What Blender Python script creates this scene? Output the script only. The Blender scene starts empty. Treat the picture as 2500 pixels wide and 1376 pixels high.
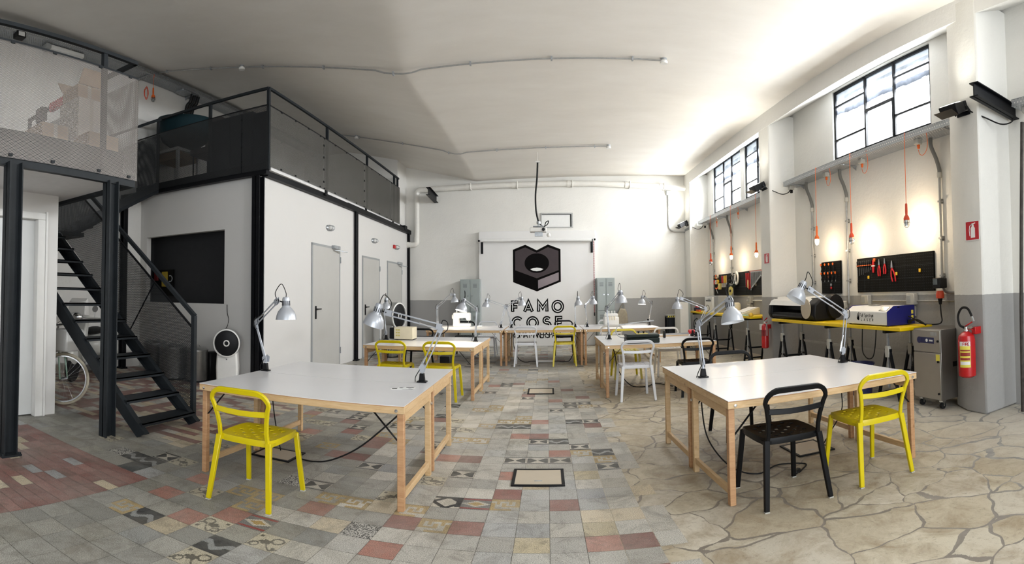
import bpy, bmesh, math, random
from mathutils import Vector, Matrix

# ------------------------------------------------------------------ camera, world, light, exposure
SC = bpy.context.scene
COL = SC.collection
PI = math.pi
R = random.Random(7)

W_PX, H_PX = 2500.0, 1376.0
FU, FV, CY = 1174.57, 1240.88, 686.37
PITCH, ROLL, YAW, EYE = 0.03038, -0.00833, -0.07298, 1.438


def cam_dir(x, y, z):
    cr, sr = math.cos(ROLL), math.sin(ROLL)
    x, z = x * cr - z * sr, x * sr + z * cr
    cp, sp = math.cos(PITCH), math.sin(PITCH)
    y, z = y * cp - z * sp, y * sp + z * cp
    a, b = math.cos(YAW), math.sin(YAW)
    return Vector((x * a + y * b, -x * b + y * a, z))


cd = bpy.data.cameras.new('camera')
cd.type = 'PANO'
cd.panorama_type = 'EQUIRECTANGULAR'
cd.longitude_min, cd.longitude_max = -W_PX / 2 / FU, W_PX / 2 / FU
cd.latitude_min, cd.latitude_max = -(H_PX - CY) / FV, CY / FV
cd.clip_start = 0.02
cam = bpy.data.objects.new('camera', cd)
COL.objects.link(cam)
rt, fw, up = cam_dir(1, 0, 0), cam_dir(0, 1, 0), cam_dir(0, 0, 1)
cam.matrix_world = Matrix(((rt.x, up.x, -fw.x, 0), (rt.y, up.y, -fw.y, 0), (rt.z, up.z, -fw.z, EYE), (0, 0, 0, 1)))
SC.camera = cam

SC.view_settings.view_transform = 'Standard'
SC.view_settings.look = 'None'
SC.view_settings.gamma = 1.0
SC.view_settings.use_curve_mapping = False
SC.view_settings.exposure = 0.55
SC.cycles.max_bounces = 7
SC.cycles.diffuse_bounces = 4
SC.cycles.glossy_bounces = 3
SC.cycles.transmission_bounces = 4
SC.cycles.transparent_max_bounces = 20
SC.cycles.caustics_reflective = False
SC.cycles.caustics_refractive = False
SC.cycles.sample_clamp_indirect = 6.0

wd = bpy.data.worlds.new('sky')
SC.world = wd
wd.use_nodes = True
bg = wd.node_tree.nodes['Background']
bg.inputs[0].default_value = (0.88, 0.94, 1.0, 1)
bg.inputs[1].default_value = 1.15


def area(name, loc, aim, sx, sy, power, color=(1, 1, 1), spread=PI):
    l = bpy.data.lights.new(name, 'AREA')
    l.shape = 'RECTANGLE'
    l.size, l.size_y = sx, sy
    l.energy, l.color, l.spread = power, color, spread
    o = bpy.data.objects.new(name, l)
    COL.objects.link(o)
    o.location = loc
    o.rotation_euler = (Vector(aim) - Vector(loc)).to_track_quat('-Z', 'Y').to_euler()
    return o


# daylight through the row of high windows in the right wall and through the open entrance behind the camera
area('daylight_window', (5.6, 6.0, 4.5), (1.0, 6.0, 3.9), 2.4, 1.3, 480, (0.95, 0.98, 1.0))
area('daylight_window', (5.6, 12.2, 4.5), (1.0, 12.2, 3.8), 3.4, 1.3, 700, (0.95, 0.98, 1.0))
area('daylight_window', (5.6, 1.0, 4.5), (0.0, 1.6, 3.4), 2.4, 1.3, 330, (0.95, 0.98, 1.0))
area('daylight_entrance', (1.8, -3.7, 2.3), (0.2, 10.0, 2.6), 5.0, 4.2, 210, (0.90, 0.95, 1.0))


# ------------------------------------------------------------------ helpers
def V(*a):
    return Vector(a)


WHOLE = ('lettering', 'print', 'vent_slot', 'peg_holes', 'panel_seam', 'spokes', 'stripe', 'marking', 'pictogram', 'fan_logo', 'seat', 'mesh_panel', 'trough', 'pull_chain', 'edge_trim')


class G:
    """collects shapes into one mesh"""

    def __init__(s):
        s.v, s.f, s.uv = [], [], {}

    def add(s, vs, fs):
        b = len(s.v)
        s.v += [Vector(p) for p in vs]
        s.f += [tuple(i + b for i in f) for f in fs]
        return s

    def quad(s, a, b, c, d, uv=None):
        s.add([a, b, c, d], [(0, 1, 2, 3)])
        if uv:
            s.uv[len(s.f) - 1] = uv
        return s

    def box(s, x0, x1, y0, y1, z0, z1):
        return s.add([(x0, y0, z0), (x1, y0, z0), (x1, y1, z0), (x0, y1, z0), (x0, y0, z1), (x1, y0, z1), (x1, y1, z1), (x0, y1, z1)],
                     [(0, 3, 2, 1), (4, 5, 6, 7), (0, 1, 5, 4), (1, 2, 6, 5), (2, 3, 7, 6), (3, 0, 4, 7)])

    def bar(s, p, q, w, h, up=(0, 0, 1), w2=None, h2=None):
        p, q = Vector(p), Vector(q)
        d = (q - p).normalized()
        u = Vector(up)
        a = d.cross(u)
        if a.length < 1e-4:
            a = d.cross(Vector((1, 0, 0)))
        a.normalize()
        b = a.cross(d).normalized()
        w2, h2 = w2 or w, h2 or h
        vs = []
        for c, ww, hh in ((p, w, h), (q, w2, h2)):
            for sx, sy in ((-1, -1), (1, -1), (1, 1), (-1, 1)):
                vs.append(c + a * sx * ww / 2 + b * sy * hh / 2)
        return s.add(vs, [(3, 2, 1, 0), (4, 5, 6, 7), (0, 1, 5, 4), (1, 2, 6, 5), (2, 3, 7, 6), (3, 0, 4, 7)])

    def tube(s, pts, r, n=8, closed=False, caps=True, sx=1.0):
        pts = [Vector(p) for p in pts]
        m = len(pts)
        rr = r if isinstance(r, (list, tuple)) else [r] * m
        vs, fs = [], []
        prev = None
        for i in range(m):
            if closed:
                t = pts[(i + 1) % m] - pts[i - 1]
            else:
                t = pts[min(i + 1, m - 1)] - pts[max(i - 1, 0)]
            t.normalize()
            if prev is None:
                a = t.cross(Vector((0, 0, 1)))
                if a.length < 0.05:
                    a = t.cross(Vector((0, 1, 0)))
                a.normalize()
            else:
                a = (prev - t * prev.dot(t)).normalized()
            prev = a
            b = t.cross(a)
            for k in range(n):
                an = 2 * PI * k / n
                vs.append(pts[i] + (a * math.cos(an) * sx + b * math.sin(an)) * rr[i])
        for i in range(m if closed else m - 1):
            j = (i + 1) % m
            for k in range(n):
                l = (k + 1) % n
                fs.append((i * n + k, i * n + l, j * n + l, j * n + k))
        if caps and not closed:
            fs.append(tuple(range(n - 1, -1, -1)))
            fs.append(tuple((m - 1) * n + k for k in range(n)))
        return s.add(vs, fs)

    def strap(s, pts, w, t, side, closed=False):
        """flat bar swept along pts; w across `side`, t thick"""
        pts = [Vector(p) for p in pts]
        m = len(pts)
        side = Vector(side).normalized()
        vs, fs = [], []
        ws = w if isinstance(w, (list, tuple)) else [w] * m
        ts = t if isinstance(t, (list, tuple)) else [t] * m
        for i in range(m):
            tan = (pts[(i + 1) % m] - pts[i - 1]) if closed else (pts[min(i + 1, m - 1)] - pts[max(i - 1, 0)])
            tan.normalize()
            nrm = tan.cross(side).normalized()
            sd = nrm.cross(tan).normalized()
            for a, b in ((-1, -1), (1, -1), (1, 1), (-1, 1)):
                vs.append(pts[i] + sd * a * ws[i] / 2 + nrm * b * ts[i] / 2)
        for i in range(m if closed else m - 1):
            j = (i + 1) % m
            for k in range(4):
                l = (k + 1) % 4
                fs.append((i * 4 + k, i * 4 + l, j * 4 + l, j * 4 + k))
        if not closed:
            fs += [(3, 2, 1, 0), tuple((m - 1) * 4 + k for k in range(4))]
        return s.add(vs, fs)

    def lathe(s, prof, o=(0, 0, 0), axis=(0, 0, 1), n=24, cap0=True, cap1=True):
        o, ax = Vector(o), Vector(axis).normalized()
        a = ax.cross(Vector((0, 1, 0)))
        if a.length < 0.05:
            a = ax.cross(Vector((1, 0, 0)))
        a.normalize()
        b = ax.cross(a)
        vs, fs = [], []
        for r, z in prof:
            for k in range(n):
                t = 2 * PI * k / n
                vs.append(o + ax * z + (a * math.cos(t) + b * math.sin(t)) * max(r, 1e-4))
        for i in range(len(prof) - 1):
            for k in range(n):
                l = (k + 1) % n
                fs.append((i * n + k, i * n + l, (i + 1) * n + l, (i + 1) * n + k))
        if cap0:
            fs.append(tuple(range(n - 1, -1, -1)))
        if cap1:
            fs.append(tuple((len(prof) - 1) * n + k for k in range(n)))
        return s.add(vs, fs)

    def prism(s, poly, o, u, v, depth):
        """2-D polygon in the frame o,u,v, thickened by the vector depth"""
        o, u, v, dp = Vector(o), Vector(u), Vector(v), Vector(depth)
        n = len(poly)
        lo = [o + u * x + v * y for x, y in poly]
        return s.add(lo + [p + dp for p in lo],
                     [tuple(range(n - 1, -1, -1)), tuple(range(n, 2 * n))] + [(i, (i + 1) % n, n + (i + 1) % n, n + i) for i in range(n)])

    def ball(s, c, r, n=10, m=6, sc=(1, 1, 1)):
        c = Vector(c)
        vs, fs = [], []
        for i in range(m + 1):
            th = PI * i / m
            for k in range(n):
                ph = 2 * PI * k / n
                q = Vector((math.sin(th) * math.cos(ph) * sc[0], math.sin(th) * math.sin(ph) * sc[1], math.cos(th) * sc[2]))
                vs.append(c + q * r)
        for i in range(m):
            for k in range(n):
                l = (k + 1) % n
                fs.append((i * n + k, (i + 1) * n + k, (i + 1) * n + l, i * n + l))
        return s.add(vs, fs)

    def plate(s, poly_fn, *a):
        return poly_fn(s, *a)

    def islands(s):
        par = list(range(len(s.v)))

        def find(i):
            while par[i] != i:
                par[i] = par[par[i]]
                i = par[i]
            return i
        for f in s.f:
            a = find(f[0])
            for i in f[1:]:
                par[find(i)] = a
        cl = {}
        for f in s.f:
            for i in f:
                cl.setdefault(find(i), set()).add(i)
        bb = []
        for k, ids in cl.items():
            P = [s.v[i] for i in ids]
            bb.append([{k}, [min(p[j] for p in P) - .002 for j in range(3)], [max(p[j] for p in P) + .002 for j in range(3)]])
        ch = True
        while ch and len(bb) > 1:
            ch = False
            for i in range(len(bb)):
                for j in range(i + 1, len(bb)):
                    if all(bb[i][1][k] <= bb[j][2][k] and bb[j][1][k] <= bb[i][2][k] for k in range(3)):
                        bb[i] = [bb[i][0] | bb[j][0], [min(x, y) for x, y in zip(bb[i][1], bb[j][1])], [max(x, y) for x, y in zip(bb[i][2], bb[j][2])]]
                        del bb[j]
                        ch = True
                        break
                if ch:
                    break
        out = []
        for ks, _, _ in bb:
            g = G()
            mp = {}
            for fi, f in enumerate(s.f):
                if find(f[0]) in ks:
                    for i in f:
                        if i not in mp:
                            mp[i] = len(g.v)
                            g.v.append(s.v[i])
                    g.f.append(tuple(mp[i] for i in f))
                    if fi in s.uv:
                        g.uv[len(g.f) - 1] = s.uv[fi]
            out.append(g)
        return out

    def build(s, name, m, parent=None, bevel=0, smooth=0.6, weld=True, seg=1):
        if parent is not None and len(s.f) < 3000 and not any(k in name for k in WHOLE):
            parts = s.islands()
            if 1 < len(parts) <= 60:
                first_ = None
                for g in parts:
                    o = g._build(name, m, parent, bevel, smooth, weld, seg)
                    first_ = first_ or o
                return first_
        return s._build(name, m, parent, bevel, smooth, weld, seg)

    def _build(s, name, m, parent=None, bevel=0, smooth=0.6, weld=True, seg=1):
        me = bpy.data.meshes.new(name)
        off = Vector((0, 0, 0))
        p = parent
        while p is not None:
            off += p.location
            p = p.parent
        base = Vector((0, 0, 0))
        if parent is None and s.v:      # origin at the base of the mesh
            xs = [q.x for q in s.v]; ys = [q.y for q in s.v]; zs = [q.z for q in s.v]
            base = Vector(((min(xs) + max(xs)) / 2, (min(ys) + max(ys)) / 2, min(zs)))
        me.from_pydata([tuple(q - off - base) for q in s.v], [], s.f)
        if s.uv:
            ul = me.uv_layers.new(name='uv')
            for fi, uv in s.uv.items():
                for li, c in zip(me.polygons[fi].loop_indices, uv):
                    ul.data[li].uv = c
        bm = bmesh.new()
        bm.from_mesh(me)
        if weld:
            bmesh.ops.remove_doubles(bm, verts=bm.verts, dist=1e-5)
        bmesh.ops.recalc_face_normals(bm, faces=bm.faces)
        bm.to_mesh(me)
        bm.free()
        if smooth:
            for pl in me.polygons:
                pl.use_smooth = True
            me.set_sharp_from_angle(angle=smooth)
        me.materials.append(m)
        o = bpy.data.objects.new(name, me)
        COL.objects.link(o)
        o.location = base
        if parent is not None:
            o.parent = parent
        if bevel:
            b = o.modifiers.new('bevel', 'BEVEL')
            b.width, b.segments, b.limit_method, b.angle_limit = bevel, seg, 'ANGLE', 0.7
        return o


def tag(o, label=None, cat=None, group=None, kind=None):
    if label: o['label'] = label
    if cat: o['category'] = cat
    if group: o['group'] = group
    if kind: o['kind'] = kind
    return o


def thing(name, label, cat, loc=(0, 0, 0), group=None):
    o = bpy.data.objects.new(name, None)
    o.empty_display_size = 0.1
    COL.objects.link(o)
    o.location = loc
    return tag(o, label, cat, group)


def struct(name, g, m, bevel=0, smooth=0.6, parent=None, weld=True):
    o = g.build(name, m, parent, bevel, smooth, weld)
    if parent is None:
        o['kind'] = 'structure'
    return o


def copy_tree(o, parent=None):
    c = o.copy()
    COL.objects.link(c)
    if parent is not None:
        c.parent = parent
    for ch in list(o.children):
        copy_tree(ch, c)
    return c


def arc(c, r, a0, a1, n, u, v):
    c, u, v = Vector(c), Vector(u), Vector(v)
    return [c + (u * math.cos(a0 + (a1 - a0) * i / n) + v * math.sin(a0 + (a1 - a0) * i / n)) * r for i in range(n + 1)]


def smooth_path(pts, n=6):
    pts = [Vector(p) for p in pts]
    out = []
    for i in range(len(pts) - 1):
        p0, p1, p2, p3 = pts[max(i - 1, 0)], pts[i], pts[i + 1], pts[min(i + 2, len(pts) - 1)]
        for k in range(n):
            t = k / n
            out.append(0.5 * ((2 * p1) + (p2 - p0) * t + (2 * p0 - 5 * p1 + 4 * p2 - p3) * t * t + (3 * p1 - p0 - 3 * p2 + p3) * t ** 3))
    out.append(pts[-1])
    return out


# ------------------------------------------------------------------ materials
def lin(r, g, b):
    f = lambda c: (c / 255 / 12.92) if c <= 10 else ((c / 255 + 0.055) / 1.055) ** 2.4
    return (f(r), f(g), f(b), 1)


class N:
    """node-tree writer"""

    def __init__(s, m):
        m.use_nodes = True
        s.t = m.node_tree
        s.bsdf = s.t.nodes.get('Principled BSDF')
        s.out = s.t.nodes.get('Material Output')

    def new(s, kind, **kw):
        n = s.t.nodes.new(kind)
        for k, v in kw.items():
            setattr(n, k, v)
        return n

    def link(s, a, b):
        s.t.links.new(a, b)

    def put(s, sock, v):
        if hasattr(v, 'node'):
            s.link(v, sock)
        else:
            sock.default_value = v

    def math(s, op, a, b=None, c=None, clamp=False):
        n = s.new('ShaderNodeMath', operation=op, use_clamp=clamp)
        for i, v in enumerate((a, b, c)):
            if v is not None:
                s.put(n.inputs[i], v)
        return n.outputs[0]

    def noise(s, scale, detail=4, vec=None, rough=0.55, dist=0.0):
        n = s.new('ShaderNodeTexNoise')
        n.inputs['Scale'].default_value = scale
        n.inputs['Detail'].default_value = detail
        n.inputs['Roughness'].default_value = rough
        n.inputs['Distortion'].default_value = dist
        if vec is not None:
            s.link(vec, n.inputs['Vector'])
        return n.outputs['Fac']

    def ramp(s, fac, stops):
        n = s.new('ShaderNodeValToRGB')
        el = n.color_ramp.elements
        while len(el) < len(stops):
            el.new(0.5)
        for e, (p, c) in zip(el, stops):
            e.position, e.color = p, c
        s.put(n.inputs[0], fac)
        return n.outputs[0]

    def mix(s, fac, a, b, mode='MIX'):
        n = s.new('ShaderNodeMix', data_type='RGBA', blend_type=mode)
        s.put(n.inputs[0], fac)
        s.put(n.inputs[6], a)
        s.put(n.inputs[7], b)
        return n.outputs[2]

    def obj(s):
        return s.new('ShaderNodeTexCoord').outputs['Object']

    def pos(s):
        return s.new('ShaderNodeNewGeometry').outputs['Position']

    def sep(s, v):
        n = s.new('ShaderNodeSeparateXYZ')
        s.link(v, n.inputs[0])
        return n.outputs

    def scale(s, v, k):
        n = s.new('ShaderNodeVectorMath', operation='MULTIPLY')
        s.link(v, n.inputs[0])
        n.inputs[1].default_value = k
        return n.outputs[0]

    def bump(s, h, strength, dist=0.01):
        n = s.new('ShaderNodeBump')
        n.inputs['Strength'].default_value = strength
        n.inputs['Distance'].default_value = dist
        s.link(h, n.inputs['Height'])
        s.link(n.outputs[0], s.bsdf.inputs['Normal'])


def mat(name, col, rough=0.5, metal=0.0, var=0.06, nscale=12.0, bump=0.0, bscale=60.0, spec=None, emit=None):
    if spec is None and max(col[:3]) < 0.04:
        spec = 0.18
    m = bpy.data.materials.new(name)
    n = N(m)
    b = n.bsdf
    o = n.obj()
    if var:
        f = n.noise(nscale, 4, o)
        lo = tuple(c * (1 - var) for c in col[:3]) + (1,)
        hi = tuple(min(1, c * (1 + var)) for c in col[:3]) + (1,)
        n.link(n.ramp(f, [(0.3, lo), (0.7, hi)]), b.inputs['Base Color'])
    else:
        b.inputs['Base Color'].default_value = col
    b.inputs['Roughness'].default_value = rough
    b.inputs['Metallic'].default_value = metal
    if spec is not None:
        b.inputs['Specular IOR Level'].default_value = spec
    if bump:
        n.bump(n.noise(bscale, 5, o), bump)
    if emit:
        b.inputs['Emission Color'].default_value = emit[0]
        b.inputs['Emission Strength'].default_value = emit[1]
    return m


def wall_mat(name, col, stripe=None, zline=1.35, bump=0.35, var=0.05):
    """painted plaster: trowel marks, small chips, and a grey painted dado below zline"""
    m = bpy.data.materials.new(name)
    n = N(m)
    p = n.pos()
    f = n.noise(1.3, 5, p)
    c = n.ramp(f, [(0.3, tuple(x * (1 - var) for x in col[:3]) + (1,)), (0.7, col)])
    chips = n.noise(9, 6, p, 0.7)
    c = n.mix(n.math('GREATER_THAN', chips, 0.735), c, (0.42, 0.40, 0.36, 1))
    if stripe:
        z = n.sep(p)[2]
        edge = n.math('MULTIPLY', n.noise(14, 2, p), 0.012)
        c = n.mix(n.math('LESS_THAN', n.math('ADD', z, edge), zline + 0.006), c, stripe)
    n.link(c, n.bsdf.inputs['Base Color'])
    n.bsdf.inputs['Roughness'].default_value = 0.75
    h = n.math('ADD', n.noise(3.2, 6, p, 0.65), n.math('MULTIPLY', n.noise(22, 5, p, 0.6), 0.35))
    n.bump(h, bump, 0.03)
    return m


M = {}
M['wall'] = wall_mat('white_plaster_grey_dado', (0.80, 0.785, 0.74, 1), (0.36, 0.355, 0.345, 1))
M['wall_plain'] = wall_mat('white_plaster', (0.80, 0.785, 0.75, 1))
M['board'] = wall_mat('white_plasterboard', (0.70, 0.685, 0.66, 1), bump=0.05, var=0.02)
M['panel'] = mat('white_wall_panel', (0.80, 0.79, 0.775, 1), 0.6, var=0.02, nscale=2)


def ceiling_mat():
    m = bpy.data.materials.new('ceiling_plaster')
    n = N(m)
    p = n.pos()
    f = n.noise(0.8, 6, n.scale(p, (1, 2.2, 1)), 0.6)
    c = n.ramp(f, [(0.25, (0.75, 0.715, 0.66, 1)), (0.7, (0.82, 0.79, 0.74, 1))])
    n.link(c, n.bsdf.inputs['Base Color'])
    n.bsdf.inputs['Roughness'].default_value = 0.8
    n.bump(n.noise(2.2, 5, n.scale(p, (1, 2.2, 1)), 0.5, 0.1), 0.16, 0.04)
    return m


M['ceiling'] = ceiling_mat()
M['soffit'] = mat('white_soffit', (0.72, 0.71, 0.70, 1), 0.7, var=0.03)
M['steel_dark'] = mat('dark_grey_painted_steel', (0.017, 0.020, 0.023, 1), 0.5, 0.0, 0.15, 5, 0.03, 90)
M['steel_black'] = mat('black_painted_steel', (0.004, 0.0045, 0.006, 1), 0.5, 0.0, 0.15, 5)
M['galv'] = mat('galvanised_steel', (0.42, 0.44, 0.46, 1), 0.42, 0.75, 0.18, 20)
M['zinc'] = mat('zinc_conduit', (0.40, 0.40, 0.39, 1), 0.38, 0.6, 0.1, 20)
M['chrome'] = mat('chrome', (0.75, 0.76, 0.78, 1), 0.15, 1.0, 0)
M['yellow'] = mat('yellow_lacquer', (0.60, 0.475, 0.0, 1), 0.34, 0, 0.03, 6)
M['white_chair'] = mat('white_lacquer', (0.68, 0.69, 0.72, 1), 0.35, 0, 0.02, 6)
M['cream_chair'] = mat('off_white_lacquer', (0.70, 0.68, 0.64, 1), 0.38, 0, 0.02, 6)
M['black_chair'] = mat('black_lacquer', (0.0035, 0.0035, 0.004, 1), 0.42, 0, 0.05, 6)
M['cap'] = mat('pale_plastic', (0.46, 0.45, 0.41, 1), 0.5)
M['laminate'] = mat('white_laminate', (0.72, 0.715, 0.725, 1), 0.24, 0, 0.015, 3)
M['lamp'] = mat('silver_grey_lacquer', (0.46, 0.48, 0.52, 1), 0.32, 0.35, 0.03, 6)
M['lamp_in'] = mat('white_reflector', (0.80, 0.82, 0.84, 1), 0.4, 0, 0)
M['black_plastic'] = mat('black_plastic', (0.010, 0.010, 0.011, 1), 0.42, 0, 0.1)
M['black_rubber'] = mat('black_rubber', (0.012, 0.012, 0.012, 1), 0.6, 0, 0.1)
M['grey_plastic'] = mat('grey_plastic', (0.33, 0.34, 0.34, 1), 0.5, 0, 0.04)
M['white_plastic'] = mat('white_plastic', (0.78, 0.77, 0.74, 1), 0.38, 0, 0.02)
M['cream_plastic'] = mat('cream_plastic', (0.74, 0.66, 0.48, 1), 0.42, 0, 0.03)
M['ivory'] = mat('ivory_card', (0.50, 0.43, 0.33, 1), 0.5, 0, 0.02)
M['orange'] = mat('orange_plastic', (0.80, 0.14, 0.015, 1), 0.42, 0, 0.04)
M['orange_dark'] = mat('red_orange_plastic', (0.62, 0.06, 0.015, 1), 0.42, 0, 0.04)
M['red'] = mat('red_enamel', (0.46, 0.012, 0.014, 1), 0.25, 0, 0.05)
M['red_tool'] = mat('red_handle', (0.60, 0.015, 0.02, 1), 0.4, 0, 0.05)
M['sign_red'] = mat('sign_red', (0.44, 0.012, 0.02, 1), 0.4, 0, 0.03)
M['white'] = mat('white_paint', (0.82, 0.82, 0.80, 1), 0.45, 0, 0.02)
M['ink'] = mat('black_ink', (0.004, 0.0035, 0.0035, 1), 0.8, 0, 0.1, spec=0.05)
M['logo_face'] = mat('warm_grey_ink', (0.062, 0.050, 0.053, 1), 0.7, 0, 0.06, 3, spec=0.1)
M['logo_side'] = mat('light_mauve_ink', (0.22, 0.18, 0.19, 1), 0.5, 0, 0.06, 3)
M['door'] = mat('grey_door_paint', (0.50, 0.49, 0.46, 1), 0.45, 0, 0.03, 2)
M['door_pale'] = mat('pale_door_paint', (0.66, 0.67, 0.66, 1), 0.4, 0, 0.03, 2)
M['locker'] = mat('grey_green_locker_enamel', (0.33, 0.37, 0.36, 1), 0.4, 0.1, 0.04, 4)
M['locker_gap'] = mat('dark_gap', (0.05, 0.06, 0.06, 1), 0.7, 0, 0)
M['bench'] = mat('yellow_board', (0.80, 0.55, 0.0, 1), 0.42, 0, 0.06, 8)
M['pegboard'] = mat('black_pegboard', (0.0045, 0.0045, 0.004, 1), 0.6, 0, 0.1, spec=0.1)
M['stainless'] = mat('brushed_stainless', (0.38, 0.36, 0.33, 1), 0.36, 0.8, 0.05, 3)
M['stainless_dark'] = mat('stainless_side', (0.30, 0.28, 0.26, 1), 0.32, 0.9, 0.08, 3)
M['blue'] = mat('blue_enamel', (0.010, 0.012, 0.13, 1), 0.35, 0, 0.05)
M['navy'] = mat('navy_plastic', (0.012, 0.015, 0.07, 1), 0.45, 0, 0.05)
M['dark_room'] = mat('darkened_room_wall', (0.030, 0.030, 0.032, 1), 0.7, 0, 0.06)
M['pipe_white'] = mat('white_pipe_paint', (0.78, 0.76, 0.71, 1), 0.45, 0, 0.03)
M['carton'] = mat('brown_cardboard', (0.42, 0.29, 0.18, 1), 0.75, 0, 0.08, 6)
M['carton_pale'] = mat('pale_cardboard', (0.62, 0.55, 0.47, 1), 0.75, 0, 0.06, 6)
M['teal'] = mat('teal_upholstery', (0.004, 0.020, 0.026, 1), 0.7, 0, 0.1)
M['sofa'] = mat('charcoal_fabric', (0.022, 0.024, 0.028, 1), 0.85, 0, 0.15, 30)
M['taupe'] = mat('taupe_fabric', (0.11, 0.085, 0.08, 1), 0.8, 0, 0.1)
M['canvas'] = mat('beige_canvas', (0.36, 0.31, 0.23, 1), 0.85, 0, 0.12, 15)
M['bin'] = mat('satin_steel_bin', (0.36, 0.36, 0.35, 1), 0.32, 0.75, 0.06)
M['scooter'] = mat('pale_grey_enamel', (0.46, 0.46, 0.43, 1), 0.25, 0, 0.03)
M['tyre'] = mat('cream_tyre', (0.46, 0.41, 0.31, 1), 0.7, 0, 0.06)
M['tool_steel'] = mat('tool_steel', (0.55, 0.56, 0.58, 1), 0.28, 0.9, 0.05)
M['wood_handle'] = mat('turned_wood', (0.55, 0.36, 0.14, 1), 0.5, 0, 0.1, 20)
M['gold_knob'] = mat('amber_plastic', (0.80, 0.48, 0.02, 1), 0.4, 0, 0.03)
M['ochre'] = mat('mustard_plastic', (0.55, 0.46, 0.12, 1), 0.5, 0, 0.05)
M['green_dark'] = mat('dark_green_case', (0.010, 0.016, 0.013, 1), 0.45, 0, 0.15)
M['bulb_on'] = mat('lit_bulb', (1, 0.9, 0.75, 1), 0.4, 0, 0, emit=((1.0, 0.78, 0.48, 1), 30.0))
M['bulb_cool'] = mat('lit_desk_bulb', (1, 0.95, 0.85, 1), 0.4, 0, 0, emit=((1.0, 0.88, 0.70, 1), 16.0))
M['flood_on'] = mat('lit_floodlight_glass', (1, 1, 0.95, 1), 0.3, 0, 0, emit=((1.0, 0.98, 0.88, 1), 9.0))
M['tube_on'] = mat('pale_diffuser', (0.75, 0.75, 0.73, 1), 0.4, 0, 0)
M['label_yellow'] = mat('yellow_label', (0.72, 0.62, 0.08, 1), 0.5, 0, 0.03)
M['label_white'] = mat('white_label', (0.78, 0.78, 0.76, 1), 0.5, 0, 0.02)
M['label_red'] = mat('dark_red_label', (0.28, 0.03, 0.02, 1), 0.5, 0, 0.05)
M['screen'] = mat('grey_display', (0.10, 0.12, 0.13, 1), 0.25, 0, 0)
M['brown_gap'] = mat('shadowed_hole_plaster', (0.10, 0.06, 0.045, 1), 0.9, 0, 0.1)


def glass_mat(name, col=(0.9, 0.93, 0.95, 1), rough=0.02, alpha=0.25):
    """thin clear pane: part mirror, part see-through"""
    m = bpy.data.materials.new(name)
    n = N(m)
    gl = n.new('ShaderNodeBsdfGlossy')
    gl.inputs['Roughness'].default_value = rough
    gl.inputs['Color'].default_value = col
    tr = n.new('ShaderNodeBsdfTransparent')
    tr.inputs['Color'].default_value = col
    mx = n.new('ShaderNodeMixShader')
    f = n.noise(6, 2, n.obj())
    n.put(mx.inputs[0], n.math('MULTIPLY_ADD', f, 0.06, alpha - 0.03))
    n.link(tr.outputs[0], mx.inputs[1])
    n.link(gl.outputs[0], mx.inputs[2])
    n.link(mx.outputs[0], n.out.inputs[0])
    return m


M['glass'] = glass_mat('clear_glass', alpha=0.12)


def frosted_pane():
    """window glass; grey bands in its tint stand in for dark eaves outside"""
    m = bpy.data.materials.new('banded_window_glass')
    n = N(m)
    p = n.pos()
    tr = n.new('ShaderNodeBsdfTransparent')
    df = n.new('ShaderNodeBsdfTranslucent')
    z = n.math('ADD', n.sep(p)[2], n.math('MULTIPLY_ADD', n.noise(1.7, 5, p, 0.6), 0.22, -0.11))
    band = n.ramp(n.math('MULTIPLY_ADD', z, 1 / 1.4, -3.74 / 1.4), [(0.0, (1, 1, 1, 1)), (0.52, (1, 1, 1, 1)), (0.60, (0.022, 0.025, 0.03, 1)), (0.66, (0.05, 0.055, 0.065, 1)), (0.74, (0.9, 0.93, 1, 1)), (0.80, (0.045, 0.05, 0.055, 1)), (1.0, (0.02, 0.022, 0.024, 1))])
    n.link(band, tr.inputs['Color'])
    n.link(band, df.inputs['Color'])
    mx = n.new('ShaderNodeMixShader')
    n.put(mx.inputs[0], n.ramp(n.noise(2.5, 5, p), [(0.35, (0.25, 0.25, 0.25, 1)), (0.7, (0.6, 0.6, 0.6, 1))]))
    n.link(tr.outputs[0], mx.inputs[1])
    n.link(df.outputs[0], mx.inputs[2])
    n.link(mx.outputs[0], n.out.inputs[0])
    return m


M['pane'] = frosted_pane()


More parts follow.
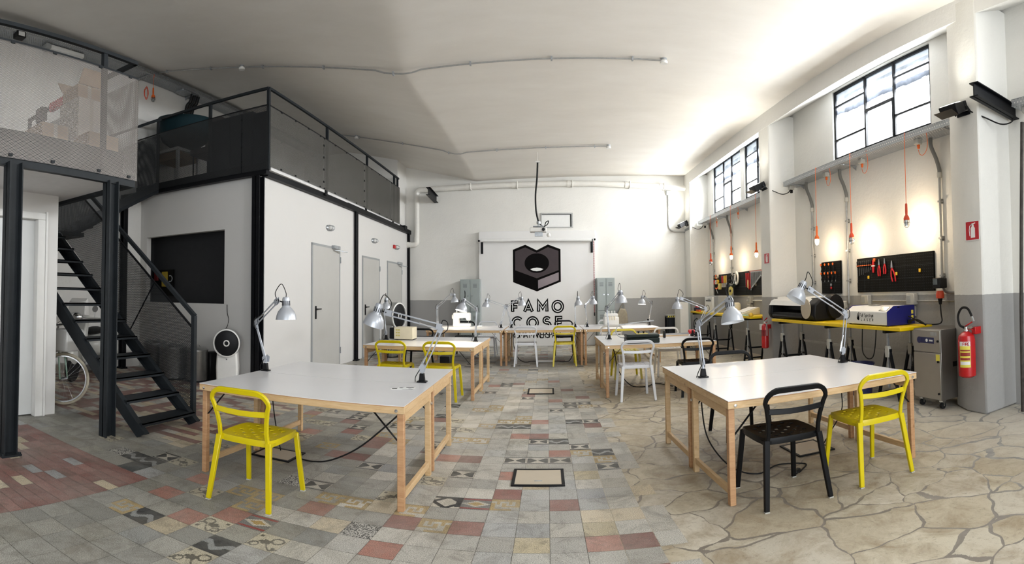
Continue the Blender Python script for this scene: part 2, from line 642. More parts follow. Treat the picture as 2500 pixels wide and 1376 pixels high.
def perforated(name, col, pitch=0.014, rad=0.0042, rough=0.4, metal=0.3):
    """sheet steel punched with staggered round holes (uv in metres)"""
    m = bpy.data.materials.new(name)
    n = N(m)
    uv = n.new('ShaderNodeUVMap')
    uv.uv_map = 'uv'
    x, y, _ = n.sep(uv.outputs[0])
    py = pitch * math.sqrt(3)

    def dist(ox, oy):
        fx = n.math('MULTIPLY', n.math('SUBTRACT', n.math('FRACT', n.math('ADD', n.math('DIVIDE', x, pitch), ox)), 0.5), pitch)
        fy = n.math('MULTIPLY', n.math('SUBTRACT', n.math('FRACT', n.math('ADD', n.math('DIVIDE', y, py), oy)), 0.5), py)
        return n.math('SQRT', n.math('ADD', n.math('MULTIPLY', fx, fx), n.math('MULTIPLY', fy, fy)))
    d = n.math('MINIMUM', dist(0.0, 0.0), dist(0.5, 0.5))
    hole = n.math('LESS_THAN', d, rad)
    f = n.noise(3, 4, n.obj())
    n.link(n.ramp(f, [(0.3, tuple(c * 0.85 for c in col[:3]) + (1,)), (0.7, col)]), n.bsdf.inputs['Base Color'])
    n.bsdf.inputs['Roughness'].default_value = rough
    n.bsdf.inputs['Metallic'].default_value = metal
    tr = n.new('ShaderNodeBsdfTransparent')
    mx = n.new('ShaderNodeMixShader')
    n.link(hole, mx.inputs[0])
    n.link(n.bsdf.outputs[0], mx.inputs[1])
    n.link(tr.outputs[0], mx.inputs[2])
    n.link(mx.outputs[0], n.out.inputs[0])
    return m


M['perf_pale'] = perforated('pale_perforated_sheet', (0.23, 0.21, 0.195, 1), 0.0145, 0.0052)
M['perf_grey'] = perforated('grey_perforated_sheet', (0.115, 0.11, 0.10, 1), 0.0145, 0.0044)
M['perf_dark'] = perforated('dark_perforated_sheet', (0.030, 0.032, 0.034, 1), 0.016, 0.0052)
M['perf_tray'] = perforated('perforated_tray_sheet', (0.40, 0.42, 0.44, 1), 0.045, 0.008, 0.42, 0.7)


def wood_mat(name, a, b, knots=True):
    """pine with stretched grain and a few knots, along the object's own long axes"""
    m = bpy.data.materials.new(name)
    n = N(m)
    o = n.obj()
    inf = n.new('ShaderNodeObjectInfo').outputs['Random']
    off = n.new('ShaderNodeVectorMath', operation='ADD')
    n.link(o, off.inputs[0])
    cx = n.new('ShaderNodeCombineXYZ')
    for i in range(3):
        n.link(n.math('MULTIPLY', inf, 7.0 + i), cx.inputs[i])
    n.link(cx.outputs[0], off.inputs[1])
    v = off.outputs[0]
    g = n.noise(5.0, 5, n.scale(v, (1.2, 1.2, 9)), 0.6, 1.2)
    c = n.ramp(g, [(0.25, a), (0.75, b)])
    if knots:
        vo = n.new('ShaderNodeTexVoronoi')
        vo.inputs['Scale'].default_value = 4.5
        n.link(v, vo.inputs['Vector'])
        k = n.ramp(vo.outputs['Distance'], [(0.02, (1, 1, 1, 1)), (0.10, (0, 0, 0, 1))])
        c = n.mix(n.math('MULTIPLY', k, 0.75), c, (0.20, 0.075, 0.025, 1))
    n.link(c, n.bsdf.inputs['Base Color'])
    n.bsdf.inputs['Roughness'].default_value = 0.5
    return m


M['pine'] = wood_mat('pale_pine', (0.52, 0.33, 0.155, 1), (0.68, 0.49, 0.28, 1))
M['pine_red'] = wood_mat('reddish_pine', (0.38, 0.19, 0.085, 1), (0.55, 0.33, 0.17, 1))


# ------------------------------------------------------------------ lettering made of strokes
def stroke(g, pts, w, o, u, v, n, th, closed=False):
    """ribbon of width w along 2-D pts in frame (o,u,v), raised th along n"""
    o, u, v, n = Vector(o), Vector(u), Vector(v), Vector(n)
    m = len(pts)
    L, Rr = [], []
    for i in range(m):
        if closed:
            p0, p1, p2 = pts[i - 1], pts[i], pts[(i + 1) % m]
        else:
            p0, p1, p2 = pts[max(i - 1, 0)], pts[i], pts[min(i + 1, m - 1)]
        d1 = Vector((p1[0] - p0[0], p1[1] - p0[1]))
        d2 = Vector((p2[0] - p1[0], p2[1] - p1[1]))
        d1 = d1.normalized() if d1.length > 1e-9 else d2.normalized()
        d2 = d2.normalized() if d2.length > 1e-9 else d1
        t = d1 + d2
        t = t.normalized() if t.length > 1e-6 else d1
        nn = Vector((-t.y, t.x))
        k = 1 / max(0.45, nn.dot(Vector((-d1.y, d1.x))))
        L.append((p1[0] + nn.x * w / 2 * k, p1[1] + nn.y * w / 2 * k))
        Rr.append((p1[0] - nn.x * w / 2 * k, p1[1] - nn.y * w / 2 * k))
    for i in range(m if closed else m - 1):
        j = (i + 1) % m
        g.prism([L[i], L[j], Rr[j], Rr[i]], o, u, v, n * th)


def ell(cx, cy, rx, ry, a0=0, a1=2 * PI, n=20):
    return [(cx + rx * math.cos(a0 + (a1 - a0) * i / n), cy + ry * math.sin(a0 + (a1 - a0) * i / n)) for i in range(n + 1)]


# unit letters: lists of (points, closed) in a 0..w by 0..1 cell, and cell width
GL = {
    'F': ([([(0, 0), (0, 1), (0.62, 1)], 0), ([(0, 0.5), (0.52, 0.5)], 0)], 0.62),
    'A': ([([(0, 0), (0.42, 1), (0.84, 0)], 0), ([(0.15, 0.3), (0.69, 0.3)], 0)], 0.84),
    'M': ([([(0, 0), (0, 1), (0.45, 0.38), (0.9, 1), (0.9, 0)], 0)], 0.9),
    'O': ([(ell(0.5, 0.5, 0.5, 0.5)[:-1], 1)], 1.0),
    'C': ([(ell(0.5, 0.5, 0.5, 0.5, 0.7, 2 * PI - 0.7), 0)], 0.9),
    'S': ([(ell(0.32, 0.74, 0.30, 0.26, 0.5, 1.5 * PI, 12) + ell(0.32, 0.25, 0.32, 0.25, 0.5 * PI, -0.85 * PI, 12), 0)], 0.64),
    'E': ([([(0.62, 1), (0, 1), (0, 0), (0.62, 0)], 0), ([(0, 0.5), (0.54, 0.5)], 0)], 0.62),
    'R': ([([(0, 0), (0, 1)] + ell(0.25, 0.73, 0.33, 0.27, PI / 2, -PI / 2, 8) + [(0, 0.46)], 0), ([(0.25, 0.46), (0.58, 0)], 0)], 0.58),
    'K': ([([(0, 0), (0, 1)], 0), ([(0.58, 1), (0, 0.42)], 0), ([(0.2, 0.6), (0.6, 0)], 0)], 0.6),
    'P': ([([(0, 0), (0, 1)] + ell(0.25, 0.72, 0.33, 0.28, PI / 2, -PI / 2, 8) + [(0, 0.44)], 0)], 0.58),
    'L': ([([(0, 1), (0, 0), (0.52, 0)], 0)], 0.52),
    'I': ([([(0, 0), (0, 1)], 0)], 0.0),
    'u': ([([(0, 0.65), (0, 0.2), (0.08, 0.03), (0.22, 0), (0.4, 0.14)], 0), ([(0.4, 0.65), (0.4, 0)], 0)], 0.4),
    'l': ([([(0, 0), (0, 1)], 0)], 0.0),
    'p': ([([(0, -0.3), (0, 0.65)], 0), (ell(0.22, 0.32, 0.22, 0.32)[:-1], 1)], 0.44),
    'e': ([([(0, 0.34), (0.42, 0.34)] + ell(0.21, 0.32, 0.21, 0.32, 0.1, 2 * PI - 0.8, 12), 0)], 0.42),
    'c': ([(ell(0.22, 0.32, 0.22, 0.32, 0.8, 2 * PI - 0.8, 12), 0)], 0.38),
    't': ([([(0.12, 0.95), (0.12, 0.12), (0.28, 0)], 0), ([(0, 0.65), (0.28, 0.65)], 0)], 0.28),
    'r': ([([(0, 0), (0, 0.65)], 0), ([(0, 0.42), (0.12, 0.62), (0.28, 0.62)], 0)], 0.28),
    'm': ([([(0, 0), (0, 0.65)], 0), ([(0, 0.5), (0.15, 0.65), (0.3, 0.5), (0.3, 0)], 0), ([(0.3, 0.5), (0.45, 0.65), (0.6, 0.5), (0.6, 0)], 0)], 0.6),
    ' ': ([], 0.35),
}


def write(g, text, x0, x1, y0, h, w, o, u, v, n, th, squeeze=1.0):
    """letters spread evenly between x0 and x1"""
    tot = sum(GL[c][1] for c in text) * h * squeeze
    gap = (x1 - x0 - tot) / max(1, len(text) - 1)
    x = x0
    for c in text:
        for pts, cl in GL[c][0]:
            stroke(g, [(x + px * h * squeeze, y0 + py * h) for px, py in pts], w, o, u, v, n, th, bool(cl))
        x += GL[c][1] * h * squeeze + gap

# ------------------------------------------------------------------ floor: old cement tiles on the left, crazy paving on the right
TS = 0.2
X_STONE = 0.76


def tile_floor():
    vs, fs, cols = [], [], []

    def q(x0, x1, y0, y1, c, z=0.0):
        b = len(vs)
        vs.extend([(x0, y0, z), (x1, y0, z), (x1, y1, z), (x0, y1, z)])
        fs.append((b, b + 1, b + 2, b + 3))
        cols.append(c)
    grey = [(0.34, 0.332, 0.305), (0.38, 0.368, 0.335), (0.31, 0.302, 0.28), (0.345, 0.33, 0.295), (0.34, 0.325, 0.285), (0.40, 0.385, 0.35), (0.325, 0.325, 0.315), (0.28, 0.272, 0.25)]
    red = [(0.19, 0.095, 0.082), (0.21, 0.105, 0.09), (0.165, 0.082, 0.07)]
    cream = [(0.45, 0.39, 0.29), (0.40, 0.34, 0.24)]
    blueg = [(0.26, 0.265, 0.27), (0.29, 0.295, 0.295)]
    ochre = [(0.36, 0.31, 0.21), (0.38, 0.33, 0.23)]
    dk, lt = (0.035, 0.036, 0.038), (0.46, 0.43, 0.37)

    def jit(c, a=0.1):
        k = 1.22 * (1 + R.uniform(-a, a))
        return tuple(min(1, max(0, x * k)) for x in c)

    def pat(kind, u, v, base, seed):
        a, b = abs(u - 0.5), abs(v - 0.5)
        if kind == 'X':      # hourglass between two dark bars
            if 0.37 < b < 0.47: return dk
            if b < 0.30 and a > b * 0.95 + 0.02 and a < 0.46: return dk
            return lt if b < 0.32 else base
        if kind == 'B':      # large diamond with dark corner frame
            if u > 0.82 and v > 0.1 or v > 0.86: return dk
            if a + b > 0.42 and a + b < 0.62 and u < 0.8: return dk
            return lt
        if kind == 'G':      # ochre meander
            on = (v > 0.82) or (u < 0.14 and v > 0.3) or (0.3 < v < 0.44 and u < 0.6) or (0.46 < u < 0.6 and 0.3 < v < 0.66) or (u > 0.84 and v < 0.66) or (v < 0.14 and u > 0.25) or (0.27 < u < 0.38 and 0.55 < v < 0.8) or (0.7 < u < 0.8 and 0.25 < v < 0.9 and v > 0.55)
            return (0.38, 0.28, 0.13) if on else base
        if kind == 'F':      # scrolling vine with a leaf
            x, y = u - 0.55, v - 0.5
            leaf = (x * x / 0.035 + y * y / 0.02) < 1 + 0.35 * math.cos(5 * math.atan2(y, x))
            vine = abs(v - (0.3 + 0.22 * math.sin(u * 7 + seed))) < 0.045 or abs(math.hypot(u - 0.25, v - 0.68) - 0.17) < 0.035 or abs(math.hypot(u - 0.8, v - 0.25) - 0.13) < 0.03
            dot = math.hypot(u - 0.14, v - 0.2) < 0.07 or math.hypot(u - 0.86, v - 0.82) < 0.07
            return (0.11, 0.10, 0.08) if leaf or vine or dot else (0.46, 0.42, 0.32)
        if kind == 'H':      # long hexagon with ochre heart and red bars
            if b > 0.36 and b < 0.46: return (0.25, 0.06, 0.055)
            d = a * 0.8 + b * 1.5
            if d < 0.25: return (0.36, 0.25, 0.10)
            if d < 0.42: return lt
            return (0.17, 0.17, 0.165)
        if kind == 'W':      # dark tile with a pale wave
            if abs(v - (0.45 + 0.16 * math.sin(u * 8 + seed))) < 0.13: return (0.24, 0.25, 0.25)
            return dk
        if kind == 'D':
            return (0.07, 0.075, 0.075)
        if kind == 'P':      # coarse black and white terrazzo
            h = math.sin(u * 127.1 + v * 311.7 + seed * 74.7) * 43758.5453
            return dk if (h - math.floor(h)) < 0.42 else (0.46, 0.45, 0.42)
        return base
    fixed = {}

    def put(x, y, k):
        fixed[(int(math.floor(x / TS)), int(math.floor(y / TS)))] = k
    # tiles that stand out near the camera
    for x, y, k in FIX_TILES:
        put(x, y, k)
    for j in range(-15, 75):
        y0 = j * TS
        sh = 0.0
        i = -43
        while i * TS < X_STONE:
            x0 = i * TS
            x1 = min(x0 + TS, X_STONE)
            cx, cy = x0 + TS / 2, y0 + TS / 2
            g0 = 0.0015
            i += 1
            if x0 > X_STONE - 0.2 and R.random() < 0.4:
                continue
            near_red = cx < -2.75 and cy < 2.62 + 0.06 * math.sin(cx * 5) and cx > -5.3
            back_red = cx < -3.3 and cy > 3.5 and cy < 7.2
            if near_red or back_red:
                for h in (0, 1):
                    ya, yb = y0 + h * TS / 2, y0 + (h + 1) * TS / 2
                    r_ = R.random()
                    if near_red:
                        c = R.choice(red) if r_ < 0.82 else R.choice(cream) if r_ < 0.93 else R.choice(blueg)
                    else:
                        c = R.choice(red) if r_ < 0.45 else R.choice(cream) if r_ < 0.72 else R.choice(grey)
                    q(x0 + g0, x1 - g0, ya + g0, yb - g0, jit(c))
                continue
            key = (int(math.floor(cx / TS)), int(math.floor(cy / TS)))
            k = fixed.get(key)
            if k is None and cy > 2.3 and key not in fixed:
                r_ = R.random()
                if cy > 4.4 and cx > -4.5:
                    k = 'X' if r_ < 0.05 else 'G' if r_ < 0.09 else 'F' if r_ < 0.115 else 'W' if r_ < 0.14 else 'R' if r_ < 0.19 else 'L' if r_ < 0.22 else None
                elif cx > -2.7:
                    k = 'G' if r_ < 0.04 else 'F' if r_ < 0.055 else 'R' if r_ < 0.085 else 'L' if r_ < 0.12 else 'O' if r_ < 0.16 else None
                else:
                    k = 'F' if r_ < 0.04 else 'D' if r_ < 0.07 else 'L' if r_ < 0.14 else None
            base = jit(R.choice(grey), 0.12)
            if cx < -1.4 + R.uniform(-.5, .5) and cy < 5.5:      # weaker light on the left is put into the tile colour
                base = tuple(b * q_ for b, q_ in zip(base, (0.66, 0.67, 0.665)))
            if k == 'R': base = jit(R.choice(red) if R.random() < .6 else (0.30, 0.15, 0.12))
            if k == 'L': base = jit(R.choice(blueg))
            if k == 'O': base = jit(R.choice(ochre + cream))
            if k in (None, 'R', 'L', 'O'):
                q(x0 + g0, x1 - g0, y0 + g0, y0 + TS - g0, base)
                continue
            n = 26 if cy < 4.5 else 14 if cy < 8 else 9
            sd = R.random() * 6
            flip = R.random() < 0.5 and k in 'GF'
            for a in range(n):
                for b in range(n):
                    u, v = (a + 0.5) / n, (b + 0.5) / n
                    c = pat(k, 1 - u if flip else u, v, base, sd)
                    q(x0 + g0 + (x1 - x0 - 2 * g0) * a / n, x0 + g0 + (x1 - x0 - 2 * g0) * (a + 1) / n,
                      y0 + g0 + (TS - 2 * g0) * b / n, y0 + g0 + (TS - 2 * g0) * (b + 1) / n, c)
    # mortar bed under the tiles
    q(-8.6, X_STONE + 0.02, -3.0, 15.0, (0.17, 0.16, 0.14), -0.0022)
    me = bpy.data.meshes.new('floor')
    me.from_pydata(vs, [], fs)
    ca = me.color_attributes.new('tile', 'FLOAT_COLOR', 'CORNER')
    buf = []
    for c in cols:
        buf += [c[0], c[1], c[2], 1.0] * 4
    ca.data.foreach_set('color', buf)
    m = bpy.data.materials.new('worn_cement_tiles')
    n = N(m)
    at = n.new('ShaderNodeAttribute')
    at.attribute_name = 'tile'
    p = n.pos()
    c = at.outputs['Color']
    grain = n.noise(170, 3, p, 0.8)
    c = n.mix(0.85, c, n.ramp(grain, [(0.38, (0.18, 0.175, 0.165, 1)), (0.62, (0.80, 0.79, 0.77, 1))]), 'OVERLAY')
    worn = n.ramp(n.noise(2.2, 6, p, 0.7, 0.4), [(0.38, (0, 0, 0, 1)), (0.62, (1, 1, 1, 1))])
    c = n.mix(n.math('MULTIPLY', worn, 0.26), c, (0.43, 0.41, 0.365, 1))
    dirt = n.ramp(n.noise(1.1, 7, p, 0.72, 0.8), [(0.53, (0, 0, 0, 1)), (0.70, (1, 1, 1, 1))])
    c = n.mix(n.math('MULTIPLY', dirt, 0.45), c, (0.13, 0.105, 0.075, 1))
    d2 = n.ramp(n.noise(4.2, 8, p, 0.78, 1.2), [(0.49, (0, 0, 0, 1)), (0.62, (1, 1, 1, 1))])
    c = n.mix(n.math('MULTIPLY', d2, 0.4), c, (0.12, 0.108, 0.09, 1))
    n.link(c, n.bsdf.inputs['Base Color'])
    n.bsdf.inputs['Specular IOR Level'].default_value = 0.35
    n.link(n.ramp(n.noise(3, 4, p), [(0.3, (0.42, 0.42, 0.42, 1)), (0.7, (0.68, 0.68, 0.68, 1))]), n.bsdf.inputs['Roughness'])
    n.bump(n.math('ADD', n.noise(60, 4, p), n.math('MULTIPLY', n.noise(5, 3, p), 1.5)), 0.25, 0.004)
    me.materials.append(m)
    o = bpy.data.objects.new('floor', me)
    COL.objects.link(o)
    o['kind'] = 'structure'
    return o


FIX_TILES = [(-3.58, 2.1, 'X'), (-2.12, 2.0, 'F'), (-1.48, 2.27, 'F'), (-2.36, 2.71, 'F'), (-1.17, 2.73, 'P'), (-3.16, 2.64, 'D'), (-3.22, 2.9, 'W'), (-3.01, 2.97, 'W'), (-3.02, 3.13, 'X'), (-2.85, 3.14, 'F'), (-3.52, 2.88, 'P'), (-2.39, 2.18, 'W'), (-2.44, 2.01, 'G'), (-1.85, 2.68, 'G'), (-1.65, 3.21, 'X'), (-1.9, 3.2, 'P'), (-1.9, 2.39, 'H'), (-1.62, 2.41, 'H'), (-0.76, 3.29, 'B'), (-0.85, 3.67, 'F'), (-0.73, 3.87, 'X'), (-1.46, 3.83, 'X'), (-2.02, 5.13, 'X'), (-1.48, 5.26, 'X'), (-1.03, 5.26, 'X'), (0.59, 4.08, 'X'), (-0.37, 4.32, 'X'), (-0.16, 4.32, 'X'), (0.02, 4.32, 'X'), (-0.32, 5.14, 'R'), (-0.38, 3.91, 'R'), (0.14, 3.38, 'R'), (-0.53, 2.95, 'R'), (-0.96, 2.97, 'R'), (-0.25, 2.94, 'L'), (-0.08, 2.95, 'L'), (-1.74, 4.07, 'R'), (-2.24, 5.22, 'R'), (-1.42, 3.1, 'G'), (-1.23, 3.17, 'G'), (-0.71, 2.95, 'G'), (-0.54, 3.35, 'H'), (-2.13, 2.96, 'G'), (-1.73, 1.93, 'F'), (-1.65, 2.14, 'W'), (-1.82, 2.21, 'F'), (0.38, 2.72, 'R'), (0.59, 2.67, 'R'), (-0.12, 2.68, 'O'), (-2.03, 4.33, 'G'), (-1.74, 4.82, 'G'), (-2.12, 4.25, 'G'), (-1.55, 4.61, 'G'), (-0.64, 4.31, 'R'), (-2.46, 5.87, 'G'), (-2.87, 5.62, 'F'), (-2.51, 5.01, 'F'), (-2.08, 2.0, 'O'), (-1.98, 2.96, 'G'), (-1.19, 4.46, 'O'), (-1.19, 4.6, 'H'), (-0.24, 5.7, 'G'), (-0.23, 7.0, 'X'), (-0.83, 7.6, 'X'), (0.14, 6.33, 'X'), (-0.75, 6.33, 'G'), (0.36, 4.76, 'X'), (-0.66, 6.58, 'G'), (-0.51, 5.47, 'W')]
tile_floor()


def stone_floor():
    m = bpy.data.materials.new('crazy_paving')
    n = N(m)
    p = n.pos()
    wob = n.new('ShaderNodeTexNoise')
    wob.inputs['Scale'].default_value = 2.2
    n.link(p, wob.inputs['Vector'])
    mv = n.new('ShaderNodeVectorMath', operation='MULTIPLY_ADD')
    n.link(wob.outputs['Color'], mv.inputs[0])
    mv.inputs[1].default_value = (0.35, 0.35, 0)
    n.link(p, mv.inputs[2])
    v = n.scale(mv.outputs[0], (1.0, 1.25, 0.0))
    ed = n.new('ShaderNodeTexVoronoi', feature='DISTANCE_TO_EDGE')
    ce = n.new('ShaderNodeTexVoronoi', feature='F1')
    for t in (ed, ce):
        t.inputs['Scale'].default_value = 2.1
        t.inputs['Randomness'].default_value = 1.0
        n.link(v, t.inputs['Vector'])
    edge = n.math('ADD', ed.outputs['Distance'], n.math('MULTIPLY_ADD', n.noise(13, 6, p, 0.7), 0.06, -0.03))
    cellv = n.sep(ce.outputs['Color'])[0]
    c = n.ramp(cellv, [(0.0, (0.45, 0.39, 0.285, 1)), (0.35, (0.53, 0.475, 0.36, 1)), (0.65, (0.49, 0.445, 0.355, 1)), (1.0, (0.58, 0.53, 0.43, 1))])
    st = n.ramp(n.noise(3.4, 8, p, 0.72, 0.7), [(0.42, (0, 0, 0, 1)), (0.66, (1, 1, 1, 1))])
    c = n.mix(n.math('MULTIPLY', st, 0.8), c, (0.27, 0.205, 0.125, 1))
    x, y, z = n.sep(p)
    # brown mottling, strongest around the front right desks
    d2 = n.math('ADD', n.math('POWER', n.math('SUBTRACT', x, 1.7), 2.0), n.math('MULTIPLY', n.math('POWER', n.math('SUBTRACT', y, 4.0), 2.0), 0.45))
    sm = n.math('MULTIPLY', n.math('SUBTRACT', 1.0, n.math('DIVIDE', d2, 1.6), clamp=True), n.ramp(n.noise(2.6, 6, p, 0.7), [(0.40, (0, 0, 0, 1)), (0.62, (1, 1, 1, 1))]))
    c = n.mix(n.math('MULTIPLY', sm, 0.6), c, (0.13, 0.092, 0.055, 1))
    speck = n.ramp(n.noise(24, 7, p, 0.8), [(0.55, (0, 0, 0, 1)), (0.66, (1, 1, 1, 1))])
    c = n.mix(n.math('MULTIPLY', speck, 0.5), c, (0.14, 0.11, 0.075, 1))
    # stone grows paler towards the right wall
    pale = n.ramp(n.math('ADD', x, n.math('MULTIPLY', n.noise(2, 3, p), 0.7)), [(0.0, (0, 0, 0, 1)), (1.0, (1, 1, 1, 1))])
    pale = n.math('MULTIPLY_ADD', x, 0.7, -2.1, clamp=True)
    c = n.mix(n.math('MULTIPLY', pale, 0.6), c, (0.60, 0.57, 0.50, 1))
    mort = n.ramp(n.noise(7, 5, p, 0.7), [(0.3, (0.22, 0.21, 0.195, 1)), (0.7, (0.36, 0.345, 0.315, 1))])
    wid = n.math('MULTIPLY_ADD', n.noise(0.9, 3, p), 0.10, -0.034)
    wid = n.math('MAXIMUM', wid, 0.009)
    inr = n.math('MULTIPLY_ADD', x, -0.8, 2.6, clamp=True)
    mort = n.mix(n.math('MULTIPLY', inr, 0.75), mort, (0.17, 0.14, 0.105, 1))
    c = n.mix(n.math('LESS_THAN', edge, wid), c, mort)
    n.link(c, n.bsdf.inputs['Base Color'])
    n.link(n.ramp(n.noise(4, 4, p), [(0.3, (0.40, 0.40, 0.40, 1)), (0.7, (0.65, 0.65, 0.65, 1))]), n.bsdf.inputs['Roughness'])
    n.bsdf.inputs['Specular IOR Level'].default_value = 0.35
    h = n.math('ADD', n.math('MULTIPLY', n.math('MINIMUM', edge, 0.06), 12.0), n.noise(30, 5, p, 0.7))
    n.bump(h, 0.35, 0.008)
    g = G()
    g.quad((0.3, -3, -0.0012), (5.1, -3, -0.0012), (5.1, 15, -0.0012), (0.3, 15, -0.0012))
    o = struct('floor_paving', g, m, smooth=0)
    o.name = 'floor'
    return o


stone_floor()

# ------------------------------------------------------------------ walls
YB = 14.9        # back wall
XR = 5.0         # window wall
XL = -7.75       # far left wall
YF = 6.86        # front of the room-in-room


def PX(y):       # plane of the partition with the grey doors
    return -4.5 + 0.02 * (y - 10.56)


struct('wall_back', G().box(XL - 0.2, XR + 0.3, YB, YB + 0.2, 0, 7.0), M['wall'])
struct('wall_left', G().box(XL - 0.2, XL, -3.2, YB, 0, 7.4), M['wall_plain'])

g = G()
for b in ((XL, -0.8, 0, 7.2), (-0.8, 4.7, 4.5, 7.2), (4.7, XR + .28, 0, 7.2)):
    g.box(b[0], b[1], -3.4, -3.2, b[2], b[3])
struct('wall_front_added', g, M['wall'], weld=False)  # added unseen wall, solid at left to keep light off the floor there

WIN = [(4.78, 7.28, 3.74, 5.06), (11.62, 13.74, 3.74, 5.14), (9.4, 11.36, 3.74, 5.14), (-0.6, 1.9, 3.74, 5.06)]
g = G()
ys = [-3.2]
for y0, y1, z0, z1 in sorted(WIN):
    g.box(XR, XR + 0.28, ys[-1], y0, 0, 6.2)
    g.box(XR, XR + 0.28, y0, y1, 0, z0)
    g.box(XR, XR + 0.28, y0, y1, z1, 6.2)
    ys.append(y1)
g.box(XR, XR + 0.28, ys[-1], YB, 0, 6.2)
struct('wall_right', g, M['wall'], weld=False)


def ceil_z(x, y):
    cx = -2.2 if y > 7 else -2.2 + (7 - y) * 0.2
    k = 4.92 + max(0.0, x - cx) * 0.028
    d = cx - x
    w = 0.09
    if d > -w:
        t = min(1, (d + w) / (2 * w))
        k += 0.252 * ((d + w) * t / 2 if d < w else d)
    return k


def ceiling():
    g = G()
    xs = [-8.4, -7.5, -6.5, -5.5, -4.5, -3.6] + [-3.1 + 0.05 * i for i in range(60)] + [0.2, 1, 2, 3, 3.8, 4.4, 5.3]
    ysl = [-3.2, -1.5, 0, 1, 2, 3, 4, 5, 6, 6.5, 7, 7.5, 8, 9, 10, 11, 12, 13, 14, 15.1]
    nx = len(xs)
    vs = [(x, y, ceil_z(x, y)) for y in ysl for x in xs]
    fs = [(j * nx + i, j * nx + i + 1, (j + 1) * nx + i + 1, (j + 1) * nx + i) for j in range(len(ysl) - 1) for i in range(nx - 1)]
    top = [(x, y, 7.6) for x, y in ((-8.4, -3.2), (5.3, -3.2), (5.3, 15.1), (-8.4, 15.1))]
    g.add(vs, fs)
    g.add(top, [(0, 1, 2, 3)])
    return struct('ceiling', g, M['ceiling'], smooth=1.2)


ceiling()

# wall beam over the windows, with a soffit that rises to the window heads
g = G()
g.prism([(4.40, 4.77), (4.40, 5.3), (5.06, 5.3), (5.06, 5.13)], (0, -3.2, 0), (1, 0, 0), (0, 0, 1), (0, YB + 3.2, 0))
struct('trim_1', g, M['wall_plain'])
# pilasters between the window bays
k = 2
for y0, y1 in ((3.44, 3.98), (8.75, 9.22), (14.30, YB), (-2.4, -1.8)):
    g = G()
    if y0 == 3.44:
        g.prism([(4.39, 3.44), (XR + .05, 3.44), (XR + .05, 4.04), (4.55, 4.04), (4.40, 3.74)], (0, 0, 0), (1, 0, 0), (0, 1, 0), (0, 0, 5.05))
    else:
        g.box(4.405, XR + 0.05, y0, y1 + 0.01, 0, 5.05)
    struct('trim_%d' % k, g, M['wall'], 0.02)
    k += 1

# steel windows
def window(i, y0, y1, z0, z1, full=True):
    g = G()
    x0, x1 = XR + 0.03, XR + 0.09
    fw_ = 0.05
    g.box(x0, x1, y0, y1, z0, z0 + fw_); g.box(x0, x1, y0, y1, z1 - fw_, z1)
    g.box(x0 + .002, x1, y0, y0 + fw_, z0, z1); g.box(x0 + .002, x1, y1 - fw_, y1, z0, z1)
    w = y1 - y0
    ya, yb = y0 + w * 0.335, y0 + w * 0.63
    for y in (ya, yb):
        g.box(x0, x1, y - 0.022, y + 0.022, z0, z1)
    h = z1 - z0
    b = 0.018
    for yy0, yy1 in ((y0, ya), (yb, y1)):
        g.box(x0, x1, yy0, yy1, z0 + h * .28 - b, z0 + h * .28 + b)
        g.box(x0, x1, yy0, yy1, z0 + h * .77 - b, z0 + h * .77 + b)
    g.box(x0 - 0.015, x1, ya, yb, z0 + h * .5 - 0.03, z0 + h * .5 + 0.03)
    g.box(x0 - 0.015, x1, ya, ya + 0.035, z0, z0 + h * .5); g.box(x0 - 0.015, x1, yb - 0.035, yb, z0, z0 + h * .5)
    o = struct('window_%d' % i, g, M['steel_black'], 0.004)
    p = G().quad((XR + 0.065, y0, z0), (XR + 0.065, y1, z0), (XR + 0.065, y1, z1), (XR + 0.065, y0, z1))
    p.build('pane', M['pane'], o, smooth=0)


for i, (y0, y1, z0, z1) in enumerate(WIN):
    window(i + 1, y0, y1, z0, z1)

# ------------------------------------------------------------------ the white room-in-room on the left
WT = 0.12
g = G()      # front with the dark opening
ox0, ox1, oz0, oz1 = -7.55, -5.45, 1.31, 2.60
xf = PX(YF)
g.box(XL, ox0, YF, YF + WT, 0, 3.5); g.box(ox1, xf, YF, YF + WT, 0, 3.5)
g.box(ox0, ox1, YF, YF + WT, 0, oz0); g.box(ox0, ox1, YF, YF + WT, oz1, 3.5)
struct('wall_partition_front', g, M['board'], weld=False)
g = G()
g.prism([(xf, YF + WT), (PX(YB), YB), (PX(YB) - WT, YB), (xf - WT, YF + WT)], (0, 0, 0), (1, 0, 0), (0, 1, 0), (0, 0, 3.5))
struct('wall_partition_side', g, M['board'])
# room behind the opening; its darkness is put into the wall colour
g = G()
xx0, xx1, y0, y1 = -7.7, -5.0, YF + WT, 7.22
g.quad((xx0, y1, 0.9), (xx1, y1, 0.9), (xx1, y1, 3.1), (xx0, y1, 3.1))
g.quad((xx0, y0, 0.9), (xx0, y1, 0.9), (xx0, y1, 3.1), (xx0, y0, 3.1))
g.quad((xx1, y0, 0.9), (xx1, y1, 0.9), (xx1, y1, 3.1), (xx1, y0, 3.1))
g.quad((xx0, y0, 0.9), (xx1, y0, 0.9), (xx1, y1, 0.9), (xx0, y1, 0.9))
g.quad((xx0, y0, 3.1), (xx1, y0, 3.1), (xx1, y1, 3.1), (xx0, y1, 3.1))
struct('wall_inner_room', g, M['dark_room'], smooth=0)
# upstairs wall at the far end of the gallery
struct('wall_upper', G().box(XL, PX(14) - 0.06, 13.98, YB, 3.6, 5.9), M['wall_plain'])

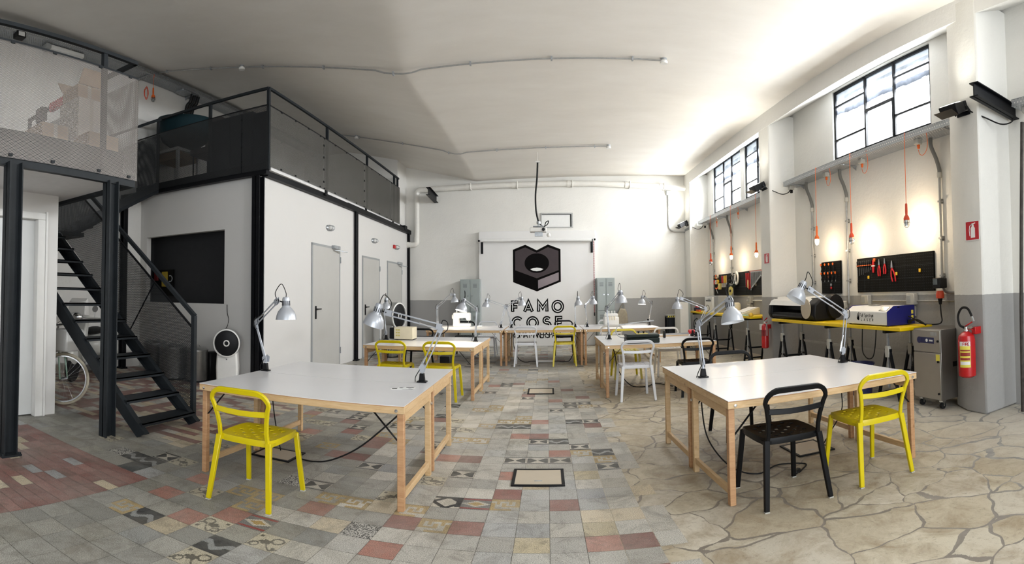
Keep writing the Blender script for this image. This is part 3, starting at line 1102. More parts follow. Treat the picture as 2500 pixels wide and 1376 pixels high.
# store room under the left gallery, with its pale door
g = G()
XD = -5.1
for b in ((XD - 0.15, XD, -3.2, 1.78, 0, 2.6), (XD - 0.15, XD, 1.78, 2.90, 2.33, 2.6), (XD - 0.15, XD, 2.90, 3.14, 0, 2.6), (XL, XD - 0.15, 3.0, 3.14, 0, 2.6)):
    g.box(*b)
struct('wall_lower', g, M['board'], weld=False)
g = G().box(XD - 0.09, XD - 0.05, 1.82, 2.84, 0.015, 2.29)
d = struct('door_1', g, M['door_pale'], 0.004)
f = G()
for b in ((XD - 0.06, XD + 0.03, 2.84, 2.945, 0, 2.29), (XD - 0.06, XD + 0.03, 1.74, 1.82, 0, 2.29), (XD - 0.06, XD + 0.03, 1.74, 2.945, 2.29, 2.37), (XD - 0.05, XD + 0.045, 2.945, 2.975, 0, 2.385)):
    f.box(*b)
f.build('door_frame', M['white_plastic'], d, 0.004, weld=False)

# three grey fire doors
DOORS = [(8.50, 9.80, 2.44, 1), (11.08, 12.26, 2.38, 0), (12.88, 14.16, 2.38, 1)]
for i, (y0, y1, zt, closer) in enumerate(DOORS):
    x0, x1 = PX(y0), PX(y1)
    e = V(x1 - x0, y1 - y0, 0).normalized()
    nn = V(e.y, -e.x, 0)
    P_ = lambda s, z, d=0.0: V(x0, y0, 0) + e * s + V(0, 0, z) + nn * d
    W = (V(x1, y1, 0) - V(x0, y0, 0)).length
    g = G()
    g.bar(P_(W / 2, 0.01, 0.005), P_(W / 2, zt, 0.005), W - 0.09, 0.03, nn)
    d = struct('door_%d' % (i + 2), g, M['door'], 0.004)
    f = G()
    for s in (0.02, W - 0.02):
        f.bar(P_(s, 0, 0.002), P_(s, zt + 0.04, 0.002), 0.045, 0.035, nn)
    f.bar(P_(0, zt + 0.02, 0.002), P_(W, zt + 0.02, 0.002), 0.045, 0.035, nn)
    f.build('door_frame', M['grey_plastic'], d)
    h = G()
    h.bar(P_(0.15, 1.02, 0.03), P_(0.15, 1.27, 0.03), 0.045, 0.014, nn)
    h.tube([P_(0.15, 1.21, 0.03), P_(0.15, 1.21, 0.075), P_(0.30, 1.21, 0.075)], 0.011, 8)
    h.build('door_handle', M['black_plastic'], d)
    hh = G()
    for z in (0.25, zt - 0.28):
        hh.bar(P_(W + 0.005, z, 0.02), P_(W + 0.005, z + 0.13, 0.02), 0.025, 0.03, nn)
    hh.build('hinge', M['galv'], d)
    if closer:
        c = G()
        c.bar(P_(W - 0.42, zt + 0.03, 0.05), P_(W - 0.12, zt + 0.03, 0.05), 0.07, 0.07, (0, 0, 1))
        c.bar(P_(W - 0.2, zt - 0.03, 0.06), P_(W - 0.0, zt - 0.05, 0.20), 0.02, 0.02)
        c.bar(P_(W - 0.36, zt - 0.03, 0.05), P_(W - 0.0, zt - 0.05, 0.20), 0.02, 0.02)
        c.build('door_closer', M['galv'], d, 0.006)

# white panel wall standing proud of the back wall
PXL, PXR, PY = -2.10, 1.49, 14.75
pw = struct('wall_panel', G().box(PXL, PXR, PY, YB, 0.0, 3.36), M['panel'], 0.004)

# ------------------------------------------------------------------ steel columns
def h_column(x, y, z1, b, label, m='steel_dark', plate=True, along='y'):
    r = thing('steel_column', label, 'column', (x, y, 0))
    t = 0.012
    g = G()
    if along == 'y':
        g.box(x - b / 2, x - b / 2 + t, y - b / 2, y + b / 2, 0, z1); g.box(x + b / 2 - t, x + b / 2, y - b / 2, y + b / 2, 0, z1)
        g.box(x - b / 2, x + b / 2, y - t / 2, y + t / 2, 0, z1)
    else:
        g.box(x - b / 2, x + b / 2, y - b / 2, y - b / 2 + t, 0, z1); g.box(x - b / 2, x + b / 2, y + b / 2 - t, y + b / 2, 0, z1)
        g.box(x - t / 2, x + t / 2, y - b / 2, y + b / 2, 0, z1)
    g.build('shaft', M[m], r, weld=False)
    if plate:
        p = G().box(x - b * .72, x + b * .72, y - b * .72, y + b * .72, 0, 0.018)
        for sx in (-1, 1):
            for sy in (-1, 1):
                p.lathe([(0.014, 0), (0.014, 0.016)], (x + sx * b * .6, y + sy * b * .6, 0.018), n=6)
        p.build('base_plate', M[m], r, weld=False)
    return r


h_column(-3.93, 1.93, 2.58, 0.135, 'dark steel column nearest the camera, at the left edge of the photo', along='x')
h_column(-3.985, 3.10, 2.58, 0.125, 'dark steel column standing right beside the foot of the staircase', plate=False, along='x')
h_column(-7.66, 6.32, 3.42, 0.11, 'thin dark steel post behind the staircase, near the scooter', 'steel_black')
h_column(xf - 0.085, YF - 0.085, 3.42, 0.155, 'thick black corner column of the white room, right of the dark opening', 'steel_black', along='x')
h_column(PX(10.62) + 0.01, 10.62, 3.42, 0.13, 'slim black column between the first and second grey doors', 'steel_black')
h_column(PX(14.8) + 0.02, 14.76, 3.42, 0.12, 'black column in the far corner, under the white pipe elbow', 'steel_black')


def perf_panel(g, a, b, z0a, z1a, z0b, z1b, t=0.0022):
    """perforated sheet from a to b (xy), as two faces t apart"""
    a, b = V(*a, 0), V(*b, 0)
    L = (b - a).length
    n = V((b - a).y, -(b - a).x, 0).normalized() * t
    for o in (V(0, 0, 0), n):
        g.quad(a + o + V(0, 0, z0a), b + o + V(0, 0, z0b), b + o + V(0, 0, z1b), a + o + V(0, 0, z1a),
               uv=[(0, z0a), (L, z0b), (L, z1b), (0, z1a)])


# ------------------------------------------------------------------ lower left gallery
XM = -3.95
t = thing('gallery_platform', 'lower gallery floor with dark edge beam over the store room door', 'gallery', (-6, 1, 2.56))
G().box(XL, XM - 0.05, -3.1, 3.38, 2.60, 2.68).build('deck', M['soffit'], t)
G().box(XM - 0.07, XM - 0.01, -3.1, 3.41, 2.56, 2.69).box(XL, XM - 0.07, 3.34, 3.41, 2.56, 2.69).build('edge_beam', M['steel_dark'], t, weld=False)
G().box(XM - 0.10, XM - 0.08, -3.1, 3.3, 2.68, 2.93).build('kick_plate', M['steel_dark'], t)

t = thing('gallery_railing', 'pale perforated railing of the lower gallery, at the upper left', 'railing', (XM, 1, 2.69))
g = G()
g.bar((XM - 0.02, -3.1, 4.0), (XM - 0.02, 3.42, 4.0), 0.045, 0.045)
g.bar((XM - 0.02, 3.40, 4.0), (-6.4, 3.40, 4.0), 0.045, 0.045)
g.bar((-6.4, 3.40, 4.02), (-6.4, 3.40, 2.69), 0.045, 0.045)
g.build('handrail', M['steel_dark'], t, weld=False)
for y in (-1.5, 0.8, 2.98):
    G().bar((XM - 0.03, y, 2.66), (XM - 0.03, y, 4.0), 0.05, 0.05, (0, 1, 0)).build('post', M['steel_dark'], t)
G().bar((-5.15, 3.38, 2.66), (-5.15, 3.38, 4.0), 0.05, 0.05, (0, 1, 0)).build('post', M['steel_dark'], t)
g = G(); perf_panel(g, (XM + 0.005, -3.1), (XM + 0.005, 3.42), 2.63, 3.80, 2.63, 3.80)
g.build('mesh_panel', M['perf_pale'], t, smooth=0, weld=False)
g = G(); perf_panel(g, (XM + 0.005, 3.425), (-6.4, 3.425), 2.63, 3.80, 2.63, 3.80)
g.build('mesh_panel', M['perf_pale'], t, smooth=0, weld=False)
g = G()
for y in (-2, -0.8, 0.4, 1.1, 1.9, 2.35, 2.9, 3.3):
    for z in (2.655, 3.785):
        g.box(XM + 0.005, XM + 0.02, y - 0.02, y + 0.02, z - 0.012, z + 0.012)
g.bar((XM, -3.1, 3.80), (XM, 3.42, 3.80), 0.02, 0.02).build('edge_trim', M['steel_dark'], t, weld=False)

# ------------------------------------------------------------------ upper gallery on top of the white room
t = thing('gallery_platform', 'upper gallery floor over the white room with the grey doors', 'gallery', (-6, 10, 3.42))
G().box(XL, -4.42, YF - 0.05, 13.98, 3.50, 3.60).build('deck', M['soffit'], t)
g = G()
g.bar((xf + 0.03, YF - 0.05, 3.47), (PX(YB) + 0.03, YB, 3.42), 0.12, 0.12)
g.bar((XL, YF - 0.10, 3.53), (xf + 0.12, YF - 0.10, 3.53), 0.10, 0.20)
for y in (8.9, 11.15, 13.3):
    g.box(-4.62, -4.40, y - 0.05, y + 0.05, 3.45, 3.60)
g.build('edge_beam', M['steel_black'], t, weld=False)

XS = -4.43
YR = YF - 0.12
t = thing('gallery_railing', 'grey perforated railing round the upper gallery, above the grey doors', 'railing', (XS, YR, 3.6))
g = G()
g.bar((XS, YR, 4.95), (XS, 13.9, 4.90), 0.045, 0.045)
g.bar((XS, YR, 4.95), (-7.72, YR, 4.97), 0.045, 0.045)
g.build('handrail', M['steel_dark'], t, weld=False)
for x, y in ((XS, YR), (XS - 0.03, 9.04), (XS - 0.03, 11.34), (XS - 0.03, 13.55), (XS - 0.03, 13.88), (-5.72, YR), (-7.12, YR)):
    G().bar((x, y, 3.5), (x, y, 4.93), 0.05, 0.05, (0, 1, 0)).build('post', M['steel_dark'], t)
jy = [YR, 8.76, 11.0, 13.05, 13.92]
for i in range(4):
    g = G(); perf_panel(g, (XS + 0.03, jy[i] + 0.008), (XS + 0.03, jy[i + 1] - 0.008), 3.55, 4.62, 3.55, 4.62)
    g.build('mesh_panel', M['perf_grey'], t, smooth=0, weld=False)
jx = [XS + 0.03, -4.96, -7.12, -7.7]
for i in range(3):
    g = G(); perf_panel(g, (jx[i + 1] + 0.008, YR - 0.045), (jx[i] - 0.008, YR - 0.045), 3.50, 4.64, 3.50, 4.62)
    g.build('mesh_panel', M['perf_dark'], t, smooth=0, weld=False)
g = G()
for y in (7.1, 7.6, 8.1, 8.6, 8.78, 9.3, 9.9, 10.5, 10.98, 11.5, 12.1, 12.7, 13.1):
    for z in (3.57, 4.60):
        g.box(XS + 0.03, XS + 0.045, y - 0.02, y + 0.02, z - 0.012, z + 0.012)
for z in (3.7, 3.95, 4.2, 4.45):
    for y in (8.76, 11.0):
        g.box(XS + 0.03, XS + 0.045, y - 0.018, y + 0.018, z - 0.018, z + 0.018)
    g.box(-4.98, -4.94, YR - 0.045, YR - 0.03, z - 0.018, z + 0.018)
g.bar((XS + 0.025, YR, 4.62), (XS + 0.025, 13.9, 4.62), 0.015, 0.02).bar((XS, YR - 0.03, 4.63), (-7.72, YR - 0.03, 4.65), 0.015, 0.02)
g.build('edge_trim', M['steel_black'], t, weld=False)

# ------------------------------------------------------------------ staircase
t = thing('staircase', 'dark steel open-tread staircase with perforated side, rising to the left', 'staircase', (-3.8, 3.74, 0))
run, rise, nst = 0.2535, 0.1965, 12
XA = -3.80
top = (XA - run * (nst - 0.2), rise * nst + 0.1)
for y in (3.32, 4.16):
    g = G()
    g.bar((XA + 0.10, y, -0.02), (XA - run * 11.6, y, rise * 11.7), 0.012, 0.20, (0, 0, 1))
    for s in (-1, 1):
        off = V(0.155 * s * 0.61, 0, 0.155 * s * 0.79) * 0.62
        g.bar(V(XA + 0.10, y + (0.028 if y < 3.7 else -0.028), -0.02) + off, V(XA - run * 11.6, y + (0.028 if y < 3.7 else -0.028), rise * 11.7) + off, 0.06, 0.012, (0, 0, 1))
    # trim the foot flush with the floor
    for i, p in enumerate(g.v):
        if p.z < 0: g.v[i] = V(p.x - 0.0, p.y, 0)
    g.build('stringer', M['steel_dark'], t, weld=False)
for k in range(nst):
    z = 0.15 + rise * k
    x = XA - run * k - 0.02
    g = G()
    g.box(x - 0.13, x + 0.12, 3.34, 4.14, z - 0.012, z)
    g.box(x + 0.108, x + 0.12, 3.34, 4.14, z - 0.035, z)
    g.box(x - 0.13, x - 0.118, 3.34, 4.14, z - 0.035, z)
    for y in (3.34, 4.10):
        g.box(x - 0.08, x + 0.08, y, y + 0.04, z - 0.05, z - 0.012)
    g.build('tread', M['steel_dark'], t, weld=False)
YH = 4.22
g = G()
sl = rise / run
hz = lambda x, h: h + (XA - x) * sl
g.bar((XA + 0.0, YH, 0), (XA + 0.0, YH, 1.22), 0.05, 0.05, (0, 1, 0))
g.bar((XA + 0.01, YH, hz(XA, 1.215)), (-6.9, YH, hz(-6.9, 1.215)), 0.045, 0.045)
g.build('handrail', M['steel_dark'], t, weld=False)
g = G()
xa, xb = XA - 0.03, -5.45
for x0, x1 in ((XA - 0.03, -5.30), (-5.31, -6.98)):
    L = abs(x1 - x0)
    for o in (0, 0.0022):
        g.quad((x0, YH + 0.025 + o, max(0.1, hz(x0, 0.08))), (x1, YH + 0.025 + o, hz(x1, 0.08)), (x1, YH + 0.025 + o, hz(x1, 1.05)), (x0, YH + 0.025 + o, hz(x0, 1.05)),
               uv=[(-x0, max(0.1, hz(x0, .08))), (-x1, hz(x1, 0.08)), (-x1, hz(x1, 1.05)), (-x0, hz(x0, 1.05))])
g.build('mesh_panel', M['perf_dark'], t, smooth=0, weld=False)
g = G()
g.bar((XA - 0.03, YH + 0.02, hz(XA - 0.03, 1.05)), (-6.98, YH + 0.02, hz(-6.98, 1.05)), 0.02, 0.02)
g.bar((-4.98, YH + 0.02, hz(-4.98, 0.08)), (-4.52, YH + 0.02, hz(-4.52, 1.03)), 0.012, 0.012)
g.build('panel_trim', M['steel_black'], t, weld=False)

# landing and the second short flight up to the upper gallery
t = thing('staircase', 'short upper flight from the landing to the upper gallery, behind the stair top', 'staircase', (-7.4, 4.6, 2.45))
G().box(XL, -6.85, 3.44, 4.75, 2.38, 2.45).build('landing', M['steel_dark'], t)
for k in range(6):
    y = 4.85 + k * 0.31
    z = 2.62 + k * 0.165
    G().box(-7.95, -7.1, y, y + 0.27, z - 0.03, z).build('tread', M['steel_dark'], t)
for x in (-7.06, -8.0):
    G().bar((x, 4.6, 2.48), (x, 6.72, 3.55), 0.02, 0.2).build('stringer', M['steel_dark'], t)
g = G()
for o in (0, 0.0022):
    g.quad((-7.03 + o, 4.3, 2.3), (-7.03 + o, 6.7, 3.5), (-7.03 + o, 6.7, 4.62), (-7.03 + o, 4.3, 3.42), uv=[(0, 2.3), (2.7, 2.3), (2.7, 3.4), (0, 3.4)])
g.build('mesh_panel', M['perf_dark'], t, smooth=0, weld=False)
g = G().bar((-7.03, 4.3, 3.72), (-7.03, 6.72, 4.95), 0.045, 0.045).bar((-7.03, 4.3, 2.4), (-7.03, 4.3, 3.74), 0.045, 0.045, (0, 1, 0))
g.build('handrail', M['steel_dark'], t, weld=False)

# ------------------------------------------------------------------ things kept on the galleries
def carton(x0, x1, y0, y1, z0, z1, label, m='carton_pale', flaps=False, rot=0.0):
    cx, cy = (x0 + x1) / 2, (y0 + y1) / 2
    t = thing('cardboard_box', label, 'box', (cx, cy, z0), 'cartons on the lower gallery')
    g = G().box(x0, x1, y0, y1, z0, z1)
    if flaps:
        for s in (-1, 1):
            g.prism([(0, 0), (0.02 * s, 0.0), (0.12 * s, 0.16), (0.1 * s, 0.165)], (x0 if s < 0 else x1, y0, z1), (1, 0, 0), (0, 0, 1), (0, y1 - y0, 0))
    g.build('carton', M[m], t, 0.004, weld=False)
    tp = G().box(x0 - 0.001, x1 + 0.001, cy - 0.025, cy + 0.025, z0 + 0.001, z1 + 0.0015)
    tp.build('packing_tape', M['ivory'], t)
    t.rotation_euler.z = rot
    return t


carton(-4.85, -4.45, 2.98, 3.34, 2.68, 3.64, 'tall pale carton behind the lower gallery mesh', 'carton_pale')
carton(-4.83, -4.5, 3.0, 3.32, 3.64, 3.82, 'brown open-flapped carton on top of the tall pale carton', 'carton', True)
carton(-5.2, -4.6, 2.60, 2.95, 2.68, 3.30, 'brown square carton on the lower gallery, left of the tall carton', 'carton')
carton(-4.42, -4.12, 2.9, 3.3, 2.68, 3.12, 'low brown carton in the front corner of the lower gallery', 'carton')
carton(-5.9, -5.45, 1.9, 2.25, 2.68, 3.08, 'pale carton at the back of the lower gallery', 'carton_pale')
t = thing('red_banner_roll', 'red and white cloth roll tied to the gallery handrail', 'roll', (-5.5, 3.34, 3.9))
G().bar((-5.2, 3.385, 3.985), (-5.75, 3.385, 3.985), 0.07, 0.12).build('red_band', M['red_tool'], t, 0.01)
G().bar((-5.1, 3.385, 3.985), (-5.2, 3.385, 3.985), 0.075, 0.13).build('white_band', M['white'], t, 0.01)
t = thing('clamp', 'black clamp on the gallery handrail beside the red cloth roll', 'clamp', (-6.0, 3.36, 3.9))
G().box(-6.1, -5.92, 3.33, 3.43, 3.86, 4.06).build('jaw', M['black_plastic'], t, 0.01)
G().tube([(-6.05, 3.34, 3.9), (-6.05, 3.34, 3.74)], 0.014).build('screw', M['steel_black'], t)

# round teal tub chair, white side table, sofa upstairs
t = thing('tub_chair', 'round teal shell chair set on the white table behind the upper gallery mesh', 'chair', (-7.05, 7.45, 4.42))
G().lathe([(0.12, 0.06), (0.32, 0.09), (0.48, 0.2), (0.56, 0.42), (0.58, 0.70), (0.55, 0.71), (0.51, 0.45), (0.42, 0.25), (0.25, 0.15), (0.0, 0.13)], (-7.05, 7.45, 4.42), (0.12, -0.1, 1), 32, True, False).build('shell', M['teal'], t)
for a in (0.6, 2.2, 3.8, 5.4):
    G().tube([(-7.05 + .16 * math.cos(a), 7.45 + .16 * math.sin(a), 4.50), (-7.05 + .25 * math.cos(a), 7.45 + .25 * math.sin(a), 4.42)], 0.012).build('leg', M['steel_black'], t)
t = thing('side_table', 'white open table under the teal chair upstairs', 'table', (-7.2, 7.3, 3.6))
g = G().box(-7.6, -6.85, 7.05, 7.75, 4.36, 4.42); g.build('top', M['white'], t, 0.003)
G().box(-7.54, -6.91, 7.1, 7.7, 4.20, 4.36).build('apron', M['carton'], t)
for x in (-7.56, -6.89):
    for y in (7.09, 7.71):
        G().box(x - 0.03, x + 0.03, y - 0.03, y + 0.03, 3.6, 4.36).build('leg', M['white'], t)
t = thing('armchair', 'taupe upholstered chair between the teal chair and the charcoal cabinet upstairs', 'chair', (-6.1, 7.6, 3.6))
G().prism([(-0.32, 0.45), (0.28, 0.45), (0.34, 0.7), (0.22, 1.18), (0.08, 1.28), (-0.15, 1.27), (-0.28, 1.15), (-0.34, 0.8)], (-6.38, 7.72, 3.86), (1, 0, 0), (0, 0, 1), (0, 0.16, 0)).build('backrest', M['taupe'], t, 0.04, seg=3)
G().box(-6.66, -6.1, 7.2, 7.74, 4.2, 4.34).build('seat', M['taupe'], t, 0.03, seg=2)
for x in (-6.6, -6.15):
    for y in (7.25, 7.7):
        G().tube([(x, y, 4.22), (x, y, 3.6)], 0.015).build('leg', M['steel_black'], t)
t = thing('storage_cabinet', 'charcoal cabinet behind the upper gallery mesh, right of the taupe chair', 'cabinet', (-5.5, 7.2, 3.6))
G().box(-5.98, -4.95, 7.02, 7.5, 3.66, 4.72).build('carcass', M['sofa'], t, 0.01)
for x0, x1 in ((-5.97, -5.47), (-5.46, -4.96)):
    G().box(x0, x1, 7.0, 7.02, 3.68, 4.70).build('door', M['sofa'], t, 0.004)
G().box(-5.96, -4.97, 7.04, 7.48, 3.6, 3.66).build('plinth', M['steel_black'], t)
tag(G().box(-4.92, -4.60, 7.0, 7.06, 3.6, 4.66).build('display_board', M['sofa'], None, 0.006), 'charcoal board leaning in the front corner of the upper gallery', 'board')

# ------------------------------------------------------------------ cable tray and fittings high on the left wall
def cable_tray(x0, x1, y0, y1, z, h, label, brackets=(), wallx=None):
    t = thing('cable_tray', label, 'cable tray', (x0, (y0 + y1) / 2, z))
    g = G()
    L = y1 - y0
    for xa in (x0, x1):
        g.quad((xa, y0, z), (xa, y1, z), (xa, y1, z + h), (xa, y0, z + h), uv=[(0, 0), (L, 0), (L, h), (0, h)])
    g.quad((x0, y0, z), (x1, y0, z), (x1, y1, z), (x0, y1, z), uv=[(0, 0), (0, abs(x1 - x0)), (L, abs(x1 - x0)), (L, 0)])
    g.build('trough', M['perf_tray'], t, smooth=0, weld=False)
    lip = G()
    for xa in (x0, x1):
        lip.bar((xa, y0, z + h), (xa, y1, z + h), 0.012, 0.008)
        lip.bar((xa, y0, z), (xa, y1, z), 0.006, 0.006)
    lip.build('rolled_edge', M['galv'], t, weld=False)
    for y in brackets:
        xf_ = x0 if abs(x0 - wallx) > abs(x1 - wallx) else x1
        b = G().bar((wallx, y, z - 0.015), (xf_, y, z - 0.008), 0.035, 0.02, w2=0.02, h2=0.012)
        b.prism([(0, 0), (0.35 * (xf_ - wallx), 0), (0, -0.07)], (wallx, y - 0.004, z - 0.01), (1, 0, 0), (0, 0, 1), (0, 0.008, 0))
        b.build('bracket', M['galv'], t, weld=False)
    return t


cable_tray(XL + 0.02, XL + 0.36, -3, 13.9, 6.08, 0.10, 'long galvanised cable tray high on the far left wall', (1.0, 2.9, 4.8, 6.7, 8.2, 10.5, 12.5), XL)
t = thing('floodlight', 'small black floodlight clipped to the high left cable tray', 'lamp', (-7.40, 3.70, 5.98))
G().box(-7.52, -7.36, 3.62, 3.80, 5.98, 6.11).build('housing', M['black_plastic'], t, 0.01)
G().quad((-7.355, 3.65, 6.00), (-7.355, 3.77, 6.00), (-7.355, 3.77, 6.09), (-7.355, 3.65, 6.09)).build('lens', M['tube_on'], t, smooth=0)
t = thing('strip_light', 'pale strip light fixed beneath the high left cable tray', 'lamp', (-7.55, 4.75, 5.9))
G().box(-7.65, -7.48, 4.38, 5.12, 5.98, 6.07).build('diffuser', M['tube_on'], t, 0.012)
G().box(-7.66, -7.47, 4.28, 4.38, 5.97, 6.075).build('end_cap', M['grey_plastic'], t, 0.006)
t = thing('junction_box', 'grey junction box on the high left cable tray', 'box', (-7.55, 7.9, 6.1))
G().box(-7.68, -7.42, 7.78, 8.06, 6.04, 6.20).build('housing', M['galv'], t, 0.01)
G().box(-7.665, -7.435, 7.77, 7.78, 6.05, 6.19).build('cover', M['galv'], t, 0.003)
t = thing('cable_bundle', 'bundle of dark cables dropping from the high left tray behind the teal chair', 'cables', (-7.7, 8.3, 5.2))
for i in range(5):
    y = 8.15 + i * 0.065
    G().tube(smooth_path([(-7.5, y, 6.09), (-7.56, y, 5.92), (-7.68, y - 0.02, 5.7), (-7.71, y - 0.03, 4.6)], 5), 0.022, 6).build('cable', M['black_rubber'] if i % 2 else M['steel_dark'], t)


def work_lamp(top, zl, label, lit, m='orange', grp='orange inspection lamps', glow=0, face=None):
    """hanging inspection lamp: cord, handle, cage and bulb, hanging from `top` down to bulb bottom zl"""
    x, y, zt = top
    t = thing('inspection_lamp', label, 'lamp', (x, y, zl), grp)
    zh = zl + 0.33
    G().tube([(x, y, zh - 0.01), (x, y, zt), (x + .008, y, zt + .014), (x + .022, y, zt + .012), (x + .028, y, zt - .02), (x + .03, y, zt - .06)], 0.0045, 6).build('cord', M['orange'], t)
    G().lathe([(0.012, 0.33), (0.017, 0.32), (0.019, 0.22), (0.017, 0.175), (0.034, 0.15), (0.043, 0.125), (0.043, 0.10)], (x, y, zl), n=16).build('handle', M[m], t)
    G().lathe([(0.030, 0.10), (0.034, 0.06), (0.028, 0.03), (0.010, 0.018)], (x, y, zl), n=14).build('bulb', M['bulb_on'] if lit else M['glass'], t)
    c = G()
    for k in range(6):
        a = k * PI / 3
        u = V(math.cos(a), math.sin(a), 0)
        p = V(x, y, zl)
        c.tube([p + u * 0.041 + V(0, 0, 0.11), p + u * 0.046 + V(0, 0, 0.06), p + u * 0.03 + V(0, 0, 0.012), p], 0.0028, 5)
    c.tube([V(x, y, zl + 0.06) + V(math.cos(a), math.sin(a), 0) * 0.045 for a in [2 * PI * i / 14 for i in range(14)]], 0.0028, 5, closed=True)
    c.build('cage', M['steel_black'] if not lit else M['galv'], t, weld=False)
    if face is not None:      # half-shield that throws the light one way
        s = G()
        pr = [V(math.cos(a), math.sin(a), 0) * 0.039 for a in [face + PI / 2 + PI * i / 8 for i in range(9)]]
        for z0, z1 in ((0.02, 0.115),):
            for i in range(8):
                s.quad(V(x, y, zl + z0) + pr[i] * .8, V(x, y, zl + z0) + pr[i + 1] * .8, V(x, y, zl + z1) + pr[i + 1], V(x, y, zl + z1) + pr[i])
        s.build('reflector', M['chrome'], t)
    if glow:
        l = bpy.data.lights.new('bulb_glow', 'POINT')
        l.energy, l.color, l.shadow_soft_size = glow, (1.0, 0.80, 0.55), 0.03
        lo = bpy.data.objects.new('bulb_glow', l)
        COL.objects.link(lo)
        lo.parent = t
        lo.location = V(0.055 * math.cos(face), 0.055 * math.sin(face), 0.06) if face is not None else V(0, 0, -0.05)
    return t


work_lamp((-7.40, 6.84, 6.1), 5.47, 'orange inspection lamp hanging from the high left tray, unlit', False)
t = tag(G().tube([V(-7.42, 6.66 + (0.05 + .012 * math.sin(a * .7)) * math.sin(a), 5.66 + 0.13 * math.cos(a) - .02 * a / 6) for a in [i / 14 * 2 * PI for i in range(43)]], 0.006, 6).build('coiled_cord', M['orange_dark']), 'coiled orange cord beside the lamp under the high left tray', 'cord')


# ceiling conduits with smoke detectors
def conduit(name, pts, r, label, clips, dets=()):
    t = thing(name, label, 'conduit', pts[len(pts) // 2])
    G().tube(pts, r, 8).build('pipe', M['zinc'], t)
    g = G()
    for p in clips:
        g.bar(V(*p) + V(-0.012, 0, -0.0), V(*p) + V(0.012, 0, 0), 0.055, 0.06)
    g.build('clip', M['galv'], t, weld=False)
    return t


def detector(p, label):
    t = thing('smoke_detector', label, 'smoke detector', (p[0], p[1], p[2] - 0.09))
    G().lathe([(0.055, 0), (0.06, 0.03), (0.035, 0.07)], (p[0], p[1], p[2] - 0.09), n=20).build('sensor_head', M['white_plastic'], t)
    G().lathe([(0.045, 0.06), (0.05, 0.13)], (p[0], p[1], p[2] - 0.09), n=16).build('mount', M['galv'], t)


for y, xs0, xe, det2, lab in ((6.95, -7.25, 1.74, -5.16, 'nearer'), (11.64, -5.4, 1.50, -4.88, 'farther')):
    pts = []
    xx = xs0
    while xx < xe:
        pts.append((xx, y, ceil_z(xx, y) - 0.035 - (0.03 if abs(xx + 2.2) < 0.25 else 0)))
        xx += 0.15
    pts.append((xe + 0.03, y, ceil_z(xe, y) - 0.035))
    if y < 8:
        pts = [(-7.42, 7.22, 6.15), (-7.42, 7.08, 6.2), (-7.38, 6.98, ceil_z(-7.38, 7) - .05)] + pts
    conduit('ceiling_conduit', pts, 0.014, 'zinc conduit running across the ceiling, %s one' % ('nearer the camera' if y < 8 else 'farther from the camera'),
            [pts[i] for i in range(4, len(pts), 8)])
    detector((xe + 0.04, y, ceil_z(xe, y)), 'white smoke detector at the right end of the %s ceiling conduit' % lab)
    detector((det2, y, ceil_z(det2, y)), 'white smoke detector near the left of the %s ceiling conduit' % lab)

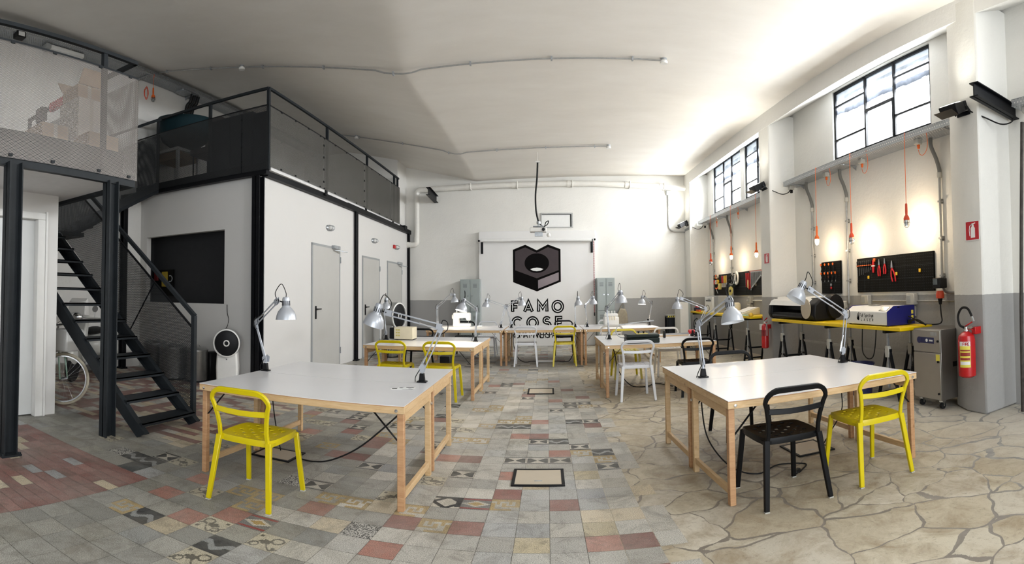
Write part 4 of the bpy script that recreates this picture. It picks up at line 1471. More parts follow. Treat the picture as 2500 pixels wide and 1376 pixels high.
# ------------------------------------------------------------------ under and beside the stairs
# bicycle: front half shows past the store room
def bicycle():
    y0 = 3.5
    t = thing('bicycle', 'pale green bicycle with cream tyres behind the store room corner', 'bicycle', (-5.790, y0, 0))
    for cx in (-5.470, -6.510):
        uu = V(0.6, 0.8, 0) if cx > -6 else V(1, 0, 0)
        ring = lambda r: [V(cx, y0, 0.345) + uu * r * math.cos(a) + V(0, 0, r * math.sin(a)) for a in [2 * PI * i / 48 for i in range(48)]]
        w = G().tube(ring(0.325), 0.021, 8, True).build('wheel', M['tyre'], t)
        G().strap(ring(0.298), 0.024, 0.014, uu.cross(V(0, 0, 1)), True).build('rim', M['chrome'], w)
        s = G()
        for i in range(28):
            a = 2 * PI * i / 28
            s.tube([(cx, y0 + (0.025 if i % 2 else -0.025), 0.345), V(cx, y0, 0.345) + uu * 0.295 * math.cos(a) + V(0, 0, 0.295 * math.sin(a))], 0.0013, 4)
        s.build('spokes', M['chrome'], w, weld=False)
        G().tube([(cx, y0 - 0.05, 0.345), (cx, y0 + 0.05, 0.345)], 0.022, 10).build('hub', M['chrome'], w)
    gm = mat('pale_green_frame', (0.30, 0.46, 0.36, 1), 0.3)
    g = G()
    g.tube([(-5.470, y0 - 0.06, 0.345), (-5.530, y0 - 0.05, 0.66), (-5.590, y0, 0.72)], 0.012).tube([(-5.470, y0 + 0.06, 0.345), (-5.530, y0 + 0.05, 0.66), (-5.590, y0, 0.72)], 0.012)
    g.tube([(-5.580, y0, 0.70), (-5.650, y0, 0.95)], 0.018)
    g.tube([(-5.620, y0, 0.86), (-6.090, y0, 0.32)], 0.018).tube([(-5.600, y0, 0.76), (-6.060, y0, 0.36)], 0.016)
    g.tube([(-6.090, y0, 0.30), (-6.250, y0, 0.86)], 0.017).tube([(-6.090, y0, 0.32), (-6.510, y0 - .06, 0.345)], 0.012).tube([(-6.220, y0, 0.78), (-6.510, y0 - .06, 0.345)], 0.010)
    g.build('frame', gm, t, weld=False)
    b = G()
    b.tube(smooth_path([(-5.810, y0 - 0.3, 1.02), (-5.670, y0 - 0.2, 1.05), (-5.630, y0, 1.03), (-5.670, y0 + 0.2, 1.05), (-5.810, y0 + 0.3, 1.02)], 5), 0.012).tube([(-5.650, y0, 0.94), (-5.630, y0, 1.03)], 0.014)
    b.build('handlebar', M['chrome'], t, weld=False)
    for s in (-1, 1):
        G().tube([(-5.810, y0 + 0.3 * s, 1.02), (-5.920, y0 + 0.3 * s, 1.0)], 0.017).build('grip', M['black_rubber'], t)
    G().prism([(-0.14, 0), (0.14, 0.03), (0.16, 0.30), (-0.16, 0.30)], (-5.350, y0 - 0.14, 0.70), (1, 0, 0), (0, 0, 1), (0, 0.28, 0)).build('basket', M['white_plastic'], t, 0.02)
    G().ball((-6.290, y0, 0.93), 0.12, 12, 6, (1.1, .7, .35)).build('saddle', M['black_rubber'], t)
    c = G()
    for k in range(3):
        c.tube(smooth_path([(-5.690, y0 + 0.05 * k, 1.04), (-5.410, y0 - .05 + 0.05 * k, 1.10 - .03 * k), (-5.390, y0, 0.92), (-5.570, y0, 0.75)], 6), 0.003, 5)
    c.build('brake_cable', M['black_rubber'], t, weld=False)


bicycle()


def scooter():
    x, y = -7.15, 5.05
    t = thing('motor_scooter', 'pale grey motor scooter parked behind the stair treads', 'scooter', (x, y, 0))
    # faces the viewer obliquely: front toward +x
    prof = [(0.10, 0.32), (0.17, 0.40), (0.20, 0.62), (0.14, 0.86), (0.06, 0.98), (0.0, 1.0), (-0.04, 0.96), (0.04, 0.60), (0.0, 0.34)]
    G().prism(prof, (x + 0.35, y - 0.20, 0), (1, 0, 0), (0, 0, 1), (0, 0.40, 0)).build('leg_shield', M['scooter'], t, 0.03, seg=2)
    G().ball((x - 0.42, y, 0.55), 0.3, 16, 10, (1.25, 0.8, 0.75)).build('rear_body', M['scooter'], t)
    G().box(x - 0.15, x + 0.36, y - 0.17, y + 0.17, 0.27, 0.33).build('floor_board', M['grey_plastic'], t, 0.01)
    G().ball((x - 0.35, y, 0.80), 0.26, 14, 8, (1.3, 0.6, 0.28)).build('saddle', M['black_rubber'], t)
    G().ball((x + 0.54, y, 0.45), 0.2, 14, 8, (1.05, 0.5, 0.9)).build('front_fender', M['scooter'], t)
    for cx in (x + 0.56, x - 0.55):
        G().lathe([(0.13, -0.045), (0.21, -0.04), (0.225, 0), (0.21, 0.04), (0.13, 0.045)], (cx, y, 0.226), (0, 1, 0), 24).build('wheel', M['black_rubber'], t)
    h = G().tube(smooth_path([(x + 0.22, y - 0.36, 1.04), (x + 0.36, y - 0.15, 1.06), (x + 0.36, y + 0.15, 1.06), (x + 0.22, y + 0.36, 1.04)], 5), 0.018)
    h.tube([(x + 0.38, y, 0.92), (x + 0.36, y, 1.06)], 0.03)
    h.build('handlebar', M['scooter'], t, weld=False)
    G().ball((x + 0.42, y, 1.06), 0.10, 12, 8, (1, 1.2, 0.9)).build('headlamp', M['chrome'], t)
    G().lathe([(0.05, 0), (0.055, 0.01)], (x + 0.30, y + 0.30, 1.2), (1, 0, 0.2), 16).tube([(x + 0.3, y + 0.28, 1.06), (x + 0.3, y + 0.30, 1.16)], 0.006).build('mirror', M['chrome'], t, weld=False)
    G().prism([(-0.1, 0), (0.12, 0.02), (0.08, 0.24), (-0.02, 0.3)], (x + 0.32, y - 0.16, 1.08), (1, 0, 0), (0, 0, 1), (0, 0.32, 0)).build('windscreen', M['white_plastic'], t, 0.01)
    k = G().tube([(x - 0.1, y - 0.1, 0.26), (x - 0.14, y - 0.26, 0.0)], 0.012).tube([(x - 0.1, y + 0.1, 0.26), (x - 0.14, y + 0.26, 0.0)], 0.012)
    k.build('stand', M['steel_black'], t, weld=False)
    t.rotation_euler.z = -1.05


scooter()

# bins and the tower cooler in front of the dark opening
def bin_(x, y, r, h, label, handle=True):
    t = thing('pedal_bin', label, 'bin', (x, y, 0), 'steel bins by the staircase')
    G().lathe([(r * .94, 0), (r, 0.02), (r, h - 0.07), (r * 1.02, h - 0.06)], (x, y, 0), n=28).build('body', M['bin'], t)
    G().lathe([(r * 1.03, h - 0.062), (r * 1.03, h - 0.035), (r * 0.8, h - 0.008), (r * .3, h), (0.0, h)], (x, y, 0), n=28, cap1=False).build('lid', M['bin'], t)
    if handle:
        G().tube(arc((x, y, h - 0.01), 0.05, 0, PI, 10, (0.7, 0.7, 0), (0, 0, 1.2)), 0.005, 6).build('lid_handle', M['chrome'], t)
    G().lathe([(r * 0.98, 0), (r * 1.01, 0.0), (r * 1.01, 0.03), (r * .98, 0.03)], (x, y, 0), n=28).build('base_ring', M['black_plastic'], t)


bin_(-5.68, 6.40, 0.19, 0.58, 'round steel bin with wire lid handle beside the white tower cooler')
bin_(-6.18, 6.30, 0.25, 0.60, 'round steel bin seen through the stair mesh, in the middle of three')
bin_(-6.75, 6.38, 0.22, 0.62, 'round steel bin seen through the stair mesh, leftmost of three')
t = tag(G().box(-5.62, -5.45, 6.5, 6.72, 0, 0.5).build('black_bin_liner_box', M['black_plastic'], None, 0.02), 'black box standing between the steel bin and the tower cooler', 'box')


def tower_cooler(x, y, label, rot, dark=False):
    t = thing('tower_cooler', label, 'cooler', (0, 0, 0))
    bm_, fm = (M['white_plastic'], M['black_plastic'])
    # local frame: faces -y
    prof = [(0.0, 0.0), (0.175, 0.0), (0.178, 0.1), (0.170, 0.45), (0.150, 0.62)]
    poly = [(-a, z) for a, z in prof[1:]][::-1] + [(a, z) for a, z in prof[1:]]
    G().prism([(-.175, .01), (.175, .01), (.185, .3), (.165, .62), (-.165, .62), (-.185, .3)], (0, -0.14, 0), (1, 0, 0), (0, 0, 1), (0, 0.30, 0)).build('column', M['white_plastic'] if not dark else M['bin'], t, 0.03, seg=3)
    G().lathe([(0.16, -0.2), (0.215, -0.17), (0.228, -0.05), (0.232, 0.10), (0.222, 0.14)], (0, -0.02, 0.70), (0, -1, 0), 40).build('drum', M['bin'], t)
    G().lathe([(0.222, 0.0), (0.226, 0.025), (0.205, 0.03), (0.205, 0.0)], (0, -0.155, 0.70), (0, -1, 0), 40, False, False).build('face_ring', M['white_plastic'], t)
    G().lathe([(0.204, 0.0), (0.16, 0.012), (0.05, 0.02)], (0, -0.16, 0.70), (0, -1, 0), 40).build('grille', M['black_plastic'], t)
    G().lathe([(0.052, 0.0), (0.052, 0.018), (0.034, 0.02), (0.034, 0.0)], (0, -0.175, 0.70), (0, -1, 0), 28, False, False).build('centre_ring', M['white_plastic'], t)
    G().lathe([(0.012, 0), (0.012, 0.006)], (0, -0.142, 0.44), (0, -1, 0), 16).build('badge', M['chrome'], t)
    G().box(-0.03, 0.03, -0.145, -0.12, 0.02, 0.035).build('foot_tab', M['black_plastic'], t)
    t.location = (x, y, 0)
    t.rotation_euler.z = rot
    return t


tower_cooler(-5.03, 6.45, 'white tower cooler with round black face in front of the dark opening', 0.52)
t = tower_cooler(-3.86, 11.6, 'black and silver tower cooler beyond the cream box, by the grey doors', 1.2, True)
t.scale = (1.25, 1.25, 1.42)
tag(G().tube(smooth_path([(-5.37, YF - 0.012, 1.3), (-5.36, YF - 0.014, 1.15), (-5.33, YF - 0.012, 1.05), (-5.36, YF - 0.014, 0.93), (-5.26, 6.62, 0.86)], 6), 0.006, 6).build('power_cable', M['black_rubber']), 'black cord hanging from the dark opening down to the white tower cooler', 'cord')

# black tool board inside the dark room
t = thing('tool_board', 'black board with yellow and red holders inside the dark opening', 'tool board', (-7.3, 7.15, 1.44))
G().box(-7.69, -7.05, 7.16, 7.2, 1.44, 1.96).build('board', M['pegboard'], t)
G().box(-7.36, -7.20, 7.12, 7.16, 1.62, 1.92).build('yellow_holder', mat('shaded_yellow', (.30, .21, .01, 1), .6), t, 0.008)  # yellow darkened for the shade inside the room
G().box(-7.60, -7.48, 7.12, 7.16, 1.74, 1.92).build('red_holder', mat('shaded_red', (.10, .006, .006, 1), .6), t, 0.008)  # red darkened too, shade of the room in its colour
G().tube(arc((-7.12, 7.14, 1.78), 0.06, -2, 2, 10, (1, 0, 0), (0, 0, 1)), 0.01).build('hook', M['galv'], t)

# bulkhead lamps over the grey doors
for i, (y, lab) in enumerate(((9.26, 'first'), (11.83, 'second'), (13.62, 'third'))):
    x = PX(y)
    t = thing('bulkhead_lamp', 'oval caged wall lamp above the %s grey door%s' % (lab, ', with a red bracket' if i == 2 else ''), 'lamp', (x, y, 2.78), 'oval wall lamps over the doors')
    o = V(x, y, 2.85)
    G().ball(o, 0.13, 18, 8, (0.35, 1, 0.5)).build('housing', M['galv'], t)
    G().ball(o + V(0.05, 0.02, 0), 0.10, 16, 8, (0.7, 0.85, 0.48)).build('glass_cover', M['tube_on'], t)
    c = G()
    for k in (-1, 0, 1):
        c.tube(arc(o + V(0.02, 0.045 * k + .02, 0), 0.065, -PI / 2, PI / 2, 8, (1.5, 0, 0), (0, 0, 0.9)), 0.005, 5)
    c.build('guard', M['galv'], t, weld=False)
    if i == 2:
        G().box(x, x + 0.05, y - 0.24, y - 0.12, 2.80, 2.90).build('bracket', M['red'], t, 0.006)

# ------------------------------------------------------------------ work desks
def make_desk(w=1.712, dp=0.855, name='work_desk'):
    t = thing(name, None, None)
    H = 0.75
    G().box(0, w, 0, dp, H - 0.004, H).build('desktop', M['laminate'], t)
    G().box(0, w, 0, dp, H - 0.0085, H - 0.0041).build('edge_band', M['pine_red'], t)
    g = G()
    for b in ((0, w, 0, 0.03), (0, w, dp - 0.03, dp)):
        g.box(b[0], b[1], b[2] + 0.001, b[3] - 0.001, H - 0.055, H - 0.0085)
    for x in (0, w - 0.03):
        g.box(x, x + 0.03, 0.03, dp - 0.03, H - 0.055, H - 0.0085)
    g.box(0.03, w - 0.03, 0.03, dp - 0.03, H - 0.025, H - 0.009)
    g.build('edge_frame', M['pine'], t, 0.002, weld=False)
    for x in (0.03, w - 0.075):
        for y in (-0.002,):
            G().lathe([(0.011, 0), (0.011, 0.006), (0.004, 0.007)], (x + 0.022, y + 0.002, H - 0.034), (0, -1, 0), 10).build('bolt', M['chrome'], t)
    for i, x in enumerate((0.012, w - 0.012 - 0.045)):
        for y in (0.028, dp - 0.075):
            G().box(x, x + 0.045, y, y + 0.045, 0, H - 0.056).build('leg', M['pine_red'] if y < .1 else M['pine'], t, 0.003)
        G().box(x + 0.008, x + 0.037, 0.073, dp - 0.075, 0.075, 0.125).build('foot_rail', M['pine'], t, 0.002)
        G().box(x + 0.008, x + 0.037, 0.073, dp - 0.075, H - 0.125, H - 0.065).build('top_rail', M['pine'], t, 0.002)
        s = 1 if i == 0 else -1
        xx = x + (0.045 if i == 0 else 0)
        g = G().tube([(x - 0.012 * s + (0.0 if i == 0 else .045), dp - 0.05, 0.60), (xx + s * 0.30, dp - 0.05, H - 0.03)], 0.006, 6)
        g.lathe([(0.013, 0), (0.013, 0.012)], (x + (0 if i == 0 else 0.045), dp - 0.05, 0.605), (-s, 0, 0), 8)
        g.build('stay_rod', M['chrome'], t, weld=False)
        G().bar((xx, 0.05, 0.50), (xx + s * 0.20, 0.05, H - 0.03), 0.018, 0.005).build('folding_stay', M['steel_black'], t)
    return t


DESK = [
    # x, y, angle, front label, back label
    (-2.64, 3.006, 0.010, 'white desk with wooden legs behind the yellow chair at front left', 'white desk behind the one with scattered cards, carrying the left pair of lamps'),
    (1.159, 2.977, 0.015, 'white desk with wooden legs behind the black and yellow chairs at front right', 'white desk at front right, with an empty black chair on its far side'),
    (-2.761, 6.857, -0.016, 'white desk behind two yellow chairs, in the middle of the left side', 'white desk carrying the cream box, on the left side'),
    (0.832, 6.974, -0.008, 'white desk under the black case, behind the white chair on the right side', 'white desk with the red clamp lying on it'),
    (-2.69, 10.42, -0.004, 'white desk left of the centre desk in the back row, nearer half', 'white desk carrying the white sewing machine with an open arm'),
    (-0.94, 10.45, 0.0, 'white desk behind the white and yellow chairs at the back centre', 'white desk in the back row centre, with a black chair on its far side'),
    (0.79, 10.42, 0.006, 'white desk behind the off-white chair at the right of the back row', 'white desk carrying the white overlock machine in the back row'),
]
dsk = make_desk()
first = True
for x, y, a, la, lb in DESK:
    for k, lab in ((0, la), (1, lb)):
        o = dsk if first else copy_tree(dsk)
        first = False
        tag(o, lab, 'desk', 'white work desks on pine legs')
        d = 0.864 * k
        o.location = (x - d * math.sin(a), y + d * math.cos(a), 0)
        o.rotation_euler.z = a
        o.scale = (1, 1, 1)


# ------------------------------------------------------------------ chairs
def squircle(u, v):
    """unit square to rounded square"""
    k = 0.42
    return u * math.sqrt(1 - k * v * v / 2 * abs(v)), v * math.sqrt(1 - k * u * u / 2 * abs(u))


def make_chair(mk, suffix):
    m = M[mk]
    t = thing('stacking_chair', None, None)
    # seat: sheet with round holes, soft edge turned down
    g = G()
    n, W2, D2 = 9, 0.225, 0.215
    sz = lambda x, y: 0.475 - 0.012 * (1 - (x / W2) ** 2) * (1 - (y / D2) ** 2) * 1.6 - 0.018 * max(0, (y / D2) - 0.72) * 2
    pt = lambda u, v: (lambda q: V(q[0] * W2, q[1] * D2 + 0.01, sz(q[0] * W2, q[1] * D2)))(squircle(u, v))
    for i in range(n):
        for j in range(n):
            u0, v0 = -1 + 2 * i / n, -1 + 2 * j / n
            s = 2 / n
            hole = (i + j) % 2 == 1 and 0 < i < n - 1 and 0 < j < n - 1
            ring = [(0, 0), (.5, 0), (1, 0), (1, .5), (1, 1), (.5, 1), (0, 1), (0, .5)]
            if not hole:
                g.add([pt(u0 + a * s, v0 + b * s) for a, b in ring], [tuple(range(8))])
            else:
                inner = []
                for a, b in ring:
                    an = math.atan2(b - .5, a - .5)
                    inner.append((.5 + .37 * math.cos(an), .5 + .37 * math.sin(an)))
                vs = [pt(u0 + a * s, v0 + b * s) for a, b in ring] + [pt(u0 + a * s, v0 + b * s) for a, b in inner]
                lo = [p - V(0, 0, 0.006) for p in vs[8:]]
                g.add(vs + lo, [(k, (k + 1) % 8, 8 + (k + 1) % 8, 8 + k) for k in range(8)] + [(8 + k, 8 + (k + 1) % 8, 16 + (k + 1) % 8, 16 + k) for k in range(8)])
    rim = []
    for i in range(n * 2): rim.append((-1 + i / n, -1))
    for i in range(n * 2): rim.append((1, -1 + i / n))
    for i in range(n * 2): rim.append((1 - i / n, 1))
    for i in range(n * 2): rim.append((-1, 1 - i / n))
    a = [pt(*p) for p in rim]
    b = [V(p.x * 1.015, (p.y - .01) * 1.015 + .01, p.z - 0.012) for p in a]
    c = [V(p.x * 1.012, (p.y - .01) * 1.012 + .01, min(p.z, .475) - 0.042) for p in a]
    k = len(a)
    g.add(a + b + c, [(i, (i + 1) % k, k + (i + 1) % k, k + i) for i in range(k)] + [(k + i, k + (i + 1) % k, 2 * k + (i + 1) % k, 2 * k + i) for i in range(k)])
    g.build('seat', m, t, smooth=0.8)
    # back frame: one flat hoop rising from the seat sides
    pts = []
    ys = lambda z: -0.195 - 0.07 * max(0, (z - 0.45) / 0.33) ** 1.2
    left = [(-0.205, 0.41), (-0.194, 0.47), (-0.192, 0.53), (-0.200, 0.60), (-0.218, 0.68)]
    for x, z in left:
        pts.append(V(x, ys(z), z))
    cr = 0.095
    for i in range(7):
        an = PI - i / 6 * PI / 2
        x, z = -0.232 + cr + cr * math.cos(an), 0.79 - cr * 0.8 + cr * 0.8 * math.sin(an)
        pts.append(V(x, ys(z), z))
    full = pts + [V(-p.x, p.y, p.z) for p in reversed(pts)]
    nn = len(full)
    g = G()
    # width is measured in the plane of the hoop
    m_ = len(full)
    vs, fs = [], []
    for i in range(m_):
        tan = (full[min(i + 1, m_ - 1)] - full[max(i - 1, 0)]).normalized()
        nrm = V(0, -1, -0.18).normalized()
        inp = tan.cross(nrm).normalized()
        w = 0.029 + (0.007 if 9 < i < m_ - 10 else 0.003 if 6 < i < m_ - 7 else 0)
        for aa, bb in ((-1, -1), (1, -1), (1, 1), (-1, 1)):
            vs.append(full[i] + inp * aa * w / 2 + nrm * bb * 0.011)
    for i in range(m_ - 1):
        for q in range(4):
            l = (q + 1) % 4
            fs.append((i * 4 + q, i * 4 + l, (i + 1) * 4 + l, (i + 1) * 4 + q))
    fs += [(3, 2, 1, 0), tuple((m_ - 1) * 4 + q for q in range(4))]
    g.add(vs, fs)
    g.build('back_frame', m, t, 0.004)
    G().strap([V(-0.205, ys(.655), .655), V(-0.1, ys(.655) - 0.012, .650), V(0, ys(.655) - 0.016, .648), V(0.1, ys(.655) - 0.012, .650), V(0.205, ys(.655), .655)], 0.036, 0.014, (0, 0.18, 1)).build('back_rail', m, t, 0.003)
    for sx in (-1, 1):
        for sy, top, foot in ((-1, (0.203, -0.195, 0.465), (0.245, -0.262, 0.006)), (1, (0.207, 0.188, 0.45), (0.237, 0.245, 0.006))):
            lg = G().bar((top[0] * sx, top[1], top[2]), (foot[0] * sx, foot[1], foot[2]), 0.030 if sy < 0 else 0.026, 0.042 if sy < 0 else 0.038, (sx, 0, 0), 0.024, 0.036)
            l_ = lg.build('leg', m, t, 0.004)
            G().box(foot[0] * sx - 0.017, foot[0] * sx + 0.017, foot[1] - 0.013, foot[1] + 0.013, 0, 0.008).build('foot_cap', M['cap'], l_)
    g = G()
    for sx in (-1, 1):
        g.bar((0.205 * sx, -0.19, 0.445), (0.205 * sx, 0.19, 0.445), 0.03, 0.022)
    g.bar((-0.205, 0.17, 0.445), (0.205, 0.17, 0.445), 0.03, 0.022).bar((-0.205, -0.18, 0.445), (0.205, -0.18, 0.445), 0.03, 0.022)
    g.build('seat_frame', m, t, weld=False)
    return t


CH = [
    ('yellow', -1.967, 2.888, 0.04, 'yellow chair in front of the left desk, nearest the camera'),
    ('black_chair', 1.585, 3.065, 0.0, 'black chair pulled up to the front right desk, back to the camera'),
    ('yellow', 2.352, 3.06, -0.02, 'yellow chair beside the black one at the front right desk'),
    ('black_chair', 1.94, 4.64, PI, 'black chair on the far side of the front right desks, facing the camera'),
    ('yellow', -2.26, 6.95, -0.02, 'yellow chair in front of the cream box, left of two at the desk'),
    ('yellow', -1.53, 6.95, -0.02, 'yellow chair at the middle left desk, right of two, half behind a lamp arm'),
    ('black_chair', -2.52, 9.2, PI, 'black chair behind the cream box, on the far side of the middle left desks'),
    ('white_chair', 1.25, 6.905, 0.02, 'white chair in front of the black case at the middle right desk'),
    ('yellow', 1.42, 8.69, PI, 'yellow chair behind the black case, across the middle right desks'),
    ('cream_chair', 2.26, 8.85, PI - 0.1, 'off-white chair on the far side of the desk with the red clamp'),
    ('black_chair', 2.16, 6.93, -0.05, 'black chair at the right end of the middle right desk, beside the white one'),
    ('white_chair', -0.47, 10.53, 0.0, 'white chair at the back centre desk, in front of the wall lettering'),
    ('yellow', 0.36, 10.54, 0.0, 'yellow chair at the back centre desk, right of the white one'),
    ('black_chair', 0.42, 12.42, PI, 'black chair between the back centre desk and the wall panel'),
    ('white_chair', -1.56, 12.3, PI, 'white chair behind the back left desk, right of the sewing machine'),
    ('black_chair', -2.14, 12.25, PI, 'black chair behind the white sewing machine, below the grey lockers'),
    ('white_chair', 1.58, 12.42, PI, 'white chair behind the white overlock machine'),
    ('cream_chair', 1.36, 10.42, 0.0, 'off-white chair in front of the back right desk'),
]
proto = {}
for mk, x, y, rz, lab in CH:
    if mk not in proto:
        proto[mk] = o = make_chair(mk, '')
    else:
        o = copy_tree(proto[mk])
    tag(o, lab, 'chair', 'perforated-seat chairs at the desks')
    o.location = (x, y, 0)
    o.rotation_euler.z = rz
    o.scale = (1.0, 1.0, 1.04)


# ------------------------------------------------------------------ clamp-on desk lamps
def desk_lamp(b, e, tip, rim, axis, label, lit=False, loop=0.0):
    b, e, tip, rim, ax = V(*b), V(*e), V(*tip), V(*rim), V(*axis).normalized()
    t = thing('desk_lamp', label, 'lamp', b, 'silver clamp-on lamps with jointed arms')
    side = V(0, 1, 0)
    pl = V(e.x - b.x, e.y - b.y, 0) + V(tip.x - e.x, tip.y - e.y, 0)
    side = V(0, 0, 1).cross(pl)
    side = side.normalized() if side.length > 0.05 else V(0, 1, 0)
    if side.y < 0: side = -side
    p0 = b + V(0, 0, 0.105)
    g = G().box(b.x - .042, b.x + .042, b.y - .03, b.y + .03, b.z, b.z + 0.012)
    g.prism([(-.026, 0.012), (.026, .012), (.018, .075), (-.018, .075)], b - V(0, .018, 0), (1, 0, 0), (0, 0, 1), (0, .036, 0))
    g.build('clamp', M['black_plastic'], t, 0.003, weld=False)
    c = G().lathe([(0.012, 0), (0.012, 0.05)], b + V(0, 0, 0.07), n=10)
    for s in (-1, 1):
        c.prism([(-.02, -.02), (.022, -.02), (.03, .03), (.0, .05), (-.026, .02)], p0 + side * (.014 * s - .001), V(1, 0, 0) if abs(side.x) < .7 else V(0, 1, 0), (0, 0, 1), side * .002)
    c.build('pivot', M['lamp'], t, weld=False)
    dl = (e - p0).normalized()
    pe = dl.cross(side).normalized() * 0.016
    g = G()
    for s in (-1, 1):
        g.bar(p0 + pe * s, e + pe * s, 0.011, 0.011)
    g.build('lower_arm', M['lamp'], t, 0.002, weld=False)
    du = (tip - e).normalized()
    pu = du.cross(side).normalized() * 0.018
    g = G()
    for s in (-1, 1):
        g.bar(e + pu * s, tip + pu * s, 0.011, 0.011)
    g.build('upper_arm', M['lamp'], t, 0.002, weld=False)
    g = G()
    for s in (-1, 1):
        o = side * (.009 * s - .001)
        g.bar(e - dl * .05 + o, e + o, .003, .044, pe)
        g.bar(e + o * 1.3, e + du * .045 + o * 1.3, .003, .046, pu)
        g.bar(tip - du * .03 + o, tip + du * .035 + o, .003, .05, pu)
    g.build('joint_plate', M['lamp'], t, weld=False)
    g = G()
    for (q0, q1, fr) in ((p0, e, 0.42), (e, tip, 0.40)):
        d = (q1 - q0)
        n_ = d.normalized().cross(side).normalized()
        for s in (-1, 1):
            g.tube([q0 + n_ * 0.03 + side * .006 * s, q0 + d * fr + n_ * 0.012 + side * .006 * s], 0.004, 6)
    g.build('spring', M['chrome'], t, weld=False)
    # shade: neck and bowl along ax, rim at `rim`
    top = rim - ax * 0.195
    sh = G().lathe([(0.010, 0.0), (0.028, 0.004), (0.034, 0.02), (0.036, 0.085), (0.052, 0.10), (0.074, 0.125), (0.088, 0.158), (0.095, 0.195), (0.093, 0.195), (0.086, 0.16), (0.071, 0.127), (0.048, 0.104)], top, ax, 36, True, False)
    shd = sh.build('lamp_shade', M['lamp'], t, smooth=0.9)
    a1 = ax.cross(V(0, 1, 0)).normalized()
    a2 = ax.cross(a1)
    sl = G()
    for k in range(12):
        an = 2 * PI * k / 12
        d = a1 * math.cos(an) + a2 * math.sin(an)
        sl.bar(top + ax * .035 + d * .0352, top + ax * .075 + d * .0362, 0.006, 0.003, d)
    sl.build('vent_slot', M['black_plastic'], shd, weld=False)
    G().lathe([(0.0475, 0.103), (0.071, 0.128), (0.086, 0.161), (0.0925, 0.194)], top, ax, 36, False, False).build('reflector', M['lamp_in'], shd, smooth=0.9)
    G().ball(top + ax * 0.135, 0.030, 14, 8).build('bulb', M['bulb_cool'] if lit else M['white_plastic'], shd)
    g = G().tube([tip + du * 0.02, top + ax * 0.055], 0.006, 6).ball(tip + du * .02, .014, 8, 6)
    g.build('swivel', M['black_plastic'], t, weld=False)
    up_ = V(0, 0, 1)
    mid = (top + tip) / 2
    cb = G().tube(smooth_path([top + ax * 0.004, top - ax * 0.035, mid + up_ * (0.11 + loop) - ax * .02, tip + up_ * 0.09 - du * 0.03, tip + up_ * 0.015], 6), 0.0038, 6)
    cb.tube(smooth_path([e - du * .0 + pu * 1.2 + up_ * .02, e + up_ * 0.055 + (-du) * 0.01, e + up_ * 0.05 - du * 0.05, e - du * 0.05 - up_ * .01, e - dl * .06 - pe], 6), 0.0038, 6)
    cb.tube(smooth_path([p0 + V(-.01, -.01, .01), b + V(-.05, -.02, .05), b + V(-.06, .0, .005)], 5), 0.0038, 6)
    cb.build('cable', M['black_rubber'], t, weld=False)
    if lit:
        l = bpy.data.lights.new('lamp_light', 'SPOT')
        l.energy, l.color, l.spot_size, l.spot_blend, l.shadow_soft_size = 26, (1.0, 0.86, 0.66), 2.3, 0.5, 0.04
        lo = bpy.data.objects.new('lamp_light', l)
        COL.objects.link(lo)
        lo.parent = t
        lo.location = (top + ax * 0.178) - b
        lo.rotation_euler = ax.to_track_quat('-Z', 'Y').to_euler()
    return t


Z = 0.75
desk_lamp((-2.59, 3.92, Z), (-2.71, 3.92, 1.19), (-2.33, 3.70, 1.40), (-2.24, 3.72, 1.245), (0.02, 0, -1), 'silver lamp clamped at the left end of the front left desks')
desk_lamp((-1.05, 3.94, Z), (-0.88, 3.94, 1.20), (-1.35, 3.94, 1.31), (-1.49, 3.94, 1.205), (-0.34, 0, -1), 'silver lamp at the right end of the front left desks, arm stretched left', loop=-.02)
desk_lamp((1.31, 3.94, Z), (1.27, 3.94, 1.19), (1.43, 3.62, 1.385), (1.455, 3.60, 1.215), (0.06, -0.22, -1), 'silver lamp at the left end of the front right desks, its bowl over the desk')
desk_lamp((2.78, 3.97, Z), (2.83, 3.97, 1.22), (2.42, 3.97, 1.45), (2.25, 3.97, 1.365), (-0.62, 0, -1), 'silver lamp at the right end of the front right desks, leaning left')
desk_lamp((-2.72, 7.82, Z), (-2.80, 7.95, 1.19), (-2.94, 8.40, 1.33), (-2.99, 8.60, 1.235), (0, 0, -1), 'silver lamp at the left end of the middle left desks, behind another lamp')
desk_lamp((-1.17, 7.78, Z), (-1.15, 7.78, 1.25), (-1.28, 7.38, 1.39), (-1.33, 7.36, 1.235), (-0.22, -0.22, -1), 'lit silver lamp at the right end of the middle left desks', True)
desk_lamp((1.02, 7.95, Z), (0.98, 7.95, 1.23), (1.14, 7.60, 1.47), (1.18, 7.60, 1.325), (0.06, 0, -1), 'silver lamp at the left end of the middle right desks, beside the black case')
desk_lamp((2.50, 7.85, Z), (2.69, 7.85, 1.20), (2.25, 7.85, 1.37), (2.17, 7.85, 1.205), (-0.05, 0, -1), 'silver lamp above the red clamp, at the right end of the middle right desks')
desk_lamp((-2.62, 11.28, Z), (-2.63, 11.3, 1.22), (-2.26, 11.2, 1.50), (-2.18, 11.2, 1.325), (0.1, 0, -1), 'lit silver lamp above the white sewing machine in the back row', True)
desk_lamp((-1.09, 11.28, Z), (-0.98, 11.3, 1.22), (-1.38, 11.3, 1.36), (-1.45, 11.3, 1.215), (-0.12, 0, -1), 'silver lamp at the right end of the back left desks, its bowl against the panel')
desk_lamp((-0.85, 11.28, Z), (-0.97, 11.3, 1.22), (-0.64, 11.08, 1.40), (-0.58, 11.08, 1.245), (0.06, 0, -1), 'silver lamp whose bowl covers part of the letter A on the panel')
